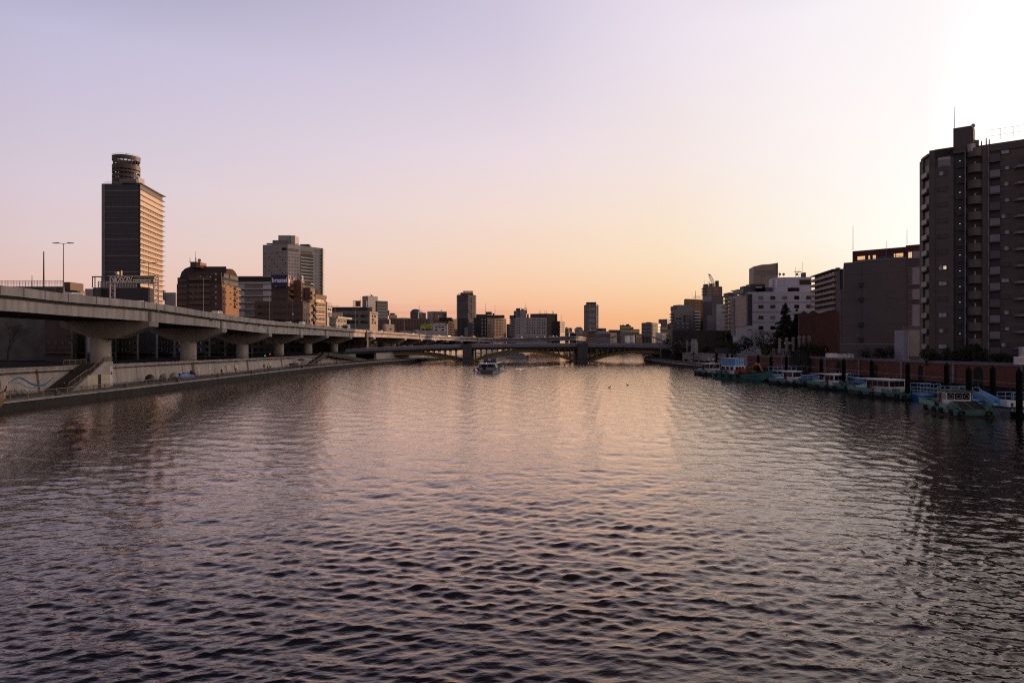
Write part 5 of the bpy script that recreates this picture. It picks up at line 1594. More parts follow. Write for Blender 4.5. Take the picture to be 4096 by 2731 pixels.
# --- red brick shed
t = bld('brick_shed', 'windowless dark red brick hall between the white office and the charcoal store', 'building', (3193, 232), (3196, 222), (3364, 216), 1253, redbrick)
for a, b in ((3200, 3228), (3232, 3270), (3282, 3360)):
    d0, d1 = t.f2.at(a), t.f2.at(b)
    z0 = t.zt
    p0, p1, pm = t.f2.pt(d0, -1), t.f2.pt(d1, -1), t.f2.pt((d0 + d1) / 2, -1)
    MB().hexa([(p0.x, p0.y, z0), (p1.x, p1.y, z0), (pm.x, pm.y, z0 + .9)], [(p0.x, p0.y + 12, z0), (p1.x, p1.y + 12, z0), (pm.x, pm.y + 12, z0 + .9)]).build('roof', black_wall, t.root)
grid(t.root, t.f2, [3233, 3253, 3352], [1345], 12, 12, style='hole', ref=3233)
# --- balcony block behind
t = bld('balcony_block', 'pale balcony apartment block fronted by long lit salmon parapets behind the white office', 'building', (3259, 256), (3348, 231), (3376, 229), 1077, black_wall)
for i in range(9):
    y = 1094 + i * 22.6
    strip(t.root, 'balcony', t.f1, 3257, 3347, y, y + 9.5, 1.4, mat('lit salmon parapet', (.42, .33, .27), .7, .08), ref=3346)  # lit tone put into the parapet colour
    grid(t.root, t.f1, [3268 + k * 13 for k in range(6)], [y - 6], 7, 9, style='pale', ref=3346)
strip(t.root, 'roof_slab', t.f1, 3257, 3348, 1076, 1080, 1.4, darkgrey, ref=3346)
strip(t.root, 'end_pier', t.f2, 3348, 3360, 1073, 1400, .5, midgrey, ref=3348)
strip(t.root, 'end_pier', t.f2, 3348, 3362, 1072, 1080, 1.0, darkgrey, ref=3348)
# --- white office
ww = mat('white panel cladding', (0.50, 0.50, 0.57), .6, .05, .2, tile=(4.0, 1.0))
t = bld('white_office', 'white panelled office with small square windows and a perforated pinkish side screen', 'building', (2932, 299), (2992, 271), (3313, 266), 1168, ww)
f = t.f2
strip(t.root, 'perforated_screen', t.f1, 2932, 2990, 1172, 1303, .4, mat('sky pink perforated screen', (.27, .215, .195), .6, .1, .4, tile=(.9, .5)), ref=2990)  # pinkish sky reflection put into the screen's colour
strip(t.root, 'glazed_slot', f, 2991, 3009, 1176, 1302, .08, black_wall, ref=2992)
for k in range(5): strip(t.root, 'slot_floor', f, 2991, 3009, 1210 + k * 27, 1212 + k * 27, .2, darkgrey, ref=2992)
wc = [3044, 3091.5, 3139.5, 3187, 3235, 3283]
grid(t.root, f, wc, [1192, 1227, 1270, 1311], 19, 14.5, ref=3044, style=lambda r_, c_: 'blind' if (r_, c_) in ((0, 2), (2, 1)) else ('pale' if (r_, c_) in ((0, 0), (0, 5), (1, 5)) else 'dark'))
for py in (1207, 1245, 1285):
    strip(t.root, 'band', f, 3010, 3312, py, py + 6, .05, mat('lavender band', (.33, .325, .38), .6), ref=3044)
strip(t.root, 'roof_block', f, 3104, 3254, 1107, 1170, -3, ww, ref=3104, back=14)
strip(t.root, 'roof_window', f, 3158, 3205, 1149, 1167, -2.9, glass, ref=3104, back=3.1); strip(t.root, 'roof_window', f, 3206, 3252, 1117, 1138, -2.9, glass, ref=3104, back=3.1)
strip(t.root, 'roof_window_head', f, 3206, 3252, 1116, 1118.5, -2.8, frame_pale, ref=3104, back=3.1)
for px, y0 in ((3119, 1097), (3134.5, 1097), (3188, 1097)):
    dish(t.root, px, y0, 272, .55)
for px, y0 in ((3116, 1083), (3193, 1080), (3200, 1082), (3182, 1069), (3200, 1072), (3211, 1045)):
    pole(t.root, 'aerial', px, y0, 1108, 273, .07)
rbox(t.root, 'chimney', 3212, 3224, 1090, 1108, 272, 2, darkgrey)
rbox(t.root, 'gantry', 3178, 3206, 1086, 1088, 273, .3, darksteel)
MB().lathe((Xp(3102, 268), 269, 0), [(.9, Zp(1150, 268)), (.9, Zp(1118, 268))], 12).build('corner_pier', ww, t.root)
for a, b, y0, m_ in ((2951, 2974, 1157, lightgrey), (2976, 3000, 1144, darkgrey), (3000, 3060, 1136, black_wall), (3022, 3060, 1150, darkgrey), (3062, 3100, 1150, midgrey)):
    rbox(t.root, 'roof_plant', a, b, y0, 1175, 276, 5, m_)
rbox(t.root, 'roof_plant', 3025, 3048, 1146, 1152, 275, 1, palegrey)
MB().box(Xp(3010, 265), Xp(3052, 265), 266.5, 267, Zp(1352, 265), Zp(1322, 265)).build('low_wall', palegrey, t.root)
strip(t.root, 'base_wall', t.f1, 2950, 2990, 1305, 1360, .15, palegrey, ref=2990)
for k in range(3): strip(t.root, 'gutter_pipe', t.f1, 2933 + k * 4, 2934 + k * 4, 1180, 1340, .9, slab, ref=2990)
# --- slanted top tower behind
t = thing('slant_roof_tower', 'grey brown office tower with a slanting curved top behind the white office', 'building', (Xp(3056, 620), 620, GZ))
t['category'] = 'building'
gt = mat('grey brown fine panels', (0.25, 0.205, 0.185), .6, .06, .2, tile=(4.4, 2.2))
o_ = [(3013.5, 1066.5), (3022, 1064.5), (3040, 1060), (3045, 1058.6), (3074, 1056.8), (3092, 1054.5), (3111.5, 1051)]
top = [P(a, b, 620) for a, b in o_]
bot = [(x, y, GZ) for x, y, z in top]
n = len(top)
bk = lambda L_: [(x + 9, y + 36, z) for x, y, z in L_]
MB().add(top + bot + bk(top) + bk(bot), [(n - 1 - i, n - 2 - i, 2 * n - 2 - i, 2 * n - 1 - i) for i in range(n - 1)] + [(i, i + 1, 2 * n + i + 1, 2 * n + i) for i in range(n - 1)] + [(0, 2 * n, 3 * n, n), (n - 1, 2 * n - 1, 4 * n - 1, 3 * n - 1)] + [(2 * n + i, 2 * n + i + 1, 3 * n + i + 1, 3 * n + i) for i in range(n - 1)]).build('wall', gt, t)
fl_ = Face((Xp(3000.7, 640), 640), (Xp(3013.5, 620), 620), GZ, 80)
MB().prism([tuple(fl_.A), tuple(fl_.B), (fl_.B.x + 3, 640), (fl_.A.x + 3, 650)], GZ, Zp(1066.5, 620)).build('side_wing', gt, t)
ff = Face((Xp(3013.5, 620), 620), (Xp(3111, 620), 620), GZ, 80)
for k in range(4): strip(t, 'louvre', ff, 3022, 3098, 1083 + k * 4.6, 1084.6 + k * 4.6, .1, balc_dark); strip(t, 'louvre', fl_, 3001.5, 3012, 1084 + k * 5, 1086 + k * 5, .1, balc_dark, ref=3013)
pole(t, 'aerial', 3046, 1104, 1136, 600, .3); rbox(t, 'aerial_arm', 3046, 3062, 1104, 1106, 600, .3, darksteel)
rbox(t, 'screen_edge', 3109.5, 3112, 1051, 1100, 619, .6, brown_lit)
# --- slender slab balcony building
t = bld('slab_apartment', 'thin dark apartment block with eight pale floor slabs left of the perforated screen', 'building', (2898, 345), (2928, 330), (2936, 330), 1183, black_wall)
for i in range(9):
    y = 1195 + i * 15.3
    strip(t.root, 'floor_slab', t.f1, 2897, 2929, y, y + 2.2, 1.0, slab, ref=2928)
    grid(t.root, t.f1, [2914, 2922], [y + 8], 7, 10, style='pale', ref=2928)
rbox(t.root, 'roof_storey', 2914, 2950, 1170, 1186, 336, 8, darkgrey)
mb = MB()
for k in range(6):
    a, b = P(2930 + k * 3, 1164 + (k / 6) ** 2 * 8, 333), P(2933 + k * 3, 1164 + ((k + 1) / 6) ** 2 * 8, 333)
    mb.hexa([a, b, (b[0], b[1] + 3, b[2]), (a[0], a[1] + 3, a[2])], [(a[0], a[1], a[2] + .3), (b[0], b[1], b[2] + .3), (b[0], b[1] + 3, b[2] + .3), (a[0], a[1] + 3, a[2] + .3)])
mb.build('roof_canopy', darksteel, t.root)
# --- cluster left of it
t = bld('white_slab', 'blank pale wall block with two slots in front of the grey mass', 'building', (2866, 380), (2868, 372), (2899, 372), 1217, palegrey)
grid(t.root, t.f2, [2892], [1227, 1250], 10, 5, style='slot', ref=2868)
t = bld('grey_mass', 'blank dark grey building mass beneath the crane', 'building', (2812, 440), (2848, 428), (2894, 430), 1183, darkgrey)
strip(t.root, 'pale_wall', t.f1, 2812, 2847, 1183, 1204, .1, lightgrey, ref=2847)
t = bld('grey_mass', 'low plain grey block below the crane building', 'building', (2826, 412), (2830, 405), (2866, 405), 1261, midgrey)
t = bld('top_apartment', 'small grey apartment top with a round roof tank behind the red crane', 'building', (2810, 530), (2826, 520), (2889, 525), 1144, darkgrey)
for k in range(3):
    strip(t.root, 'balcony', t.f1, 2810, 2825, 1150 + k * 11, 1155 + k * 11, .8, midgrey, ref=2826)
    grid(t.root, t.f2, [2834, 2842, 2858, 2870], [1150 + k * 13], 8, 5, style='dark', ref=2826)
    strip(t.root, 'band', t.f2, 2826, 2889, 1156 + k * 13, 1160 + k * 13, .3, midgrey, ref=2826)
MB().lathe((Xp(2873, 524), 527, 0), [(1.5, t.zt), (1.5, Zp(1122, 524))], 14).build('water_tank', darkgrey, t.root)
rbox(t.root, 'roof_block', 2820, 2834, 1136, 1146, 524, 5, darkgrey); rbox(t.root, 'roof_block', 2843, 2858, 1133.5, 1146, 524, 5, darkgrey)
t = bld('brown_apartment', 'ochre brown apartment block with two columns of small lit lamps', 'building', (2736, 460), (2742, 450), (2828, 462), 1195, mat('ochre brown tile', (0.17, 0.088, 0.038), .8, .12, .3, tile=(.6, .3)))
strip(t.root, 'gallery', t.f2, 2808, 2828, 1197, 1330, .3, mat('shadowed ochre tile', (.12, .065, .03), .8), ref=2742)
grid(t.root, t.f2, [2760, 2784, 2796], rows(1203, 1315, 9), 6, 4.5, style='mix', ref=2742)
lampm = mat('gallery lamp glow', (.9, .8, .6), .5, 0, emit=((1, .85, .6), 1.3))
for k in range(9):
    for px, dy_ in ((2815, 0), (2825, 5)):
        p = t.f2.pt(t.f2.at(px), .5); z = t.f2.z(1204 + k * 13.6 + dy_, 2742)
        MB().box(p.x - .22, p.x + .22, p.y - .2, p.y + .2, z - .2, z + .2).build('gallery_lamp', lampm, t.root)
    strip(t.root, 'band', t.f2, 2742, 2808, 1199 + k * 13.6, 1200 + k * 13.6, .1, balc_dark, ref=2742)
mb = MB()
for k in range(10): mb.tube(P(2774 + k * 4, 1196, 455), P(2774 + k * 4, 1185, 455), .08, n=4)
mb.tube(P(2774, 1185, 455), P(2811, 1185, 455), .1, n=4); mb.build('roof_railing', brownrail, t.root)
pole(t.root, 'aerial', 2782, 1163, 1195, 456, .2); pole(t.root, 'aerial', 2768, 1170, 1196, 456, .07); pole(t.root, 'aerial', 2818, 1121, 1183, 460, .07)
t = bld('stepped_apartment', 'grey apartment house stepping down toward the river at the bridge end', 'building', (2684, 432), (2698, 420), (2798, 424), 1238, midgrey)
f = t.f2
strip(t.root, 'upper_storey', f, 2712, 2775, 1223, 1240, -1, midgrey, ref=2712, back=10); strip(t.root, 'upper_storey', f, 2719, 2753, 1218.5, 1226, -1.4, midgrey, ref=2719, back=9)
for k in range(7):
    strip(t.root, 'balcony', t.f1, 2684, 2697, 1252 + k * 12, 1257 + k * 12, .9, darkgrey, ref=2697)
    strip(t.root, 'balcony', f, 2775, 2798, 1243 + k * 12, 1248.5 + k * 12, 1.2, slab, ref=2698)
    strip(t.root, 'balcony_shade_panel', f, 2776, 2796, 1248.5 + k * 12, 1255 + k * 12, .05, black_wall, ref=2698)  # black strip on the wall paints the shade between balconies
grid(t.root, f, [2707.5, 2720], [1274], 9, 7, style='dark', ref=2698); grid(t.root, f, [2728], [1257], 4, 4, style='hole', ref=2698); grid(t.root, f, [2748], [1255], 10, 6, style='dark', ref=2698)
strip(t.root, 'lower_front', f, 2690, 2776, 1285, 1330, 1.5, darkgrey, ref=2698)
grid(t.root, f, [2708, 2727, 2745], [1294, 1309], 9, 4, style='white', ref=2698, off=1.5)
strip(t.root, 'stair_core', f, 2738, 2763, 1260, 1300, 1.0, darkgrey, ref=2698)
t = bld('dark_hall', 'long dark brown windowless hall at the end of the bridge', 'building', (2684, 345), (2690, 335), (2902, 335), 1322, mat('dark brown hall', (.035, .026, .022), .8, .2))
t = bld('pump_house', 'small white pump house with a slanted wall and roof railing right of the bridge end', 'building', (2760, 326), (2764, 318), (2792, 318), 1368, palegrey)
rbox(t.root, 'roof_block', 2772, 2788, 1356, 1370, 320, 3, lightgrey)
rbox(t.root, 'terrace', 2687, 2764, 1380, 1392, 318, 6, darkgrey)
mb = MB()
for k in range(16): mb.tube(P(2688 + k * 5, 1380, 318), P(2688 + k * 5, 1371, 318), .05, n=4)
for py in (1371, 1375): mb.tube(P(2688, py, 318), P(2764, py, 318), .05, n=4)
mb.build('terrace_railing', slab, t.root)
rbox(t.root, 'kiosk', 2719, 2729, 1362, 1374, 319, 2, palegrey)
mb = MB()
for px in (2746, 2751): mb.tube(P(px, 1408, 312), P(px, 1360, 312), .1, n=5)
for py in range(1362, 1408, 5): mb.tube(P(2746, py, 312), P(2751, py, 312), .07, n=4)
mb.tube(P(2752, 1379, 312), P(2779, 1379, 312), .15, n=5); mb.tube(P(2778, 1379, 312), P(2778, 1408, 312), .15, n=5)
mb.build('ladder_frame', slab, t.root)
t = bld('office_block', 'small dark office with an orange awning below the bridge end', 'building', (2640, 322), (2644, 314), (2700, 314), 1392, shade, zb=PZ)
rbox(t.root, 'awning', 2690, 2718, 1398, 1402, 309, 4, slab); rbox(t.root, 'banner', 2688, 2692, 1396, 1418, 309, .3, mat('orange banner', (.35, .12, .03), .7))
rbox(t.root, 'glazing', 2652, 2686, 1398, 1425, 313.5, .4, blind_m)
t = thing('office_block', 'unseen long grey block added behind the white office to block the low sun', 'building', (146, 420, GZ))  # unseen block, added to keep the low sun off the left flood wall
MB().box(133, 160, 320, 520, GZ, 26.5).build('wall', midgrey, t); MB().box(132.8, 160.2, 319.8, 520.2, 26.51, 27).build('roof', darkgrey, t)
# concrete pump shafts with white hoods, vents
for a, b, lab in ((3055, 3101, 'square concrete shaft with a white hood, left one behind the brick wall'), (3130, 3189, 'wider concrete shaft with a white hood, right one behind the brick wall')):
    t = thing('concrete_shaft', lab, 'shaft', P((a + b) / 2, 1420, 225))
    rbox(t, 'wall', a, b, 1393, 1425, 225, 5, concrete)
    rbox(t, 'hood', (a + b) / 2 - 13, (a + b) / 2 + 13, 1368, 1375, 226, 2, white)
    MB().path([P((a + b) / 2 - 8, 1393, 227), P((a + b) / 2 - 8, 1380, 227), P((a + b) / 2, 1375, 227)], .25, 8).build('duct', slab, t)
    for k in range(5): rbox(t, 'shadow_slot', a + 8 + k * 8, a + 11 + k * 8, 1398, 1424, 224.9, .12, darkconc if False else darkcon)
mb = MB(); mb.lathe((0, 0, 0), [(.38, 0), (.38, 3.3), (.46, 3.4), (.46, 4.0), (.2, 4.3)], 12)
v0 = mb.build('vent_pipe', concrete)
VL = ['leftmost of the six pale vent columns behind the brick wall', 'second pale vent column from the left, left of the twin hoods', 'third pale vent column from the left behind the brick wall', 'fourth pale vent column, taller, before the red brick hall', 'fifth pale vent column before the red brick hall', 'rightmost pale vent column before the red brick hall']
for i, (px, y0) in enumerate(((3119, 1352), (3146, 1349), (3173, 1348), (3197, 1343), (3216, 1343), (3236, 1343))):
    loc = (Xp(px, 206), 206, Zp(y0, 206) - 4.3)
    if i == 0: v0.location = loc; tag(v0, VL[0], 'vent', 'vent columns behind the brick wall')
    else: dup(v0, loc, 0, VL[i])
cs = thing('container', 'white site container with a weathered panel standing on the right flood wall', 'container', P(3355, 1430, 172))
rbox(cs, 'panel', 3313, 3352, 1413, 1430, 172, 1.5, white); rbox(cs, 'panel', 3352.5, 3416, 1415, 1431, 172.2, 1.5, mat('peeling white paint', (.5, .5, .53), .8, .6, 2.5))
kb = thing('control_box', 'white control cabinet on the brick wall at the right edge', 'cabinet', P(4090, 1460, 119))
rbox(kb, 'cabinet', 4075, 4120, 1426, 1458, 119.5, 1.2, white); rbox(kb, 'hood', 4088, 4120, 1386, 1426, 120, .8, palegrey)
for py in (1432, 1440, 1448): rbox(kb, 'louvre', 4078, 4118, py, py + 2, 119.4, .12, darkgrey)
sh = thing('site_fence', 'low grey site hoarding and parked plant behind the grey flood wall', 'fence', P(2900, 1408, 290))
rbox(sh, 'panel', 2862, 2960, 1392, 1412, 285, .4, midgrey); rbox(sh, 'panel', 2965, 3040, 1404, 1420, 250, .4, slab)
for k in range(12): rbox(sh, 'post', 2862 + k * 8, 2863 + k * 8, 1390, 1412, 284.8, .15, darkgrey)
st = thing('stair_block', 'dark ivy covered steps cutting through the brick wall', 'stairs', (Xp(3220, 190), 190, 1))
for k in range(10):
    x, y = on_rwall(3175 + k * 7, .2)
    MB().box(x - .9, x + .3, y - .9, y + .9, 1.0, 5.2 + (k if k < 5 else 9 - k) * .55).build('step', ivy, st)

# ------------------------------------------------------------------ crane
cr = thing('lattice_crane', 'red and white lattice crane boom leaning over the grey roofs', 'crane', P(2874, 1184, 500))
a0, a1 = Vector(P(2875, 1184, 500)), Vector(P(2838, 1098, 500))
axis = (a1 - a0); L_ = axis.length; axis.normalize()
sdv = axis.cross(Vector((0, 1, 0))).normalized() * .85
dep = Vector((0, .8, 0))
redp, whp = mat('red crane paint', (.42, .09, .05), .5), mat('white crane paint', (.7, .6, .52), .5)
nseg = 14
for k in range(nseg):
    mb = MB()
    p, q = a0 + axis * L_ * k / nseg, a0 + axis * L_ * (k + 1) / nseg
    tp = lambda t_: .55 + .45 * min(1, min(t_, 1 - t_) * 6)
    s0, s1 = tp(k / nseg), tp((k + 1) / nseg)
    for i, j in ((1, 1), (1, -1), (-1, 1), (-1, -1)):
        mb.tube(p + sdv * i * s0 + dep * j * s0, q + sdv * i * s1 + dep * j * s1, .13, n=4)
        mb.tube(p + sdv * i * s0 + dep * j * s0, q - sdv * i * s1 + dep * j * s1, .08, n=4)
    mb.build('boom_section', redp if k < 6 or k > 12 else whp, cr)
mb = MB(); tip = a0 + axis * L_
mb.tube(tip, tip + Vector((-1.2, 0, .2)), .3, n=6)
mb.build('boom_head', darksteel, cr)
mb = MB(); tip2 = tip + Vector((-.3, 0, 0)); mb.tube(tip2, (tip2.x, tip2.y, Zp(1128, 500)), .05, n=4); mb.tube((tip2.x, tip2.y, Zp(1128, 500)), (tip2.x, tip2.y, Zp(1136, 500)), .35, .15, 6)
mb.build('hook', darksteel, cr)

# ------------------------------------------------------------------ vegetation
leaf_m = mat('dark evergreen leaves', (0.022, 0.032, 0.018), .8, .5, 1.5)
leaf_b = mat('dull green leaves', (0.035, 0.042, 0.02), .8, .5, 1.5)
bark = mat('dark bark', (0.035, 0.027, 0.02), .95, .3)
def leaves(pts, size, rng):
    n = len(pts)
    u = rng.normal(size=(n, 3)); u /= np.linalg.norm(u, axis=1)[:, None]
    v = np.cross(u, rng.normal(size=(n, 3))); v /= np.linalg.norm(v, axis=1)[:, None]
    s = size * rng.uniform(.6, 1.3, (n, 1))
    q = np.stack([pts - u * s, pts + v * s * .6, pts + u * s, pts - v * s * .6], 1).reshape(-1, 3)
    mb = MB(); mb.v = [tuple(p) for p in q]; mb.f = [(4 * i, 4 * i + 1, 4 * i + 2, 4 * i + 3) for i in range(n)]; mb.mi = [0] * n
    return mb
def bushy(name, label, cat, loc, rx, h, trunk=1.0, n=900, seed=1, m=None, group=None, size=.22):
    rng = np.random.default_rng(seed)
    t = thing(name, label, cat, loc, group=group)
    x, y, z = loc
    k = 9
    cs_ = [(rng.uniform(-.6, .6) * rx, rng.uniform(-.6, .6) * rx, trunk + (h - trunk) * rng.uniform(.2, .82), rng.uniform(.3, .55) * rx) for _ in range(k)]
    pts = []
    for c in cs_:
        d = rng.normal(size=(n // k, 3)); d /= np.linalg.norm(d, axis=1)[:, None]
        r_ = c[3] * rng.uniform(.35, 1, (n // k, 1)) ** .5
        p = d * r_ * np.array([1, 1, min(1.1, (h - trunk) / rx / 1.4)]) + np.array([x + c[0], y + c[1], z + c[2]])
        pts.append(p)
    leaves(np.concatenate(pts), size, rng).build('crown', m or leaf_m, t)
    mb = MB(); mb.tube((x, y, z), (x, y, z + trunk + (h - trunk) * .4), .16, .1, 7)
    for c in cs_[:5]: mb.tube((x, y, z + trunk), (x + c[0], y + c[1], z + c[2]), .08, .03, 5)
    mb.build('trunk', bark, t)
    return t
def conifer(label, loc, h, r0, seed, droop=.25):
    rng = np.random.default_rng(seed)
    t = thing('conifer_tree', label, 'tree', loc)
    x, y, z = loc
    pts = []
    nl = 22
    for i in range(nl):
        f_ = i / (nl - 1)
        zz_ = h * (.10 + .88 * f_)
        rr = r0 * (1 - f_) ** .85 * rng.uniform(.75, 1.15) + .15
        nb = int(9 + 8 * (1 - f_))
        for b in range(nb):
            a = rng.uniform(0, 6.283); ln = rr * rng.uniform(.7, 1.12)
            m_ = int(16 + 40 * (1 - f_))
            s = rng.uniform(.08, 1, m_) ** .8
            w_ = (1 - s) * .35 * rr + .12
            px_ = np.cos(a) * s * ln + rng.normal(0, 1, m_) * w_ * .45
            py_ = np.sin(a) * s * ln + rng.normal(0, 1, m_) * w_ * .45
            pz_ = zz_ - droop * s ** 2 * ln + .25 * np.maximum(s - .8, 0) * ln + rng.normal(0, .12, m_)
            pts.append(np.stack([x + px_, y + py_, z + pz_], 1))
    leaves(np.concatenate(pts), .36, rng).build('crown', leaf_m, t)
    MB().tube((x, y, z), (x, y, z + h * .97), .35, .04, 8).build('trunk', bark, t)
    return t
conifer('tallest dark conifer, pointed, standing in front of the white office', (Xp(3142, 252), 252, GZ), Zp(1212, 252) - GZ, 7.0, 3)
conifer('shorter dark conifer just right of the tallest one, before the white office', (Xp(3188, 256), 256, GZ), Zp(1236, 256) - GZ, 4.8, 5)
def bare(label, loc, h, seed):
    rng = random.Random(seed)
    t = thing('bare_tree', label, 'tree', loc)
    mb, tr = MB(), MB()
    tr.tube(loc, (loc[0], loc[1], loc[2] + h * .35), .2, .15, 7)
    def grow(p, d, L, r_, k):
        q = p + d * L
        mb.tube(p, q, r_, r_ * .6, 4)
        if k == 0: return
        for _ in range(3):
            e = (d + Vector((rng.uniform(-.8, .8), rng.uniform(-.8, .8), rng.uniform(-.1, .5)))).normalized()
            grow(q, e, L * rng.uniform(.6, .85), r_ * .6, k - 1)
    for _ in range(3):
        grow(Vector((loc[0], loc[1], loc[2] + h * .33)), Vector((rng.uniform(-.5, .5), rng.uniform(-.5, .5), 1)).normalized(), h * .24, .10, 4)
    tr.build('trunk', bark, t); mb.build('branches', bark, t)
    return t
bare('bare branching tree at the lower left corner of the white office', (Xp(3050, 240), 240, GZ), Zp(1318, 240) - GZ, 2)
bare('bare branching tree between the round shrub and the tall conifer', (Xp(3092, 236), 236, GZ), Zp(1322, 236) - GZ, 4)
bare('thin bare street tree by the left flood wall near the frame edge', (Xp(32, 150), 150, GZ), 9.0, 6)
bare('bare street tree behind the second pier column', (Xp(820, 185), 185, GZ), 8.5, 8)
bare('bare street tree left of the nearest pier column', (Xp(300, 160), 160, GZ), 7.5, 9)
RB = [(2940, 262, 4.5, 6.5, 'large dark evergreen clump left of the white office'), (2985, 258, 4.0, 7.5, 'tall dark evergreen clump below the perforated screen'), (3062, 226, 3.6, 6.5, 'round dark evergreen shrub before the white office'), (3105, 232, 4.0, 5.5, 'dark evergreen mass at the foot of the tall conifer'),
      (3235, 205, 4.5, 5.0, 'spreading dark evergreen above the ivy covered steps'), (3190, 208, 3.0, 4.2, 'low dark evergreen between the two concrete shafts and the steps'), (3270, 200, 3.0, 4.5, 'dark evergreen right of the ivy covered steps'), (2700, 300, 4.0, 8.0, 'dark tree at the right end of the bridge'), (2680, 370, 4.5, 9.5, 'dark tree behind the right end of the bridge'), (2905, 300, 4.0, 6.0, 'dark tree in front of the long brown hall'), (2830, 310, 3.5, 4.5, 'dark shrub in front of the long brown hall'), (2740, 320, 3.0, 5.5, 'dark tree rising behind the small white pump house'),
      (3468, 178, 2.0, 3.4, 'rounded shrub, leftmost of three before the charcoal store'), (3516, 177, 2.2, 3.5, 'rounded shrub, middle of three before the charcoal store'), (3566, 176, 2.2, 3.8, 'rounded shrub, rightmost of three before the charcoal store'),
      (3705, 145.5, 1.6, 3.6, 'dark bush at the left foot of the right apartment tower'), (3740, 145.3, 1.7, 3.5, 'dark bush, second from the left at the foot of the apartment tower'), (3790, 144, 2.0, 3.9, 'dark bush under the window column of the apartment tower'), (3845, 143.5, 2.0, 4.2, 'dark bush under the stair recess of the apartment tower'), (3890, 142.5, 2.0, 5.2, 'tallest dark bush, under the curved balconies of the apartment tower'), (3935, 142, 1.8, 3.8, 'dark bush under the drain pipe of the apartment tower'), (3990, 141, 2.0, 2.8, 'low dark bush near the white control cabinet'), (4040, 139, 1.8, 2.4, 'lowest dark bush left of the white control cabinet')]
for i, (px, Yd, rx, h, lab) in enumerate(RB):
    bushy('evergreen_tree' if h > 5 else 'evergreen_shrub', lab, 'tree' if h > 5 else 'shrub', (Xp(px, Yd), Yd, GZ), rx, h, .6, 1300 if h > 4 else 800, 20 + i, leaf_m if i % 3 else leaf_b, 'evergreens on the right bank', .24 if h > 4 else .17)
# cloud pruned pines on the right quay
for i, (px, Yd, lab) in enumerate(((2793, 262, 'small cloud pruned pine, leftmost of three before the grey flood wall'), (2884, 250, 'small cloud pruned pine, widest of three, behind the first work boats'), (2961, 238, 'small cloud pruned pine, rightmost of three, where the brick wall begins'))):
    rng = np.random.default_rng(50 + i)
    x, y, z = on_rwall(px, 2.0)[0], on_rwall(px, 2.0)[1], PZ
    t = thing('pruned_pine', lab, 'tree', (x, y, z), group='cloud pruned pines on the right quay')
    pts = []
    for k, (zz_, rr, off) in enumerate(((1.3, 1.1, -.5), (2.1, 1.2, .6), (2.9, .95, -.35), (3.6, .75, .3), (4.2, .5, 0))):
        d = rng.normal(size=(170, 3)); d /= np.linalg.norm(d, axis=1)[:, None]
        pts.append(d * np.array([rr, rr, .28]) * rng.uniform(.5, 1, (170, 1)) + np.array([x + off * 1.2, y, z + zz_]))
    leaves(np.concatenate(pts), .11, rng).build('crown', leaf_m, t)
    MB().path([(x, y, z), (x + .2, y, z + 1.4), (x - .15, y, z + 2.8), (x, y, z + 4.2)], .1, 6).build('trunk', bark, t)
for i, (px, off) in enumerate(((2752, 3.0), (2775, 3.2), (2812, 3.2), (2835, 3.0), (2860, 3.4))):
    x, y = on_rwall(px, off)
    bushy('clipped_hedge', ['round clipped bush, first from the bridge on the right quay', 'round clipped bush, second from the bridge on the right quay', 'round clipped bush right of the leftmost pruned pine', 'round clipped bush, fourth from the bridge on the right quay', 'round clipped bush left of the blue container boat'][i], 'shrub', (x, y, PZ), 1.5, 1.5, .1, 420, 70 + i, leaf_m, 'clipped bushes on the right quay', .12)
sg = thing('shrub_bed', 'strip of leafy shrubs beside the left railing below the blue wave', 'shrub', (-75, 100, PZ))
rng = np.random.default_rng(5)
leaves(np.stack([rng.uniform(-76.5, -74.5, 1500), rng.uniform(88, 106, 1500), PZ + rng.uniform(0, 1.0, 1500) ** 1.4 * 1.0], 1), .10, rng).build('foliage', leaf_b, sg)

# ================================================================== street furniture
# --- double armed street lamps
def lamp_proto(name, h, arm, label, cat, group):
    t = thing(name, label, cat, (0, 0, 0), group=group)
    mb = MB(); mb.tube((0, 0, 0), (0, 0, h), .11, .06, 8); mb.tube((0, 0, 0), (0, 0, .6), .16, .16, 8)
    for s in (-1, 1): mb.path([(0, 0, h - .05), (s * arm * .5, 0, h + .02), (s * arm, 0, h + .08)], .045, 6)
    mb.build('pole', mat('lamp post steel', (.13, .12, .13), .5, .1), t)
    for s in (-1, 1):
        mb = MB(); x0 = s * arm * .75; x1 = s * (arm + .95)
        mb.hexa([(x0, -.16, h + .0), (x1, -.2, h + .02), (x1, .2, h + .02), (x0, .16, h + .0)], [(x0, -.10, h + .2), (x1, -.08, h + .12), (x1, .08, h + .12), (x0, .10, h + .2)])
        mb.build('lamp_head', mat('lamp head', (.16, .17, .20), .4, .1), t)
    return t
LAMPS = [(254, 974, 'tall double armed lamp nearest the left edge above the expressway'), (595, 1053, 'double armed lamp standing against the lit side of the tall tower'), (814, 1108, 'double armed lamp before the curved roof apartments'), (964, 1149, 'double armed lamp right of the curved roof apartments'), (1077, 1174, 'double armed lamp left of the brown office windows'), (1170, 1196, 'double armed lamp in front of the brown office near its blue road sign'),
         (1257, 1211, 'double armed lamp beside the orange narrow office'), (1340, 1225, 'double armed lamp above the low white townhouse'), (1421, 1237, 'double armed lamp before the concrete office windows'), (1493, 1248, 'double armed lamp before the beige end of the concrete office'), (1557, 1262, 'double armed lamp before the glazed grey office wing'), (1616, 1272, 'slender double armed lamp before the long brown slab apartments'), (1700, 1282, 'slender lamp near the yellow road sign'), (1967, 1305, 'slender lamp at the turn of the far expressway')]
l0 = None
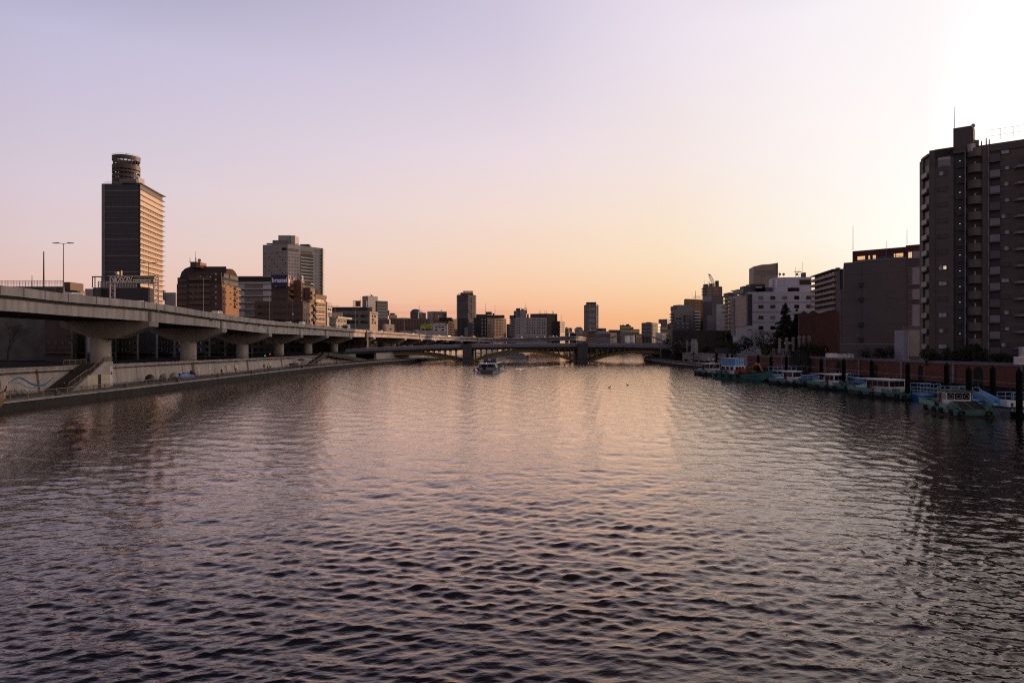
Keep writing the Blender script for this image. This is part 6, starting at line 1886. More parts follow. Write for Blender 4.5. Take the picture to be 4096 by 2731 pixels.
for i, (px, py, lab) in enumerate(LAMPS):
    q = deck_at(px, 11.5 if px > 250 else 9.5)
    if not q: continue
    x, y, zt, zb, hd = q
    top = Zp(py, y)
    if l0 is None:
        l0 = lamp_proto('street_lamp', 10.6, 1.0, lab, 'street lamp', 'street lamps on the expressway')
        l0.location = (x, y, zt - 1.0)
    o = l0 if i == 0 else dup(l0, (x, y, zt - 1.0), 0, lab)
    s_ = (top - zt + 1.0) / 10.6
    o.scale = (1, 1, max(s_, .5))
def lamp2():
    t = thing('street_lamp', 'pair member', 'street lamp', (0, 0, 0), group='street lamps on the road bridge')
    mb = MB(); mb.tube((0, 0, 0), (0, 0, 6.6), .12, .08, 8); mb.lathe((0, 0, 0), [(.22, 0), (.2, .5), (.1, .6)], 10)
    mb.build('pole', darksteel, t)
    mb = MB(); mb.lathe((0, 0, 6.6), [(.08, 0), (.22, .1), (.16, .5), (.04, .65)], 10); mb.build('lantern', darksteel, t)
    return t
l1 = lamp2()
BL = [(1678, 6, 'left lamp post of a pair on the left span of the road bridge'), (1709, 16, 'right lamp post of a pair on the left span of the road bridge'), (1888, 6, 'lamp post just right of the left stone pier, near side'), (1910, 16, 'lamp post just right of the left stone pier, far side'), (2100, 6, 'left lamp post of a pair over the middle arch'), (2113, 16, 'right lamp post of a pair over the middle arch'), (2311, 6, 'left lamp post of a close pair on the right stone pier'), (2316, 16, 'right lamp post of a close pair on the right stone pier'), (2525, 6, 'left lamp post of a pair over the right arch'), (2531, 16, 'right lamp post of a pair over the right arch')]
for i, (px, dy, lab) in enumerate(BL):
    loc = (Xp(px, BY + dy), BY + dy, btop(px) - 1.3)
    if i == 0: l1.location = loc; l1['label'] = lab
    else: dup(l1, loc, 0, lab)

# --- sign gantry over the near expressway
qa, qb = deck_at(624, .6), deck_at(449, 15.6)
gy = thing('sign_gantry', 'white steel truss gantry carrying a green and white road sign over the expressway', 'gantry', (qa[0], qa[1], qa[2]))
gt_m = mat('galvanised gantry', (.42, .40, .40), .5, .12)
zt_ = Zp(1105, qa[1]); zb_ = Zp(1131, qa[1])
A_, B_ = Vector((qb[0], qb[1])), Vector((qa[0], qa[1]))
A_ = Vector((Xp(449, qa[1]), qa[1])); B_ = Vector((Xp(624, qa[1]), qa[1]))
for P_, z0 in ((A_, qa[2] - 1), (B_, qa[2] - 1.6)):
    mb = MB()
    for s in (-.45, .45): mb.tube((P_.x + s, P_.y, z0), (P_.x + s, P_.y, zt_), .13, n=6)
    k = 0
    z = z0
    while z < zt_ - .6:
        mb.tube((P_.x + (-.45 if k % 2 else .45), P_.y, z), (P_.x + (.45 if k % 2 else -.45), P_.y, z + .7), .06, n=4); z += .7; k += 1
    mb.build('post', gt_m, gy)
mb = MB()
for yy in (-.5, .5):
    for z in (zt_, zb_): mb.tube((A_.x - .6, A_.y + yy, z), (B_.x + .3, B_.y + yy, z), .10, n=6)
    for k in range(12):
        xa = A_.x + (B_.x - A_.x) * k / 12; xb = A_.x + (B_.x - A_.x) * (k + 1) / 12
        mb.tube((xa, A_.y + yy, zb_ if k % 2 else zt_), (xb, A_.y + yy, zt_ if k % 2 else zb_), .07, n=4)
mb.build('truss', gt_m, gy)
fg = Face((A_.x, A_.y - .62), (B_.x, B_.y - .62), 0, 0)
strip(gy, 'sign_panel', fg, 533, 617, 1107, 1117.5, .1, mat('dark green sign', (.035, .075, .02), .5, .05), back=.1)
strip(gy, 'sign_panel', fg, 533, 617, 1117.6, 1129.5, .1, white, back=.1)
text(gy, 'lettering', '首都高速情報 渋滞', fg, 536, 1112, 7, mat('sign yellow', (.35, .33, .06), .5), off=.14, wpx=76)
text(gy, 'lettering', '110・15・57・14・01・56・04 ー箱崎', fg, 536, 1123.5, 8, darkgrey, off=.14, wpx=78)
rbox(gy, 'sensor_box', 460, 470, 1086, 1098, qa[1], .6, gt_m); rbox(gy, 'sensor_box', 480, 484, 1082, 1104, qa[1], .5, brownrail)
# --- yellow sign gantry farther along
q1 = deck_at(1788, .4)
gy = thing('sign_gantry', 'white gantry with a bright yellow lane diagram sign over the far expressway', 'gantry', (q1[0], q1[1], q1[2]))
Yg = q1[1] - .5
mb = MB(); mb.tube(P(1788, 1350, Yg), P(1788, 1296, Yg), .55, n=8); mb.build('post', palegrey, gy)
mb = MB(); mb.tube(P(1683, 1330, Yg), P(1683, 1302, Yg), .4, n=8); mb.build('post', palegrey, gy)
mb = MB(); mb.tube(P(1683, 1303, Yg), P(1788, 1298, Yg), .4, n=6); mb.build('beam', palegrey, gy)
fg = Face((Xp(1680, Yg - .8), Yg - .8), (Xp(1790, Yg - .8), Yg - .8), 0, 0)
strip(gy, 'sign_panel', fg, 1685, 1728, 1296, 1314, .1, mat('acid yellow sign', (.42, .50, .03), .5, .05), back=.15)
def line(pts, w_, nm='lane_mark'):
    mb = MB()
    for (a, b), (c, d) in zip(pts[:-1], pts[1:]):
        p, q = fg.pt(fg.at(a), .12), fg.pt(fg.at(c), .12)
        za, zb2 = fg.z(b, a), fg.z(d, c)
        mb.add([(p.x, p.y, za - w_), (q.x, q.y, zb2 - w_), (q.x, q.y, zb2 + w_), (p.x, p.y, za + w_)], [(0, 1, 2, 3)])
    mb.build(nm, black, gy)
line([(1692, 1313), (1696, 1307), (1703, 1303), (1712, 1303), (1720, 1300)], .12); line([(1702, 1313), (1704, 1308), (1712, 1306), (1718, 1311)], .12); line([(1697, 1313), (1700, 1307), (1708, 1304.5)], .1)
text(gy, 'lettering', '新ハープ大橋', fg, 1687, 1298.6, 3.2, black, off=.13, wpx=16)
text(gy, 'lettering', '両国JCT', fg, 1714, 1308, 3, black, off=.13, wpx=12)
# small blue road signs
for px, py, lab in ((1170, 1255, 'small blue and white road sign in front of the brown office'), (1256, 1268, 'small blue and white road sign beside the orange narrow office')):
    q = deck_at(px, 6); Yd = q[1]
    t = thing('road_sign', lab, 'road sign', P(px, py, Yd))
    rbox(t, 'panel', px - 3, px + 3, py - 4, py, Yd, .1, mat('road sign blue', (.08, .22, .42), .5)); rbox(t, 'panel', px - 3, px + 3, py + .3, py + 4, Yd, .1, white)
    MB().tube((Xp(px, Yd), Yd + .15, q[2] - 1), (Xp(px, Yd), Yd + .15, Zp(py - 4, Yd)), .06, n=6).build('post', darksteel, t)

# ------------------------------------------------------------------ vehicles
carglass = mat('car glass', (.012, .014, .016), .06, 0, spec=.6)
redlamp, headlamp = mat('tail lamp', (.3, .02, .015), .3, 0), mat('head lamp', (.7, .7, .68), .15, 0)
def car(name, label, paint, L, Wd, prof, glassz, wheel=.33, group=None):
    # prof: side outline (x, z) from rear to front over the top; glassz: (x0, x1, x2, x3, z0, z1) of the cabin windows
    t = thing(name, label, 'car' if 'truck' not in name and 'van' not in name else ('truck' if 'truck' in name else 'van'), (0, 0, 0), group=group)
    mb = MB(); zmin = .28
    out = [(-L / 2, zmin)] + prof + [(L / 2, zmin)]
    def wy(z): return Wd / 2 * (1 if z < .95 else 1 - .16 * min((z - .95) / .6, 1))
    n = len(out)
    mb.add([(x, -wy(z), z) for x, z in out] + [(x, wy(z), z) for x, z in out], [tuple(range(n)), tuple(range(2 * n - 1, n - 1, -1))] + [(i, n + i, n + (i + 1) % n, (i + 1) % n) for i in range(n)])
    b = mb.build('body', paint, t)
    x0, x1, x2, x3, z0, z1 = glassz
    for s in (-1, 1):
        mb = MB(); f_ = lambda z: s * (wy(z) + .012)
        mb.add([(x0, f_(z0), z0), (x3, f_(z0), z0), (x2, f_(z1), z1), (x1, f_(z1), z1)], [(0, 1, 2, 3) if s < 0 else (3, 2, 1, 0)])
        mb.build('side_window', carglass, t)
    for (xa, za), (xb, zb), nm in (((x3 + .13, z0), (x2 + .12, z1), 'windscreen'), ((x0 - .13, z0), (x1 - .1, z1), 'rear_window')):
        mb = MB(); h0, h1 = wy(z0) * .9, wy(z1) * .88
        d = .03 if nm == 'windscreen' else -.03
        mb.add([(xa + d, -h0, za), (xa + d, h0, za), (xb + d, h1, zb), (xb + d, -h1, zb)], [(0, 1, 2, 3) if d > 0 else (3, 2, 1, 0)])
        mb.build(nm, carglass, t)
    for sx_ in (-.31, .31):
        for s in (-1, 1):
            mb = MB(); mb.tube((L * sx_, s * (Wd / 2 - .2), wheel), (L * sx_, s * (Wd / 2 + .02), wheel), wheel, n=14); wh = mb.build('wheel', black, t)
            mb = MB(); mb.tube((L * sx_, s * (Wd / 2 + .01), wheel), (L * sx_, s * (Wd / 2 + .03), wheel), wheel * .55, n=10); mb.build('rim', greysteel, wh)
    for s in (-1, 1):
        MB().box(L / 2 - .04, L / 2 + .02, s * Wd * .36 - .16, s * Wd * .36 + .16, .62, .78).build('headlight', headlamp, t)
        MB().box(-L / 2 - .02, -L / 2 + .04, s * Wd * .38 - .12, s * Wd * .38 + .12, .68, .9).build('tail_light', redlamp, t)
    return t
SED = [(-2.2, .85), (-2.1, .95), (-1.65, 1.0), (-1.0, 1.42), (.25, 1.45), (1.05, 1.0), (1.95, .86), (2.2, .62)]
SUV = [(-2.2, .9), (-2.1, 1.1), (-1.75, 1.62), (.2, 1.66), (.95, 1.12), (1.95, .98), (2.2, .7)]
VAN = [(-2.3, .9), (-2.28, 1.3), (-2.1, 1.92), (.9, 1.95), (1.75, 1.2), (2.2, .98), (2.3, .7)]
pw, ps_, pd = mat('white car paint', (.72, .72, .72), .25, .03, spec=.6), mat('silver car paint', (.42, .42, .43), .25, .03, metal=.4), mat('dark car paint', (.03, .03, .035), .2, .05, spec=.6)
sed0 = car('parked_car', '', pw, 4.4, 1.72, SED, (-1.45, -.92, .2, .85, .98, 1.36)); sed0.name = 'car'
seds = car('car', '', ps_, 4.4, 1.72, SED, (-1.45, -.92, .2, .85, .98, 1.36))
sedd = car('car', '', pd, 4.4, 1.72, SED, (-1.45, -.92, .2, .85, .98, 1.36))
suv0 = car('car', '', ps_, 4.5, 1.8, SUV, (-1.9, -1.6, .1, .75, 1.08, 1.54))
van0 = car('van', '', pw, 4.7, 1.75, VAN, (-2.1, -2.0, .8, 1.5, 1.2, 1.82))
CARS = [('V', 286, 3, -1, 'white van roof just showing above the near expressway parapet at the left'), ('W', 557, 3, 1, 'white car with a dark window under the sign gantry'), ('V', 871, 2.6, 1, 'white van above the parapet right of the second pier'), ('W', 1155, 2.6, 1, 'white car roof before the brown office, first of a string'), ('V', 1207, 2.6, -1, 'white van second in the string before the brown office'), ('S', 1243, 2.6, 1, 'silver car third in the string, before the orange office'), ('W', 1266, 2.6, 1, 'white car fourth in the string, before the orange office'),
        ('S', 1297, 2.6, 1, 'silver car fifth in the string, left of the white townhouse'), ('W', 1314, 2.6, 1, 'white car last in the string, left of the white townhouse'), ('W', 1523, 2.6, 1, 'white car roof below the glazed grey office wing'), ('S', 1650, 2.6, 1, 'silver car roof below the long grey shed'), ('W', 1754, 2.6, 1, 'white car just left of the yellow sign gantry post'), ('W', 1794, 2.6, 1, 'white car just right of the yellow sign gantry post'),
        ('W', 1847, 2.6, 1, 'white car on the expressway below the dark residential tower'), ('V', 1895, 2.6, 1, 'white van on the expressway at the left foot of the brown hotel'), ('W', 1936, 2.6, 1, 'white car below the dark glazed end of the brown hotel'), ('W', 1962, 2.6, 1, 'white car at the turn of the far expressway'), ('S', 2010, 2.6, 1, 'silver car left of a close pair below the grey warehouse'), ('W', 2024, 2.6, 1, 'white car in a close pair below the grey annex'), ('S', 2061, 2.6, 1, 'silver car below the grey warehouse balconies'), ('V', 2081, 2.6, 1, 'pale van below the grey warehouse stack tower'),
        ('W', 2145, 2.6, 1, 'white car below the right windows of the grey warehouse'), ('W', 2176, 2.6, 1, 'white car below the black glass office'), ('V', 2208, 2.6, 1, 'white van left of a pair below the dark stepped office'), ('W', 2224, 2.6, 1, 'white car right of a pair below the dark stepped office')]
used = {}
for k, px, d, dr, lab in CARS:
    q = deck_at(px, d)
    if not q: continue
    src = {'V': van0, 'W': sed0, 'S': seds}[k]
    rz = q[4] + (0 if dr > 0 else math.pi)
    z = q[2] - (1.02 if px < 1000 else .85)
    if px > 1500: z = q[2] - .75
    if px == 286: z = q[2] - 1.4
    if src not in used:
        used[src] = 1; src.location = (q[0], q[1], z); src.rotation_euler = (0, 0, rz); src['label'] = lab; src['group'] = 'cars on the elevated expressway'
    else:
        dup(src, (q[0], q[1], z), rz, lab, 'cars on the elevated expressway')
BC = [('U', 1617, 5, 'silver car crossing the left span of the road bridge'), ('D', 1850, 8, 'dark car behind the left stone pier balcony of the road bridge'), ('S', 1873, 5, 'silver car passing the left stone pier of the road bridge')]
for k, px, dy, lab in BC:
    loc = (Xp(px, BY + dy), BY + dy, btop(px) - 1.25)
    if k == 'U': suv0.location = loc; suv0['label'] = lab; suv0['group'] = 'cars on the road bridge'
    elif k == 'D': sedd.location = loc; sedd['label'] = lab; sedd['group'] = 'cars on the road bridge'
    else: dup(seds, loc, 0, lab, 'cars on the road bridge')
# box truck
q = deck_at(1384, 3)
tk = thing('truck', 'box truck with a pale cargo body driving before the concrete office', 'truck', (q[0], q[1], q[2] - 1.0), rz=0)
a = q[4]; ud = (math.cos(a), math.sin(a))
mb = MB(); mb.obox((q[0] + ud[0] * 1.4, q[1] + ud[1] * 1.4), ud, 2.2, 1.15, q[2] - .5, q[2] + 2.3); mb.build('cargo_box', mat('pale cargo panel', (.48, .44, .40), .6, .08), tk)
mb = MB(); mb.obox((q[0] - ud[0] * 2.0, q[1] - ud[1] * 2.0), ud, 1.0, 1.05, q[2] - .6, q[2] + 1.6); mb.build('cab', pd, tk)
mb = MB(); mb.obox((q[0] - ud[0] * 2.1, q[1] - ud[1] * 2.1), ud, .7, 1.08, q[2] + .4, q[2] + 1.2); mb.build('cab_window', carglass, tk)
mb = MB(); mb.obox((q[0] - ud[0] * 1.6, q[1] - ud[1] * 1.6), ud, .5, 1.0, q[2] + 1.61, q[2] + 2.15); mb.build('wind_deflector', white, tk)
for s in (-2.2, 1.2, 2.6):
    c = (q[0] + ud[0] * s, q[1] + ud[1] * s); mb = MB(); mb.tube((c[0] - ud[1] * -1.0, c[1] + ud[0] * -1.0, q[2] - .55), (c[0] - ud[1] * 1.0, c[1] + ud[0] * 1.0, q[2] - .55), .45, n=12); mb.build('wheel', black, tk)

# ------------------------------------------------------------------ people
skin = mat('skin', (.42, .27, .20), .6, .05)
hair_m = mat('black hair', (.015, .012, .010), .6, .1)
POSE = {
 'stand': dict(hip=.92, knee=((.11, .02, .48), (-.11, -.02, .48)), foot=((.12, .0, .05), (-.12, -.04, .05)), elbow=((.27, .03, 1.12), (-.27, .03, 1.12)), hand=((.27, -.08, .86), (-.27, -.06, .86)), lean=0),
 'walk': dict(hip=.90, knee=((.09, -.22, .50), (-.09, .06, .47)), foot=((.10, -.32, .06), (-.10, .36, .09)), elbow=((.26, .12, 1.13), (-.26, -.10, 1.12)), hand=((.24, -.02, .92), (-.24, -.28, .98)), lean=-.04),
 'run': dict(hip=.90, knee=((.09, -.34, .58), (-.09, .10, .50)), foot=((.10, -.26, .16), (-.10, .52, .32)), elbow=((.28, .22, 1.16), (-.28, -.16, 1.14)), hand=((.22, .06, 1.02), (-.20, -.36, 1.22)), lean=-.12),
 'sit': dict(hip=.45, knee=((.13, -.45, .50), (-.13, -.45, .48)), foot=((.13, -.50, .05), (-.13, -.46, .05)), elbow=((.27, -.08, .68), (-.27, -.08, .68)), hand=((.12, -.36, .58), (-.12, -.36, .58)), lean=-.08),
}
def person_mesh(pose):
    p = POSE[pose]; h = p['hip']; l = p['lean']
    V = [(0, 0, h), (0, l * .4, h + .25), (0, l * .8, h + .47), (0, l, h + .58), (0, l * 1.1 - .02, h + .70), (0, l * 1.2 - .02, h + .82)]
    Rr = [.15, .135, .155, .06, .085, .075]
    E = [(0, 1), (1, 2), (2, 3), (3, 4), (4, 5)]
    for i in (0, 1):
        s = 1 if i == 0 else -1
        b = len(V); V += [(s * .10, 0, h - .04), p['knee'][i], p['foot'][i], (p['foot'][i][0], p['foot'][i][1] - .17, max(p['foot'][i][2] - .02, .035))]
        Rr += [.095, .065, .045, .035]; E += [(0, b), (b, b + 1), (b + 1, b + 2), (b + 2, b + 3)]
        b = len(V); V += [(s * .19, l * .8, h + .47), p['elbow'][i], p['hand'][i], (p['hand'][i][0], p['hand'][i][1] - .05, p['hand'][i][2] - .08)]
        Rr += [.062, .045, .033, .028]; E += [(2, b), (b, b + 1), (b + 1, b + 2), (b + 2, b + 3)]
    me = bpy.data.meshes.new('person')
    me.from_pydata(V, E, [])
    o = bpy.data.objects.new('person', me); COL.objects.link(o)
    md = o.modifiers.new('skin', 'SKIN'); o.modifiers.new('sub', 'SUBSURF').levels = 1
    for v, r_ in zip(me.skin_vertices[0].data, Rr): v.radius = (r_, r_)
    me.skin_vertices[0].data[0].use_root = True
    bpy.context.view_layer.update()
    out = bpy.data.meshes.new_from_object(o.evaluated_get(bpy.context.evaluated_depsgraph_get()))
    bpy.data.objects.remove(o)
    out.name = 'person'
    return out, p
PM = {}
CL = {'dark': (.02, .02, .024), 'navy': (.02, .025, .05), 'grey': (.12, .12, .125), 'red': (.22, .03, .03), 'cream': (.40, .37, .33), 'brown': (.08, .05, .035)}
def person(label, loc, rz, pose='stand', top='dark', group=None, sc=1.0):
    if (pose, top) not in PM:
        if pose not in PM: PM[pose] = person_mesh(pose)
        me = PM[pose][0].copy()
        me.materials.clear()
        for m_ in (mat('trousers ' + top, tuple(c * .5 + .006 for c in CL[top]), .9, .1), mat('jacket ' + top, CL[top], .9, .1), skin, hair_m): me.materials.append(m_)
        h = POSE[pose]['hip']
        for f_ in me.polygons:
            z = f_.center.z; x = f_.center.x
            hand = any((f_.center - Vector(hh)).length < .10 and f_.center.z < hh[2] + .02 for hh in POSE[pose]['hand'])
            f_.material_index = 2 if (z > h + .60 or hand) else (1 if z > h - .02 and (pose != 'sit' or f_.center.y > -.2) else 0)
            f_.use_smooth = True
        PM[(pose, top)] = me
    o = bpy.data.objects.new('person', PM[(pose, top)])
    COL.objects.link(o)
    o.location = loc; o.rotation_euler = (0, 0, rz); o.scale = (sc, sc, sc)
    tag(o, label, 'person', group)
    if 'hair' not in PM:
        mb = MB(); n = 10; vs, fs = [], []
        for j in range(5):
            a = math.pi / 2 * j / 4
            for i in range(n):
                b = 6.2832 * i / n
                vs.append((.105 * math.cos(a) * math.cos(b), .115 * math.cos(a) * math.sin(b) + .018, .13 * math.sin(a) - .045 * (1 if math.sin(b) > -.3 else 0) * (1 - j / 4)))
        for j in range(4):
            for i in range(n): fs.append((j * n + i, j * n + (i + 1) % n, (j + 1) * n + (i + 1) % n, (j + 1) * n + i))
        mb.add(vs, fs); t_ = mb.build('hair', hair_m); PM['hair'] = t_.data; bpy.data.objects.remove(t_)
    hr = bpy.data.objects.new('hair', PM['hair']); COL.objects.link(hr); hr.parent = o
    p = POSE[pose]; hr.location = (0, p['lean'] * 1.15 - .02, p['hip'] + .79)
    return o
def prom(px, py): Yd = (H - PZ) * F / (py - HY); return (Xp(px, Yd), Yd, PZ)
gp = 'people on the left riverside path'
person('person in dark clothes running beside the foot of the concrete stairs', (Xp(257, 113), 113, PZ), R(20), 'run', 'dark', gp)
person('person in a long dark coat walking past the cream repair patches', prom(887, 1502), R(-20), 'walk', 'dark', gp)
person('person in grey walking alone right of the one in the dark coat', prom(943, 1497), R(10), 'walk', 'grey', gp)
person('tall person in dark clothes standing left of two seated companions', prom(1056, 1480), R(60), 'stand', 'dark', gp, 1.08)
person('person sitting with a tilted head in the middle of the dark trio', (Xp(1072, 202), 202, PZ), R(-40), 'sit', 'dark', gp, 1.15)
person('person in brown sitting at the right of the dark trio', (Xp(1082, 203), 203, PZ), R(-30), 'sit', 'brown', gp, 1.15)
person('person in dark clothes sitting left under the umbrella shelter', (Xp(1203, 228), 228, PZ), R(20), 'sit', 'dark', gp)
person('person in grey sitting right under the umbrella shelter', (Xp(1216, 229), 229, PZ), R(-20), 'sit', 'grey', gp)
person('person in dark clothes standing under the peak of the double stairs', (Xp(1268, 244), 244, PZ), R(0), 'stand', 'dark', gp)
person('person in a cream top sitting right of the double stair foot', (Xp(1283, 246), 246, PZ), R(30), 'sit', 'cream', gp, 1.1)
gb = 'pedestrians on the road bridge'
for px, pose, top, lab in ((1920, 'walk', 'dark', 'pedestrian in dark clothes just right of the left stone pier'), (1990, 'stand', 'navy', 'pedestrian in navy at the bridge parapet above the tour boat'), (2126, 'walk', 'dark', 'pedestrian in dark clothes right of the mid span lamp pair'), (2394, 'walk', 'dark', 'pedestrian in dark clothes, first one right of the right stone pier'), (2410, 'stand', 'grey', 'pedestrian in grey, second one right of the right stone pier'), (2483, 'walk', 'navy', 'pedestrian in navy, left of a pair before the white panel building'), (2502, 'walk', 'dark', 'pedestrian in dark clothes, right of a pair before the white panel building'), (2598, 'walk', 'grey', 'pedestrian in grey alone before the balcony apartment block'),
                           (2630, 'walk', 'dark', 'pedestrian in dark clothes, leftmost of three at the bridge end'), (2637, 'walk', 'red', 'pedestrian in red, middle of three at the bridge end'), (2642, 'walk', 'dark', 'pedestrian in dark clothes, rightmost of three at the bridge end')):
    person(lab, (Xp(px, BY + 1.2), BY + 1.2, btop(px) - .95), R(90 if px % 2 else -90), pose, top, gb)
gq = 'people on the right quay tip'
for i, (px, Yd, pose, top, lab) in enumerate(((2584, 345, 'sit', 'dark', 'person sitting nearest the tip of the right quay'), (2593, 340, 'stand', 'dark', 'person standing on the right quay, second from its tip'), (2597, 345, 'walk', 'grey', 'person in grey on the right quay behind the one second from the tip'), (2605, 340, 'stand', 'navy', 'person in navy on the right quay, left of the bridge abutment'), (2610, 335, 'sit', 'dark', 'person sitting on the right quay against the bridge abutment'))):
    person(lab, (Xp(px, Yd), Yd, PZ), R(40 * i), pose, top, gq, 1.1)

# ------------------------------------------------------------------ left riverside path
rl = thing('riverside_railing', 'long brown bar railing along the water edge of the left riverside path', 'railing', (-69, 120, PZ))
lq = crom([(x, y, 0) for x, y in LQ if y < 400], 30)
# even spacing
acc, pts, last = 0, [], lq[0]
for p in lq[1:]:
    acc += (p - last).length
    if acc >= 2.45: pts.append((p.x - .35, p.y)); acc = 0
    last = p
pts = [p for p in pts if 72 < p[1] < 335][:99]
RZ0 = PZ + .125
mb0 = MB(); mb0.box(-.05, .05, -.05, .05, 0, 1.02); pm_ = mb0.build('tmp', brownrail); post_me = pm_.data; bpy.data.objects.remove(pm_)
for i, p in enumerate(pts): put('post', post_me, (p[0], p[1], RZ0), 0, rl)
barm = mat('dark brown bars', (.055, .045, .038), .6, .1)
for i, (a, b) in enumerate(zip(pts[:-1], pts[1:])):
    mb = MB(); a, b = Vector(a), Vector(b); L_ = (b - a).length; u = (b - a) / L_
    n = 16
    for k in range(1, n):
        c = a + u * L_ * k / n; mb.tube((c.x, c.y, RZ0 + .12), (c.x, c.y, RZ0 + .93), .024, n=4)
    if i % 4 == 1:                                  # a patterned panel every few bays
        c = a + u * L_ / 2
        for k in range(5):
            mb.tube((*(c + u * (-.5 + .2 * k)), RZ0 + .2), (*(c + u * (.3 - .2 * k)), RZ0 + .85), .03, n=4)
    mb.build('panel', barm, rl)
for z_, r_ in ((RZ0 + 1.03, .055), (RZ0 + .1, .035)):
    mb = MB()
    for a, b in zip(pts[:-1], pts[1:]): mb.tube((a[0], a[1], z_), (b[0], b[1], z_), r_, n=6)
    mb.build('rail', brownrail, rl)
for i in range(4, len(pts) - 4, 6):
    x, y = pts[i]
    MB().box(x + .15, x + .35, y - .45, y + .45, RZ0, RZ0 + .72).build('fender_frame', darksteel, rl)
# railing along the right quay tip
rr_ = thing('riverside_railing', 'low dark railing with white dashes along the right quay by the bridge', 'railing', (67, 300, PZ))
rq = [p for p in crom([(x, y, 0) for x, y in RQ], 12) if 232 < p.y < 378]
mb = MB()
for p in rq: mb.tube((p.x + .3, p.y, PZ), (p.x + .3, p.y, PZ + .95), .06, n=5)
mb.build('post', darksteel, rr_) if False else None
for p in rq[::2]: MB().tube((p.x + .3, p.y, PZ), (p.x + .3, p.y, PZ + 1), .06, n=5).build('post', darksteel, rr_)
mb = MB()
for a, b in zip(rq[:-1], rq[1:]):
    mb.hexa([(a.x + .28, a.y, PZ + .15), (b.x + .28, b.y, PZ + .15), (b.x + .32, b.y, PZ + .15), (a.x + .32, a.y, PZ + .15)], [(a.x + .28, a.y, PZ + .85), (b.x + .28, b.y, PZ + .85), (b.x + .32, b.y, PZ + 1.0), (a.x + .32, a.y, PZ + 1.0)])
mb.build('rail', darksteel, rr_)
for a in rq[::1]:
    MB().box(a.x - .2, a.x + .02, a.y - .7, a.y + .7, PZ - .25, PZ - .08).build('white_dash', white, rr_)
# concrete stairs with flank wall
sx0, sx1 = -78.3, -74.7
st = thing('concrete_stairs', 'concrete staircase with a pale flank wall, brown handrail and dark doorway', 'stairs', (-76, 118, PZ))
y0, y1, y2, ztop = 114.2, 124.6, 127.2, 5.75
mb = MB()
n = 24
for i in range(n):
    ya, yb = y0 + (y1 - y0) * i / n, y0 + (y1 - y0) * (i + 1) / n
    mb.box(sx0, sx1 - .02, ya, yb + .001 * (n - i), PZ, PZ + (ztop - PZ) * (i + 1) / n)
mb.box(sx0, sx1 - .02, y1 + .03, y2, PZ, ztop)
mb.build('steps', mat('dark stair concrete', (.07, .065, .06), .9, .2), st)
mb = MB(); prof = [(y0 + 1.2, PZ), (y2, PZ), (y2, ztop + .2), (y1, ztop + .2), (y0 + 1.2 + 4.9, PZ + 2.35), (y0 + 1.2 + 4.2, PZ + 2.2)]
mb.hexa([(sx1, y, z) for y, z in prof], [(sx1 + .35, y, z) for y, z in prof]); mb.build('flank_wall', wallcon, st)
MB().hexa([(sx1 + .352, y, z) for y, z in ((119.6, PZ), (126.2, PZ), (126.2, 3.7), (119.6, 3.7))], [(sx1 + .362, y, z) for y, z in ((119.6, PZ), (126.2, PZ), (126.2, 3.7), (119.6, 3.7))]).build('repair_patch', mat('cream repair paint', (.5, .42, .3)), st)
MB().box(sx1 + .30, sx1 + .375, 122.6, 123.5, PZ, 3.75).build('doorway', black, st)
gb_ = MB().box(sx1 + .3, sx1 + .38, 126.3, 127.0, PZ + .3, 5.0).build('tide_board', white, st)
mb = MB()
for k in range(16): mb.box(sx1 + .37, sx1 + .39, 126.35 + (k % 3) * .1, 126.75 + (k % 2) * .15, 1.9 + k * .19, 1.97 + k * .19)
mb.box(sx1 + .37, sx1 + .39, 126.4, 126.9, 3.6, 4.1)
mb.build('gauge_mark', mat('maroon gauge marks', (.12, .03, .04), .7), gb_)
def handrail(pl, name='handrail', bars=True):
    mb = MB()
    for (xa, ya, za), (xb, yb, zb) in zip(pl[:-1], pl[1:]):
        mb.tube((xa, ya, za + 1.05), (xb, yb, zb + 1.05), .06, n=6); mb.tube((xa, ya, za + .12), (xb, yb, zb + .12), .045, n=6)
        d = (Vector((xb, yb, zb)) - Vector((xa, ya, za))); m_ = max(1, int(round(d.length / 1.5)))
        for k in range(m_ + 1):
            c = Vector((xa, ya, za)) + d * k / m_; mb.tube(c, c + Vector((0, 0, 1.05)), .05, n=5)
    o = mb.build(name, brownrail, st)
    mb = MB()
    for (xa, ya, za), (xb, yb, zb) in zip(pl[:-1], pl[1:]):
        d = (Vector((xb, yb, zb)) - Vector((xa, ya, za))); m_ = int(d.length / .14)
        for k in range(m_):
            c = Vector((xa, ya, za)) + d * k / m_; mb.tube(c + Vector((0, 0, .12)), c + Vector((0, 0, 1.0)), .02, n=4)
    mb.build('balusters', barm, st)
handrail([(sx1 + .17, y0 + .6, PZ + .4), (sx1 + .17, y0 + 5.4, PZ + 2.3), (sx1 + .17, y0 + 6.4, PZ + 2.45), (sx1 + .17, y1, ztop + .1), (sx1 + .17, y2, ztop + .1)])
handrail([(-79.8, 121.5, 5.3), (-79.8, 128, 5.3)])
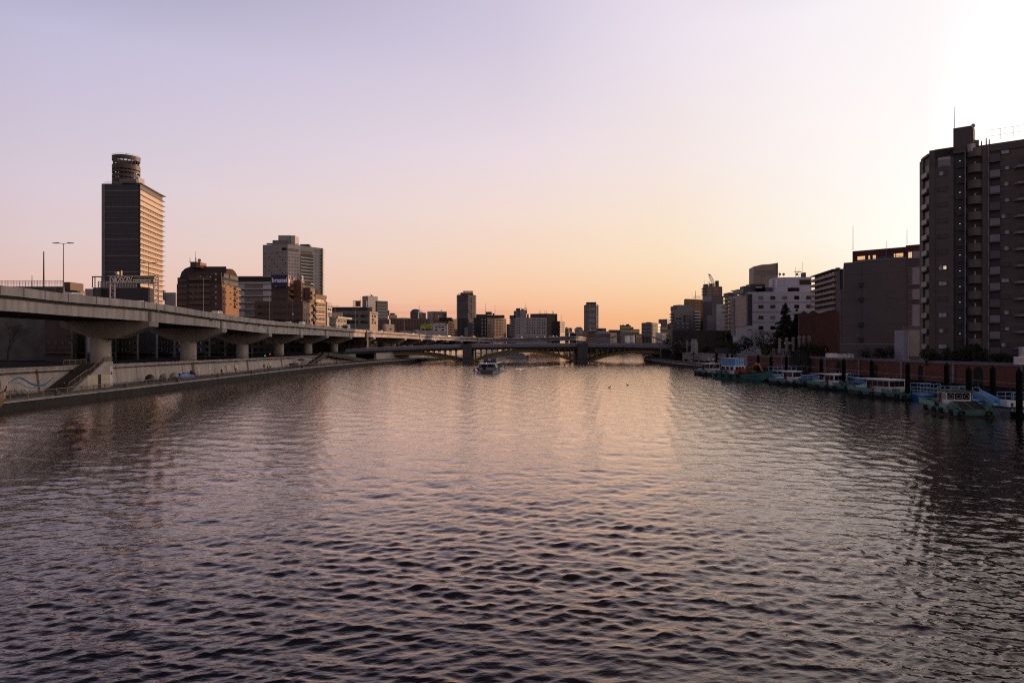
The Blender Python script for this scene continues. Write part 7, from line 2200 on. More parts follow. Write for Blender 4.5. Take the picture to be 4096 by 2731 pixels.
# double dark stair farther along
ds = thing('steel_stairs', 'dark double flight of stairs rising to a peak against the flood wall', 'stairs', (-70, 262, PZ))
def flight(pa, pb, w_, n, nm):
    mb = MB()
    pa, pb = Vector(pa), Vector(pb); d = pb - pa
    for i in range(n):
        c = pa + d * (i + .5) / n
        hy = abs(d.y) / n / 2
        mb.box(c.x - w_ / 2, c.x + w_ / 2, c.y - hy * 1.3, c.y + hy * 1.3, c.z - .55, c.z)
    for s in (-w_ / 2, w_ / 2):
        mb.hexa([(pa.x + s - .06, pa.y, pa.z - .3), (pa.x + s + .06, pa.y, pa.z - .3), (pb.x + s + .06, pb.y, pb.z - .3), (pb.x + s - .06, pb.y, pb.z - .3)], [(pa.x + s - .06, pa.y, pa.z + .95), (pa.x + s + .06, pa.y, pa.z + .95), (pb.x + s + .06, pb.y, pb.z + .95), (pb.x + s - .06, pb.y, pb.z + .95)])
    return mb.build(nm, mat('black brown stair steel', (.03, .024, .02), .7, .2), ds)
zc = 5.0
flight((-69.7, 256, zc), (-64.6, 296, PZ + .2), 2.0, 26, 'flight'); flight((-70.4, 256, zc), (-71.6, 238, PZ + .1), 2.6, 22, 'flight')
MB().box(-73, -68.9, 253.8, 258, zc - .4, zc).build('landing', mat('black brown stair steel', (.03, .024, .02)), ds)
for y in (245, 268, 280): MB().tube((-70.3 + (y - 256) * .12, y, PZ), (-70.3 + (y - 256) * .12, y, zc - abs(y - 256) * .12), .15, n=6).build('column', darksteel, ds)
# umbrella shelter
def shelter(label, px, Yd, r_, h, z0=PZ):
    x = Xp(px, Yd); t = thing('park_shelter', label, 'shelter', (x, Yd, z0))
    MB().lathe((x, Yd, z0), [(r_, h - .55), (r_ * .98, h - .45), (r_ * .5, h - .12), (.15, h)], 8).build('roof', darksteel, t)
    MB().tube((x, Yd, z0), (x, Yd, z0 + h - .3), .2, .16, 8).build('post', darksteel, t)
    for s in (-1, 1): MB().tube((x, Yd, z0 + h - 1.2), (x + s * r_ * .6, Yd, z0 + h - .42), .08, n=5).build('strut', darksteel, t)
    MB().box(x - 1.1, x + 1.1, Yd - .5, Yd + .5, z0 + .38, z0 + .46).build('bench', darkconc_ if False else darkcon, t)
shelter('dark umbrella roof shelter on one post beside the planter boxes', 1208, 231, 1.75, 2.75)
shelter('dark pavilion shelter on the path beyond the road bridge', 1633, 372, 2.6, 3.3)
for k, s in enumerate((-1.9, 1.9)): pass
t = thing('planter_box', 'dark brown stacked planter boxes left of the umbrella shelter', 'planter', (Xp(1175, 224), 224, PZ))
rbox(t, 'box', 1157, 1192, 1458, 1470, 223, 2.2, brown_tile); rbox(t, 'lid', 1155, 1190, 1453, 1458, 223.2, 1.8, balc_dark); rbox(t, 'base', 1156, 1195, 1470, 1474, 222.8, 2.6, darkcon)
for i, (px, py, wd) in enumerate(((1075, 1481, 30), (1010, 1489, 44))):
    x, y, z = prom(px, py)
    t = thing('bench', ['low dark bench under the seated trio', 'long low kerb bench left of the dark trio'][i], 'bench', (x, y, z))
    w_ = wd * y / F / 2
    MB().box(x - .3, x + .3, y - w_ * 3, y + w_ * 3, z + .36, z + .44).build('seat', darkcon, t)
    for s in (-.8, .8): MB().box(x - .25, x + .25, y + s * w_ * 3 - .1, y + s * w_ * 3 + .1, z, z + .36).build('leg', darkcon, t)
# tents and tarpaulins
def tent(label, px, py, wd, h, m_, seed):
    x, y, z = prom(px, py); w_ = wd * y / F
    x, y = -75.9, 75.9 * F / (CX - px)
    t = thing('tent', label, 'tent', (x, y, PZ), group='tents along the flood wall')
    mb = MB(); n = 9; m2 = 6
    vs, fs = [], []
    for j in range(m2 + 1):
        v = j / m2 * 2 - 1
        for i in range(n + 1):
            a = math.pi * i / n
            k = math.sqrt(max(0, 1 - (v * .96) ** 2)) if abs(v) < .99 else .3
            k = .35 + .65 * (1 - v * v) ** .6
            vs.append((x + v * 1.0, y + math.cos(a) * w_ * 1.1 * k, PZ + math.sin(a) ** .8 * h * k))
    for j in range(m2):
        for i in range(n): fs.append((j * (n + 1) + i, j * (n + 1) + i + 1, (j + 1) * (n + 1) + i + 1, (j + 1) * (n + 1) + i))
    mb.add(vs, fs); mb.build('canopy', m_, t)
    rng = random.Random(seed)
    mb = MB()
    for k in range(5): mb.box(x + .2 + rng.uniform(0, .7), x + .7 + rng.uniform(0, .5), y - w_ * 1.6 - .8 + k * .25, y - w_ * 1.6 - .5 + k * .3, PZ, PZ + rng.uniform(.3, .9))
    mb.build('belongings', mat('mixed bundles', (.05, .06, .09), .8, .6, 3), t)
tent('low arched black tent with piled bags, nearest on the left path', 600, 1524, 20, 1.55, mat('black tarp', (.03, .03, .033), .6, .2), 1)
tent('grey beige tent, left of a pair of peaked tents', 657, 1518, 17, 1.5, mat('beige tent cloth', (.30, .26, .22), .8, .15, 1.5), 2)
tent('grey beige tent, right of a pair, beside the blue tarpaulin', 697, 1514, 17, 1.55, mat('beige tent cloth', (.30, .26, .22)), 3)
x, y, z = prom(738, 1510); x, y = -75.6, 75.6 * F / (CX - 738)
t = thing('tarpaulin', 'bright blue tarpaulin heaped over belongings by the flood wall', 'tarpaulin', (x, y, PZ))
mb = MB(); rng = random.Random(3); vs, fs = [], []
for j in range(5):
    for i in range(9): vs.append((x - .9 + j * .45, y - 3.6 + i * .9, PZ + (0 if i in (0, 8) or j in (0, 4) else rng.uniform(.9, 1.35))))
for j in range(4):
    for i in range(8): fs.append((j * 9 + i, j * 9 + i + 1, (j + 1) * 9 + i + 1, (j + 1) * 9 + i))
mb.add(vs, fs); mb.build('sheet', mat('blue tarp', (.02, .07, .30), .45, .15), t)
mb = MB()
for k in range(3): mb.tube((x + .5, y + 1.6 + k * .5, PZ), (x + .6, y + 1.9 + k * .5, PZ + 1.7 - k * .2), .12, .2, 6)
mb.build('bundles', black, t)
t = thing('bicycle_heap', 'dark heap of bicycles and bags beside the rusty wall joint', 'heap', (-75.4, 75.4 * F / (CX - 780), PZ))
yy = 75.4 * F / (CX - 780)
for k in range(2):
    for s in (-.55, .55):
        mb = MB()
        for i in range(14):
            a, b = 6.283 * i / 14, 6.283 * (i + 1) / 14
            mb.tube((-75.4 + k * .4, yy + s + .33 * math.cos(a), PZ + .34 + .33 * math.sin(a)), (-75.4 + k * .4, yy + s + .33 * math.cos(b), PZ + .34 + .33 * math.sin(b)), .03, n=4)
        mb.build('wheel', black, t)
    MB().path([(-75.4 + k * .4, yy - .55, PZ + .34), (-75.4 + k * .4, yy - .2, PZ + .85), (-75.4 + k * .4, yy + .4, PZ + .85), (-75.4 + k * .4, yy + .55, PZ + .34)], .03, 5).build('frame', darksteel, t)
MB().box(-76.2, -75.7, yy - .8, yy + .9, PZ, PZ + 1.1).build('bag', black, t)
# lights under the expressway
for i, (px, py, c, lab) in enumerate(((1060, 1422, (.1, 1, .6), 'small green traffic light glowing under the expressway'), (1080, 1416, (1, .15, .1), 'small red signal light glowing under the expressway'))):
    Yd = 236
    t = thing('traffic_light', lab, 'traffic light', (Xp(px, Yd), Yd, GZ))
    MB().tube((Xp(px, Yd), Yd, GZ), (Xp(px, Yd), Yd, Zp(py - 4, Yd)), .07, n=6).build('post', darksteel, t)
    rbox(t, 'housing', px - 4, px + 4, py - 4, py + 3, Yd + .05, .2, black)
    x, y, z = P(px, py, Yd - .1); MB().lathe((x, y, z - .14), [(.05, 0), (.15, .1), (.15, .2), (.05, .28)], 10).build('lens', mat(lab[:20], c, .4, 0, emit=(c, 1.2)), t)
t = thing('wall_floodlight', 'row', 'lamp', (0, 0, 0))
bpy.data.objects.remove(t)
fl0 = None
FLB = ['first', 'second', 'third', 'fourth', 'fifth', 'sixth', 'seventh', 'eighth', 'ninth']
for i, px in enumerate((210, 495, 595, 670, 780, 880, 975, 1010, 1065)):
    p = on_lwall(px, 4.0); z = ltop(p[1]) + .06
    lab = 'small dark floodlight on the left wall top, %s from the left' % FLB[i]
    if fl0 is None:
        mb = MB(); mb.box(-.12, .12, -.25, .25, 0, .2); mb.box(.1, .45, -.05, .05, .1, .18); mb.lathe((.5, 0, .05), [(.1, 0), (.16, .1), (.1, .22)], 8)
        fl0 = mb.build('floodlight', darksteel); fl0.location = (p[0] - .2, p[1], z); tag(fl0, lab, 'floodlight', 'floodlights on the left wall top')
    else: dup(fl0, (p[0] - .2, p[1], z), 0, lab)

# ================================================================== boats
teal = mat('worn teal green paint', (0.032, 0.15, 0.118), .5, .3, 1.2, streak=.25)
mint = mat('faded mint paint', (0.12, 0.30, 0.23), .55, .2, 1.0, streak=.2)
hullblack = mat('black hull paint', (.014, .014, .013), .6, .3, .8)
bluep = mat('bright blue paint', (0.03, 0.18, 0.48), .5, .2, 1.0)
palebluep = mat('pale blue paint', (0.25, 0.50, 0.72), .5, .12, 1.0)
cabin_w = mat('white wheelhouse paint', (0.72, 0.72, 0.76), .5, .08, .8)
cream = mat('cream wheelhouse paint', (0.56, 0.54, 0.50), .55, .1, .8)
deckgreen = mat('dark green deck', (.02, .05, .04), .8, .3)
orange = mat('orange paint', (.40, .08, .02), .5, .15)
wood_d = mat('weathered dark planks', (.045, .038, .034), .85, .3, 2)
def ring(mb, c, r_, t_, axis, n=14, m_=6):
    vs, fs = [], []
    for i in range(n):
        a = 6.2832 * i / n
        for j in range(m_):
            b = 6.2832 * j / m_
            rr = r_ + t_ * math.cos(b); q = t_ * math.sin(b)
            u, v = rr * math.cos(a), rr * math.sin(a)
            vs.append((c[0] + q, c[1] + u, c[2] + v) if axis == 'x' else (c[0] + u, c[1] + q, c[2] + v))
    for i in range(n):
        for j in range(m_):
            fs.append((i * m_ + j, ((i + 1) % n) * m_ + j, ((i + 1) % n) * m_ + (j + 1) % m_, i * m_ + (j + 1) % m_))
    return mb.add(vs, fs)
def loft(mb, secs):
    # secs: list of rings (same count) closed at both ends
    n = len(secs[0]); vs, fs = [], []
    for s in secs: vs += s
    for k in range(len(secs) - 1):
        for i in range(n): fs.append((k * n + i, k * n + (i + 1) % n, (k + 1) * n + (i + 1) % n, (k + 1) * n + i))
    fs += [tuple(range(n - 1, -1, -1)), tuple((len(secs) - 1) * n + i for i in range(n))]
    return mb.add(vs, fs)
class T:                                            # writes local boat coordinates to world ones through the root's place and turn
    def __init__(s, root): s.r = root
def workboat(name, label, loc, rz, L=11, Wd=4.6, deck=.95, cab=(0.2, 3.4, 3.0, 2.1), canopy=None, cabm=None, ramp=True, three=True, wipers=False, rail=True, group='green workboats moored on the right'):
    t = thing(name, label, 'workboat', (0, 0, 0), group=group)
    h = Wd / 2
    mb = MB()
    sec = lambda y, k, zt: [(-h * k * .9, y, -.5), (h * k * .9, y, -.5), (h * k, y, .45), (h * k, y, zt), (-h * k, y, zt), (-h * k, y, .45)]
    loft(mb, [sec(-L / 2 + .5, .97, deck), sec(-L / 2 + 1.6, 1, deck), sec(L * .3, 1, deck), sec(L / 2, .86, deck + .12)])
    mb.build('hull', hullblack, t)
    mb = MB()                                       # green upper strake with a lip
    for s in (-1, 1):
        mb.hexa([(s * h * 1.0, -L / 2 + .5, .50), (s * (h + .06), -L / 2 + .5, .50), (s * (h + .06), L * .3, .50), (s * h, L * .3, .50)], [(s * h, -L / 2 + .5, deck + .03), (s * (h + .06), -L / 2 + .5, deck + .03), (s * (h + .06), L * .3, deck + .03), (s * h, L * .3, deck + .03)])
    mb.box(-h - .06, h + .06, -L / 2 + .35, -L / 2 + .5, .30, deck + .04)
    mb.build('rubbing_strake', teal, t)
    MB().box(-h + .1, h - .1, -L / 2 + .6, L / 2 - .2, deck, deck + .02).build('deck', deckgreen, t)
    for s in (-1, 1):                               # after bulwarks
        mb = MB(); mb.hexa([(s * (h - .02), L * .02, deck), (s * (h + .05), L * .02, deck), (s * (h * .87 + .05), L / 2, deck + .1), (s * (h * .87 - .02), L / 2, deck + .1)], [(s * (h - .02), L * .02, deck + .62), (s * (h + .05), L * .02, deck + .62), (s * (h * .87 + .05), L / 2, deck + .8), (s * (h * .87 - .02), L / 2, deck + .8)])
        mb.build('bulwark', mint, t)
        mb = MB(); mb.hexa([(s * (h - .05), -L / 2 + 2.2, deck), (s * (h + .04), -L / 2 + 2.2, deck), (s * (h + .04), -L / 2 + 4.1, deck), (s * (h - .05), -L / 2 + 4.1, deck)], [(s * (h - .05), -L / 2 + 2.2, deck + .55), (s * (h + .04), -L / 2 + 2.2, deck + .55), (s * (h + .04), -L / 2 + 4.1, deck + .7), (s * (h - .05), -L / 2 + 4.1, deck + .7)])
        mb.build('bow_bulwark', mint, t)
        MB().box(s * (h - .5) - .38, s * (h - .5) + .38, -L / 2 + 1.2, -L / 2 + 2.1, deck, deck + .75).build('fender_box', teal, t)
    MB().box(-h * .86, h * .86, L / 2 - .1, L / 2 + .02, deck, deck + .75).build('transom_bulwark', mint, t)
    if ramp:
        mb = MB(); a, b = -L / 2 + .7, -L / 2 + 3.3
        mb.hexa([(-h * .62, a, deck), (h * .62, a, deck), (h * .62, b, deck), (-h * .62, b, deck)], [(-h * .62, a, deck + .06), (h * .62, a, deck + .06), (h * .62, b, deck + .9), (-h * .62, b, deck + .9)])
        rp = mb.build('ramp', wood_d, t)
        for k in range(11):
            f_ = (k + .5) / 11; y = a + (b - a) * f_; z = deck + .06 + .84 * f_
            MB().box(-h * .60, h * .60, y - .03, y + .03, z, z + .04).build('tread', black, rp)
        for s in (-1, 1):
            MB().hexa([(s * h * .62, a, deck + .02), (s * (h * .62 + .1), a, deck + .02), (s * (h * .62 + .1), b, deck + .85), (s * h * .62, b, deck + .85)], [(s * h * .62, a, deck + .16), (s * (h * .62 + .1), a, deck + .16), (s * (h * .62 + .1), b, deck + 1.0), (s * h * .62, b, deck + 1.0)]).build('ramp_edge', mint, rp)
        MB().hexa([(-.03, a, deck + .07), (.03, a, deck + .07), (.03, b, deck + .91), (-.03, b, deck + .91)], [(-.03, a, deck + .09), (.03, a, deck + .09), (.03, b, deck + .93), (-.03, b, deck + .93)]).build('ramp_stripe', slab, rp)
    cx0, cw, cl, ch = cab                           # front y of the cabin, width, length, height
    y0 = -L / 2 + 3.9 + cx0
    m_ = cabm or cabin_w
    cb = MB().box(-cw / 2, cw / 2, y0, y0 + cl, deck, deck + ch).build('cabin', m_, t)
    MB().box(-cw / 2 - .18, cw / 2 + .18, y0 - .3, y0 + cl + .1, deck + ch + .003, deck + ch + .13).build('roof', white if not canopy or canopy[1] != 'green' else deckgreen, cb)
    nw = 3
    for k in range(nw):
        xa = -cw / 2 + .16 + (cw - .26) * k / nw; xb = xa + (cw - .26) / nw - .1
        f_ = MB().box(xa, xb, y0 - .05, y0 + .02, deck + ch * .50, deck + ch * .92).build('window', carglass, cb)
        if wipers:
            mb = MB(); ring(mb, ((xa + xb) / 2, y0 - .07, deck + ch * .70), .27, .03, 'y'); mb.build('clear_view_ring', slab, f_)
    for k in range(max(2, int(cl / .95))):
        ya = y0 + .15 + (cl - .2) * k / max(2, int(cl / .95)); yb = ya + (cl - .2) / max(2, int(cl / .95)) - .12
        for s in (-1, 1): MB().box(min(s * cw / 2, s * (cw / 2 + .04)), max(s * cw / 2, s * (cw / 2 + .04)), ya, yb, deck + ch * .5, deck + ch * .92).build('window', carglass, cb)
    MB().box(-cw / 2 - .05, -cw / 2, y0 + cl - .8, y0 + cl - .15, deck + .02, deck + ch * .9).build('door', black, cb)
    if canopy:
        cl2, cm = canopy[0], canopy[1]
        ya, yb = y0 + cl + .1, y0 + cl + .1 + cl2
        MB().box(-cw / 2 - .3, cw / 2 + .3, ya, yb, deck + ch + .0, deck + ch + .10).build('canopy', deckgreen if cm == 'green' else slab, t)
        for s in (-1, 1): MB().tube((s * cw / 2, yb - .1, deck), (s * cw / 2, yb - .1, deck + ch), .045, n=6).build('canopy_post', darksteel, t)
        MB().box(-cw / 2 + .1, cw / 2 - .6, ya + .2, yb - .5, deck, deck + .85).build('engine_box', cabin_w if cm != 'green' else teal, t)
    mb = MB(); ring(mb, (-cw / 2 - .1, y0 + cl * .72, deck + .75), .27, .08, 'x'); mb.build('lifebuoy', orange, t)
    for k, y in enumerate((-L / 2 + 1.0, -L / 2 + 3.6, L * .02, L * .24)):
        mb = MB(); ring(mb, (-h - .16, y, .62), .30, .13, 'x'); mb.build('tyre_fender', black, t)
    for s in (-.8, .8):
        mb = MB(); ring(mb, (s * h * .8, -L / 2 + .2, .55), .30, .13, 'y'); mb.build('tyre_fender', black, t)
    if rail:
        mb = MB(); mb.path([(-h + .1, L / 2 - .3, deck + .7), (-h + .1, L / 2 - .3, deck + 1.5), (h * .8, L / 2 - .3, deck + 1.5), (h * .8, L / 2 - .3, deck + .7)], .03, 5)
        mb.build('rail', slab, t)
        MB().tube((.4, y0 + .5, deck + ch), (.4, y0 + .5, deck + ch + .8), .025, n=5).build('aerial', slab, t)
    t.location = loc; t.rotation_euler = (0, 0, rz)
    return t
workboat('workboat', 'nearest green workboat with a white wheelhouse and round clear view windows', (59.2, 91.2, 0), R(-7), 10.5, 5.0, .95, (.5, 3.1, 2.0, 2.05), (2.4, 'green'), wipers=True)
workboat('workboat', 'second green workboat with the long cream passenger cabin', (64.4, 118.6, 0), R(20), 11.5, 4.4, 1.0, (-1.0, 3.6, 4.6, 2.1), (2.8, 'pale'), cream, ramp=False)
workboat('workboat', 'third green workboat with a white cabin and a long pale rear canopy', (65.2, 137.5, 0), R(26), 10.5, 4.6, .95, (.3, 3.6, 2.2, 2.1), (3.4, 'pale'))
workboat('workboat', 'fourth green workboat with a small white cabin before blue pontoons', (63.2, 152.6, 0), R(32), 10.5, 4.8, .8, (.8, 3.0, 2.4, 2.2), (2.6, 'pale'))
workboat('workboat', 'farthest green workboat with a white cabin, left of the blue container boat', (58.5, 199, 0), R(26), 11.5, 4.6, .9, (1.0, 3.9, 3.2, 2.4), (2.6, 'pale'), cream, ramp=False)
# excavator barge
bg = thing('excavator_barge', 'large green work barge carrying a white cabin below the blue container', 'barge', (0, 0, 0))
L, h = 20.0, 3.0
sec = lambda y, k, zt, zb=-.5: [(-h * k * .9, y, zb), (h * k * .9, y, zb), (h * k, y, .5), (h * k * 1.04, y, zt), (-h * k * 1.04, y, zt), (-h * k, y, .5)]
mb = MB(); loft(mb, [sec(-10, .35, 2.5, .6), sec(-9, .62, 2.35, 0), sec(-7, .9, 2.1), sec(-4, 1, 1.75), sec(-1, 1, 1.35), sec(6, 1, 1.25), sec(9, .92, 1.4), sec(10, .7, 1.5)])
mb.build('hull', teal, bg)
mb = MB()
for s in (-1, 1):
    pts_ = [(s * h * .38, -10.05, 2.55), (s * h * .67, -9, 2.38), (s * h * .96, -7, 2.12), (s * h * 1.07, -4, 1.75), (s * h * 1.07, -1, 1.35), (s * h * 1.07, 6, 1.25), (s * h * .98, 9, 1.4)]
    mb.path(pts_, .12, 6)
mb.build('rubbing_strake', hullblack, bg)
mb = MB(); mb.box(-h * .95, h * .95, -8.5, 9, 1.2, 1.3); mb.build('deck', wood_d, bg)
cb = MB().box(-1.7, 1.9, 1.2, 6.6, 1.3, 3.5).build('cabin', cabin_w, bg)
for k in range(3): MB().box(-1.2 + k * .95, -.4 + k * .95, 1.14, 1.22, 2.35, 3.2).build('window', carglass, cb)
for k in range(3): MB().box(-1.76, -1.69, 1.6 + k * 1.7, 2.7 + k * 1.7, 2.3, 3.2).build('window', carglass, cb)
MB().box(-1.78, -1.69, 5.9, 6.4, 1.4, 3.2).build('door', black, cb)
ring_ = MB()
for i in range(10):
    a, b = math.pi / 2 + math.pi / 2 * i / 10, math.pi / 2 + math.pi / 2 * (i + 1) / 10
    ring_.tube((-2.2, 8.2 - 2.0 * math.cos(a), 1.3 + 2.0 * math.sin(a)), (-2.2, 8.2 - 2.0 * math.cos(b), 1.3 + 2.0 * math.sin(b)), .09, n=6)
ring_.build('curved_rail', cream, bg)
MB().box(-2.9, -1.0, 5.2, 7.4, 1.3, 2.1).build('locker', teal, bg); MB().box(-2.6, -1.7, 4.2, 5.0, 1.3, 2.3).build('locker', mint, bg)
MB().hexa([(-2.6, 2.2, 1.3), (-2.5, 2.2, 1.3), (-2.5, 4.2, 1.3), (-2.6, 4.2, 1.3)], [(-2.6, 3.6, 2.4), (-2.5, 3.6, 2.4), (-2.5, 4.2, 2.4), (-2.6, 4.2, 2.4)]).build('side_shield', teal, bg)
MB().tube((1.0, -8, 2.2), (1.0, -8, 4.8), .06, n=6).build('mast', darksteel, bg)
for k in range(4):
    mb = MB(); ring(mb, (-h * 1.04 - .15, -2 + k * 3.0, .9), .38, .15, 'x'); mb.build('tyre_fender', black, bg)
bg.location, bg.rotation_euler = (59.6, 176.5, 0), (0, 0, R(20))
def barge_child_top(t): t.location, t.rotation_euler = bg.location, bg.rotation_euler
ct = thing('shipping_container', 'blue shipping container stacked on the white cabin of the green barge', 'container', (0, 0, 0))
MB().box(-1.5, 1.7, 1.4, 6.8, 3.51, 5.3).build('box', palebluep, ct)
mb = MB()
for k in range(5): mb.box(-1.45 + k * .78, -1.33 + k * .78, 1.33, 1.42, 3.55, 5.26)
mb.box(-1.5, 1.7, 1.34, 1.42, 4.32, 4.42)
for k in range(9): mb.box(-1.56, -1.49, 1.5 + k * .6, 1.6 + k * .6, 3.55, 5.26)
mb.build('ribs', bluep, ct)
MB().box(-1.56, 1.76, 1.34, 6.86, 5.303, 5.38).build('roof', palebluep, ct)
barge_child_top(ct)
ev = thing('excavator', 'orange excavator with a folded boom standing on the green barge', 'excavator', (0, 0, 0))
MB().box(-1.0, 1.2, -2.6, -.2, 1.9, 2.9).build('body', orange, ev); MB().box(-.9, .1, -3.4, -2.5, 1.95, 3.3).build('cab', mat('dark cab', (.05, .03, .02), .4), ev)
for s in (-1.2, .8): MB().box(s, s + .5, -3.6, .2, 1.3, 1.9).build('track', black, ev)
def limb(a, b, c, w_, nm):
    MB().hexa([(w_ - .22, a[0], a[1]), (w_ + .22, a[0], a[1]), (w_ + .22, b[0], b[1]), (w_ - .22, b[0], b[1])], [(w_ - .22, a[0] + c, a[1] + .45), (w_ + .22, a[0] + c, a[1] + .45), (w_ + .22, b[0] + c, b[1] + .45), (w_ - .22, b[0] + c, b[1] + .45)]).build(nm, orange, ev)
limb((-2.6, 2.4), (-4.4, 3.9), .1, .5, 'boom'); limb((-4.4, 3.9), (-6.0, 3.6), .1, .5, 'boom'); limb((-6.0, 3.6), (-7.2, 2.2), .5, .5, 'arm')
MB().hexa([(.1, -7.6, 1.5), (.9, -7.6, 1.5), (.9, -6.8, 1.5), (.1, -6.8, 1.5)], [(.1, -7.4, 2.4), (.9, -7.4, 2.4), (.9, -6.7, 2.4), (.1, -6.7, 2.4)]).build('bucket', mat('rusty bucket', (.10, .04, .02), .7, .3), ev)
MB().box(-1.6, -.6, -.2, 1.0, 1.3, 2.5).build('engine_cover', orange, ev)
barge_child_top(ev)
# blue pontoons and small craft between the boats and the quay
def pontoon(label, loc, rz, L, Wd, h, m_, rail=None, boxes=(), name='pontoon'):
    t = thing(name, label, 'pontoon', (0, 0, 0), group='pontoons beside the right quay')
    MB().box(-L / 2, L / 2, -Wd / 2, Wd / 2, -.4, h).build('hull', m_, t)
    MB().box(-L / 2 - .06, L / 2 + .06, -Wd / 2 - .06, Wd / 2 + .06, h - .22, h - .05).build('rubbing_strake', hullblack if m_ is not bluep else palebluep, t)
    for s in (-1, 1):
        for e in (-1, 1): MB().lathe((e * (L / 2 - .4), s * (Wd / 2 - .35), h), [(.12, 0), (.12, .35), (.18, .4), (.18, .5)], 8).build('bollard', bluep if m_ is bluep else darksteel, t)
    for x0, x1, y0, y1, hh, bm in boxes: MB().box(x0, x1, y0, y1, h, h + hh).build('locker', bm, t)
    if rail:
        x0, x1, rh = rail
        for y in (-Wd / 2 + .15, Wd / 2 - .15):
            mb = MB(); n = max(2, int((x1 - x0) / 1.1))
            for k in range(n + 1): mb.tube((x0 + (x1 - x0) * k / n, y, h), (x0 + (x1 - x0) * k / n, y, h + rh), .04, n=5)
            for z in (rh, rh * .6): mb.tube((x0, y, h + z), (x1, y, h + z), .04, n=5)
            mb.build('railing', palebluep, t)
    t.location, t.rotation_euler = loc, (0, 0, rz)
    return t
pontoon('blue pontoon with two deck lockers between the fourth and third workboats', (69.0, 158, 0), R(8), 7.0, 3.0, 1.45, bluep, None, ((-2.4, 1.2, -.8, .8, .55, bluep), (1.6, 2.6, -.7, .7, .3, palebluep)))
pontoon('blue railed gangway pontoon right behind the fourth workboat cabin', (66.5, 168, 0), R(8), 6.5, 2.6, 1.6, bluep, (-3, 3.0, 2.0))
pontoon('blue pontoon behind the third workboat with a light railing', (69.4, 141, 0), R(6), 7.5, 3.0, 1.45, bluep, (-3.4, 1.5, 1.7), ((1.8, 3.2, -.7, .7, .5, bluep),))
pontoon('blue pontoon with bollards left of the long cream cabin', (66.6, 127.5, 0), R(6), 6.0, 2.6, 1.5, bluep, None, ((-1, 1.6, -.6, .6, .35, palebluep),))
pontoon('small blue pontoon with a bright rail cage right of the long cream cabin', (69.0, 113.5, 0), R(6), 4.6, 2.6, 1.1, bluep, (-2.1, 1.5, 1.6))
pontoon('long blue pontoon with a curved rail behind the nearest workboat', (67.2, 101.8, 0), R(4), 6.4, 3.0, 1.2, bluep, (-3.0, 1.6, 1.7), ((2.0, 3.0, -.8, .6, .8, bluep),))
pontoon('wide cream and pale blue barge deck at the right edge of the water', (67.6, 90.0, 0), R(2), 6.5, 3.6, 1.15, mat('rust stained pale paint', (.27, .33, .33), .7, .35, 1.4, streak=.3), None, ((-3.0, -1.3, -.8, .4, .75, cabin_w), (-1.0, .3, -.7, .5, .7, cabin_w)))
pontoon('low white edged barge behind the cream barge deck at the right edge', (71.2, 95.5, 0), R(2), 5.0, 3.0, 1.0, bluep, (-2.4, 2.4, 1.5))
gw_ = thing('gangway', 'pale blue boarding ramp with solid side rails leading down to the cream barge', 'gangway', (0, 0, 0))
mb = MB(); mb.hexa([(-.7, -1.7, 1.15), (.7, -1.7, 1.15), (.7, 1.7, 2.3), (-.7, 1.7, 2.3)], [(-.7, -1.7, 1.27), (.7, -1.7, 1.27), (.7, 1.7, 2.42), (-.7, 1.7, 2.42)]); mb.build('deck', palebluep, gw_)
for s in (-.75, .7):
    MB().hexa([(s, -1.7, 1.2), (s + .05, -1.7, 1.2), (s + .05, 1.7, 2.4), (s, 1.7, 2.4)], [(s, -1.7, 1.85), (s + .05, -1.7, 1.85), (s + .05, 1.7, 3.1), (s, 1.7, 3.1)]).build('side_rail', palebluep, gw_)
gw_.location, gw_.rotation_euler = (64.0, 92.0, 0), (0, 0, R(12))
sk = thing('skiff', 'small dark open skiff with an outboard beside the nearest workboat', 'boat', (0, 0, 0))
sec = lambda y, k, z: [(-.7 * k, y, -.2), (.7 * k, y, -.2), (1.0 * k, y, z), (.85 * k, y, z), (.6 * k, y, .15), (-.6 * k, y, .15), (-.85 * k, y, z), (-1.0 * k, y, z)]
mb = MB(); loft(mb, [sec(-2.6, .3, .9), sec(-1.6, .8, .75), sec(0, 1, .65), sec(2.4, .9, .65)]); mb.build('hull', hullblack, sk)
MB().box(-.25, .25, 2.35, 2.75, .3, 1.2).build('outboard_motor', darkgrey, sk); MB().box(-.7, .7, -.3, .1, .4, .46).build('thwart', palebluep, sk); MB().box(-.3, .3, 1.0, 1.5, .2, .8).build('locker', palebluep, sk)
sk.location, sk.rotation_euler = (65.4, 85.8, 0), (0, 0, R(10))
# mooring tackle frame on the quay
ml = thing('boat_ladder', 'dark steel ladder frame on the quay behind the cream barge', 'ladder', (73.5, 98, PZ))
mb = MB()
for x in (73.0, 75.0): mb.tube((x, 98, PZ), (x, 98, 4.2), .12, n=6)
for z in (2.0, 2.8, 3.6, 4.1): mb.tube((73, 98, z), (75, 98, z), .06, n=5)
mb.build('frame', darksteel, ml)
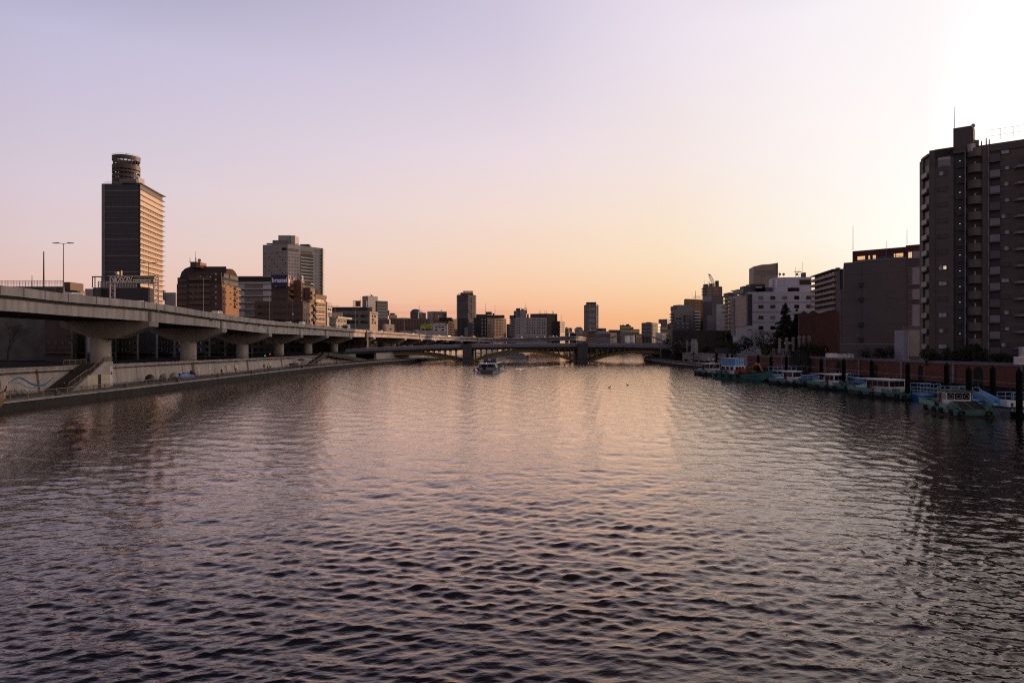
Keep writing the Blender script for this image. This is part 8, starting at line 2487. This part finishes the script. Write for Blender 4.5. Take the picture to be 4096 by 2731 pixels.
# --- sightseeing boat coming under the bridge
tb = thing('tour_boat', 'low glass sided sightseeing boat with passengers on its roof heading up the river', 'boat', (0, 0, 0))
silver = mat('silver grey hull paint', (.34, .335, .35), .35, .1, .6)
h = 3.65
sec = lambda y, k, zt, zb, kb: [(-h * kb, y, zb), (h * kb, y, zb), (h * k, y, zt), (-h * k, y, zt)]
mb = MB(); loft(mb, [sec(-12.6, .80, 1.55, .9, .55), sec(-11.6, .93, 1.5, -.2, .62), sec(-9, 1.0, 1.4, -.4, .8), sec(-3, 1.0, 1.3, -.4, .86), sec(10, 1.0, 1.25, -.4, .88), sec(12.5, .95, 1.3, -.2, .8)])
mb.build('hull', silver, tb)
mb = MB()
for s in (-1, 1): mb.path([(s * h * .80, -12.7, 1.58), (s * h * .94, -11.6, 1.53), (s * h * 1.02, -9, 1.43), (s * h * 1.02, -3, 1.33), (s * h * 1.02, 10, 1.28), (s * h * .97, 12.5, 1.33)], .10, 6)
mb.path([(-h * .80, -12.7, 1.58), (h * .80, -12.7, 1.58)], .10, 6)
mb.build('gunwale', slab, tb)
cs2 = lambda y, k, z0, z1, k1: [(-h * k, y, z0), (h * k, y, z0), (h * k1, y, z1), (-h * k1, y, z1)]
mb = MB(); loft(mb, [cs2(-11.4, .80, 1.45, 1.46, .8), cs2(-10.2, .90, 1.45, 2.55, .66), cs2(-8.6, .93, 1.42, 2.75, .80), cs2(8.5, .93, 1.3, 2.75, .80), cs2(9.6, .9, 1.3, 1.9, .8)])
mb.build('cabin_glass', carglass, tb)
mb = MB(); loft(mb, [[(-h * .66, -10.1, 2.57), (h * .66, -10.1, 2.57), (h * .60, -10.1, 2.68), (-h * .60, -10.1, 2.68)], [(-h * .82, -8.6, 2.74), (h * .82, -8.6, 2.74), (h * .72, -8.6, 2.9), (-h * .72, -8.6, 2.9)], [(-h * .82, 8.6, 2.74), (h * .82, 8.6, 2.74), (h * .72, 8.6, 2.9), (-h * .72, 8.6, 2.9)]])
mb.build('roof', silver, tb)
for s in (-1, 1):
    for y in (-8.8, -6, -3, 0, 3, 6, 8.4):
        MB().hexa([(s * h * .935, y - .08, 1.4), (s * h * .95, y - .08, 1.4), (s * h * .95, y + .08, 1.4), (s * h * .935, y + .08, 1.4)], [(s * h * .80, y - .08, 2.78), (s * h * .82, y - .08, 2.78), (s * h * .82, y + .08, 2.78), (s * h * .80, y + .08, 2.78)]).build('window_post', silver, tb)
for x in (-1.9, 0, 1.9): MB().tube((x * 1.25, -11.35, 1.5), (x, -10.15, 2.62), .06, n=5).build('window_post', silver, tb)
for s in (-1, 1): MB().box(s * 3.95 - .16, s * 3.95 + .16, -12.6, -12.2, .2, 1.6).build('fender', black, tb); MB().box(s * 3.9 - .12, s * 3.9 + .12, 11.2, 11.6, .3, 1.45).build('fender', black, tb)
MB().box(-1.2, -.2, -12.85, -12.5, 1.0, 1.9).build('anchor_box', black, tb)
MB().tube((-3.3, -12.2, 1.5), (-3.3, -12.2, 2.5), .05, n=6).build('flagstaff', darksteel, tb)
sc_ = MB(); sc_.box(-2.0, 2.2, -3.4, -3.3, 2.9, 3.95); sc_.box(-2.05, -1.95, -3.3, 6, 2.9, 3.95); sc_.box(2.15, 2.25, -3.3, 6, 2.9, 3.95)
sc_.build('deck_screen', mat('tinted screen', (.03, .045, .06), .1, 0, spec=.6), tb)
mb = MB()
for x in (-2.0, .1, 2.2): mb.tube((x, -3.45, 2.9), (x, -3.45, 4.0), .06, n=5)
mb.tube((-2.05, -3.45, 4.0), (2.25, -3.45, 4.0), .06, n=5)
for x in (-2.05, 2.25): mb.tube((x, -3.4, 4.0), (x, 6, 4.0), .06, n=5)
mb.build('deck_railing', slab, tb)
MB().box(-.5, .6, -3.55, -3.46, 3.7, 3.98).build('name_board', white, tb)
MB().tube((-.3, -10.0, 2.7), (-.3, -10.0, 3.0), .09, n=8).build('navigation_light', mat('red nav light', (.8, .2, .2), .4, 0, emit=((1, .5, .45), 1.0)), tb)
mb = MB(); rng = random.Random(4)
for s in (-1, 1):
    for k in range(26):
        f_ = k / 26; x = s * (2.2 + f_ * 3.4 + rng.uniform(-.2, .2)); y = -12.9 + f_ * 9 + rng.uniform(-.3, .3)
        mb.lathe((x, y, .02), [(rng.uniform(.25, .55), 0), (rng.uniform(.1, .25), rng.uniform(.10, .22)), (.03, .24)], 6)
mb.build('bow_foam', mat('white foam', (.6, .6, .62), .8, .1), tb)
TBL, TBR = (Xp(1962, 228), 228.5, 0), R(-4)
tb.location, tb.rotation_euler = TBL, (0, 0, TBR)
gt_ = 'passengers on the roof deck of the tour boat'
rng = random.Random(9)
PT = ['dark', 'dark', 'navy', 'dark', 'brown', 'red', 'dark', 'grey']
WH = ['dark coated passenger at the left front of the tour boat roof deck', 'dark coated passenger, second from the left on the tour boat roof deck', 'navy coated passenger near the middle of the tour boat roof deck', 'dark coated passenger behind the name board on the tour boat', 'brown coated passenger right of the tour boat name board', 'passenger in a red jacket at the right side of the tour boat roof deck', 'dark coated passenger at the rear left of the tour boat roof deck', 'grey coated passenger at the rear right of the tour boat roof deck']
for i, (x, y) in enumerate(((-1.6, -2.8), (-.9, -2.5), (-.1, -2.9), (.6, -2.2), (1.2, -2.8), (1.8, -1.8), (-1.2, .5), (1.4, .8))):
    c, s = math.cos(TBR), math.sin(TBR)
    person(WH[i], (TBL[0] + c * x - s * y, TBL[1] + s * x + c * y, 2.9), R(rng.uniform(-40, 40)), 'stand', PT[i], gt_, .98)
# second tour boat, moored far beyond the bridge
t2 = dup(tb, (Xp(2035, 430), 430, 0), R(-70), 'distant moored sightseeing boat seen under the middle arch of the bridge')
# --- wooden pleasure boat bow at the left edge
yb = thing('pleasure_boat', 'wooden bow of a pleasure boat with white rails entering at the left edge', 'boat', (0, 0, 0))
wood = mat('pale varnished wood', (.42, .30, .17), .5, .15, .8)
mb = MB()
sec = lambda x, k, zt, zb: [(x, -1.6 * k * .4, zb), (x, 1.6 * k * .4, zb), (x, 1.6 * k, zt), (x, -1.6 * k, zt)]
loft(mb, [sec(-6, 1, 1.5, -.4), sec(-2, 1, 1.6, -.4), sec(0, .75, 1.95, 0.1), sec(1.2, .42, 2.45, .9), sec(2.0, .1, 3.0, 2.0)])
mb.build('hull', wood, yb)
mb = MB()
for s in (-1, 1): mb.path([(-6, s * 1.64, 1.55), (-2, s * 1.64, 1.65), (0, s * 1.24, 2.0), (1.2, s * .7, 2.5), (2.05, 0, 3.1)], .09, 6)
mb.build('gunwale', mat('dark varnish', (.16, .08, .04), .5), yb)
MB().hexa([(1.2, -.45, 2.5), (2.0, -.1, 3.0), (2.0, .1, 3.0), (1.2, .45, 2.5)], [(1.25, -.45, 2.8), (2.05, -.1, 3.35), (2.05, .1, 3.35), (1.25, .45, 2.8)]).build('bow_cap', cream, yb)
mb = MB()
for z in (2.2, 2.6, 3.0, 3.4): mb.tube((-6, -1.5, z - .1), (.4, -.95, z + .25), .045, n=5)
for x in (-4, -2, -.2, .4): mb.tube((x, -1.45 + (x + 6) * .08, 1.6), (x, -1.45 + (x + 6) * .08, 3.6), .05, n=5)
mb.build('railing', white, yb)
MB().box(-6, -3.2, -1.3, 1.3, 1.6, 3.4).build('cabin', wood, yb)
MB().tube((2.0, 0, 3.0), (2.35, 0, 3.8), .14, .05, 6).build('stem_post', mat('red stem', (.22, .03, .02), .5), yb)
yb.location, yb.rotation_euler = (Xp(0, 91.5) - 1.0, 91.5, 0), (0, 0, R(-12))
# --- ducks on the water
dk = mat('dark feathers', (.03, .025, .02), .8, .2)
d0 = thing('duck', 'small dark duck floating alone, left of two on the open water', 'duck', (0, 0, 0), group='ducks on the river')
mb = MB(); loft(mb, [[(.06 * math.cos(a), -.22, .14 + .05 * math.sin(a)) for a in rows(0, 5.5, 8)], [(.13 * math.cos(a), 0, .11 + .11 * math.sin(a)) for a in rows(0, 5.5, 8)], [(.09 * math.cos(a), .2, .14 + .07 * math.sin(a)) for a in rows(0, 5.5, 8)], [(.02 * math.cos(a), .34, .22 + .02 * math.sin(a)) for a in rows(0, 5.5, 8)]])
mb.tube((0, -.17, .16), (0, -.22, .36), .05, .04, 8); mb.lathe((0, -.24, .32), [(.02, 0), (.06, .04), (.06, .09), (.02, .13)], 8)
mb.build('body', dk, d0)
MB().tube((0, -.28, .385), (0, -.38, .37), .03, .015, 6).build('beak', mat('duck beak', (.25, .15, .03), .6), d0)
Yd = H * F / (1551.5 - HY); d0.location = (Xp(2437, Yd), Yd, 0); d0.rotation_euler = (0, 0, 1.2); d0.scale = (1.1, 1.1, 1.1)
Yd = H * F / (1541.5 - HY); d1_ = dup(d0, (Xp(2510, Yd), Yd, 0), -1.4, 'small dark duck floating alone, right of two on the open water')
# --- pavilion under the far arch and river wall beyond the bridge
fwl = thing('flood_wall', 'pale lit flood wall beyond the bridge seen under its left arch', 'wall', (-50, 380, PZ))
sel = crom([(x, y, 0) for x, y in LW if 300 < y < 780], 6)
mb = MB(); sweep(mb, sel, [(0, 'b', 0), (.4, 't', 0), (1.4, 't', 0), (1.4, 'b', 0)], lambda i, k: PZ - .3 if k == 'b' else 4.7)
mb.build('wall', wallcon, fwl)
mb = MB(); sweep(mb, sel, [(.3, 't', -.3), (.3, 't', .05), (1.5, 't', .05), (1.5, 't', -.3)], lambda i, k: 4.7); mb.build('coping', concrete, fwl)
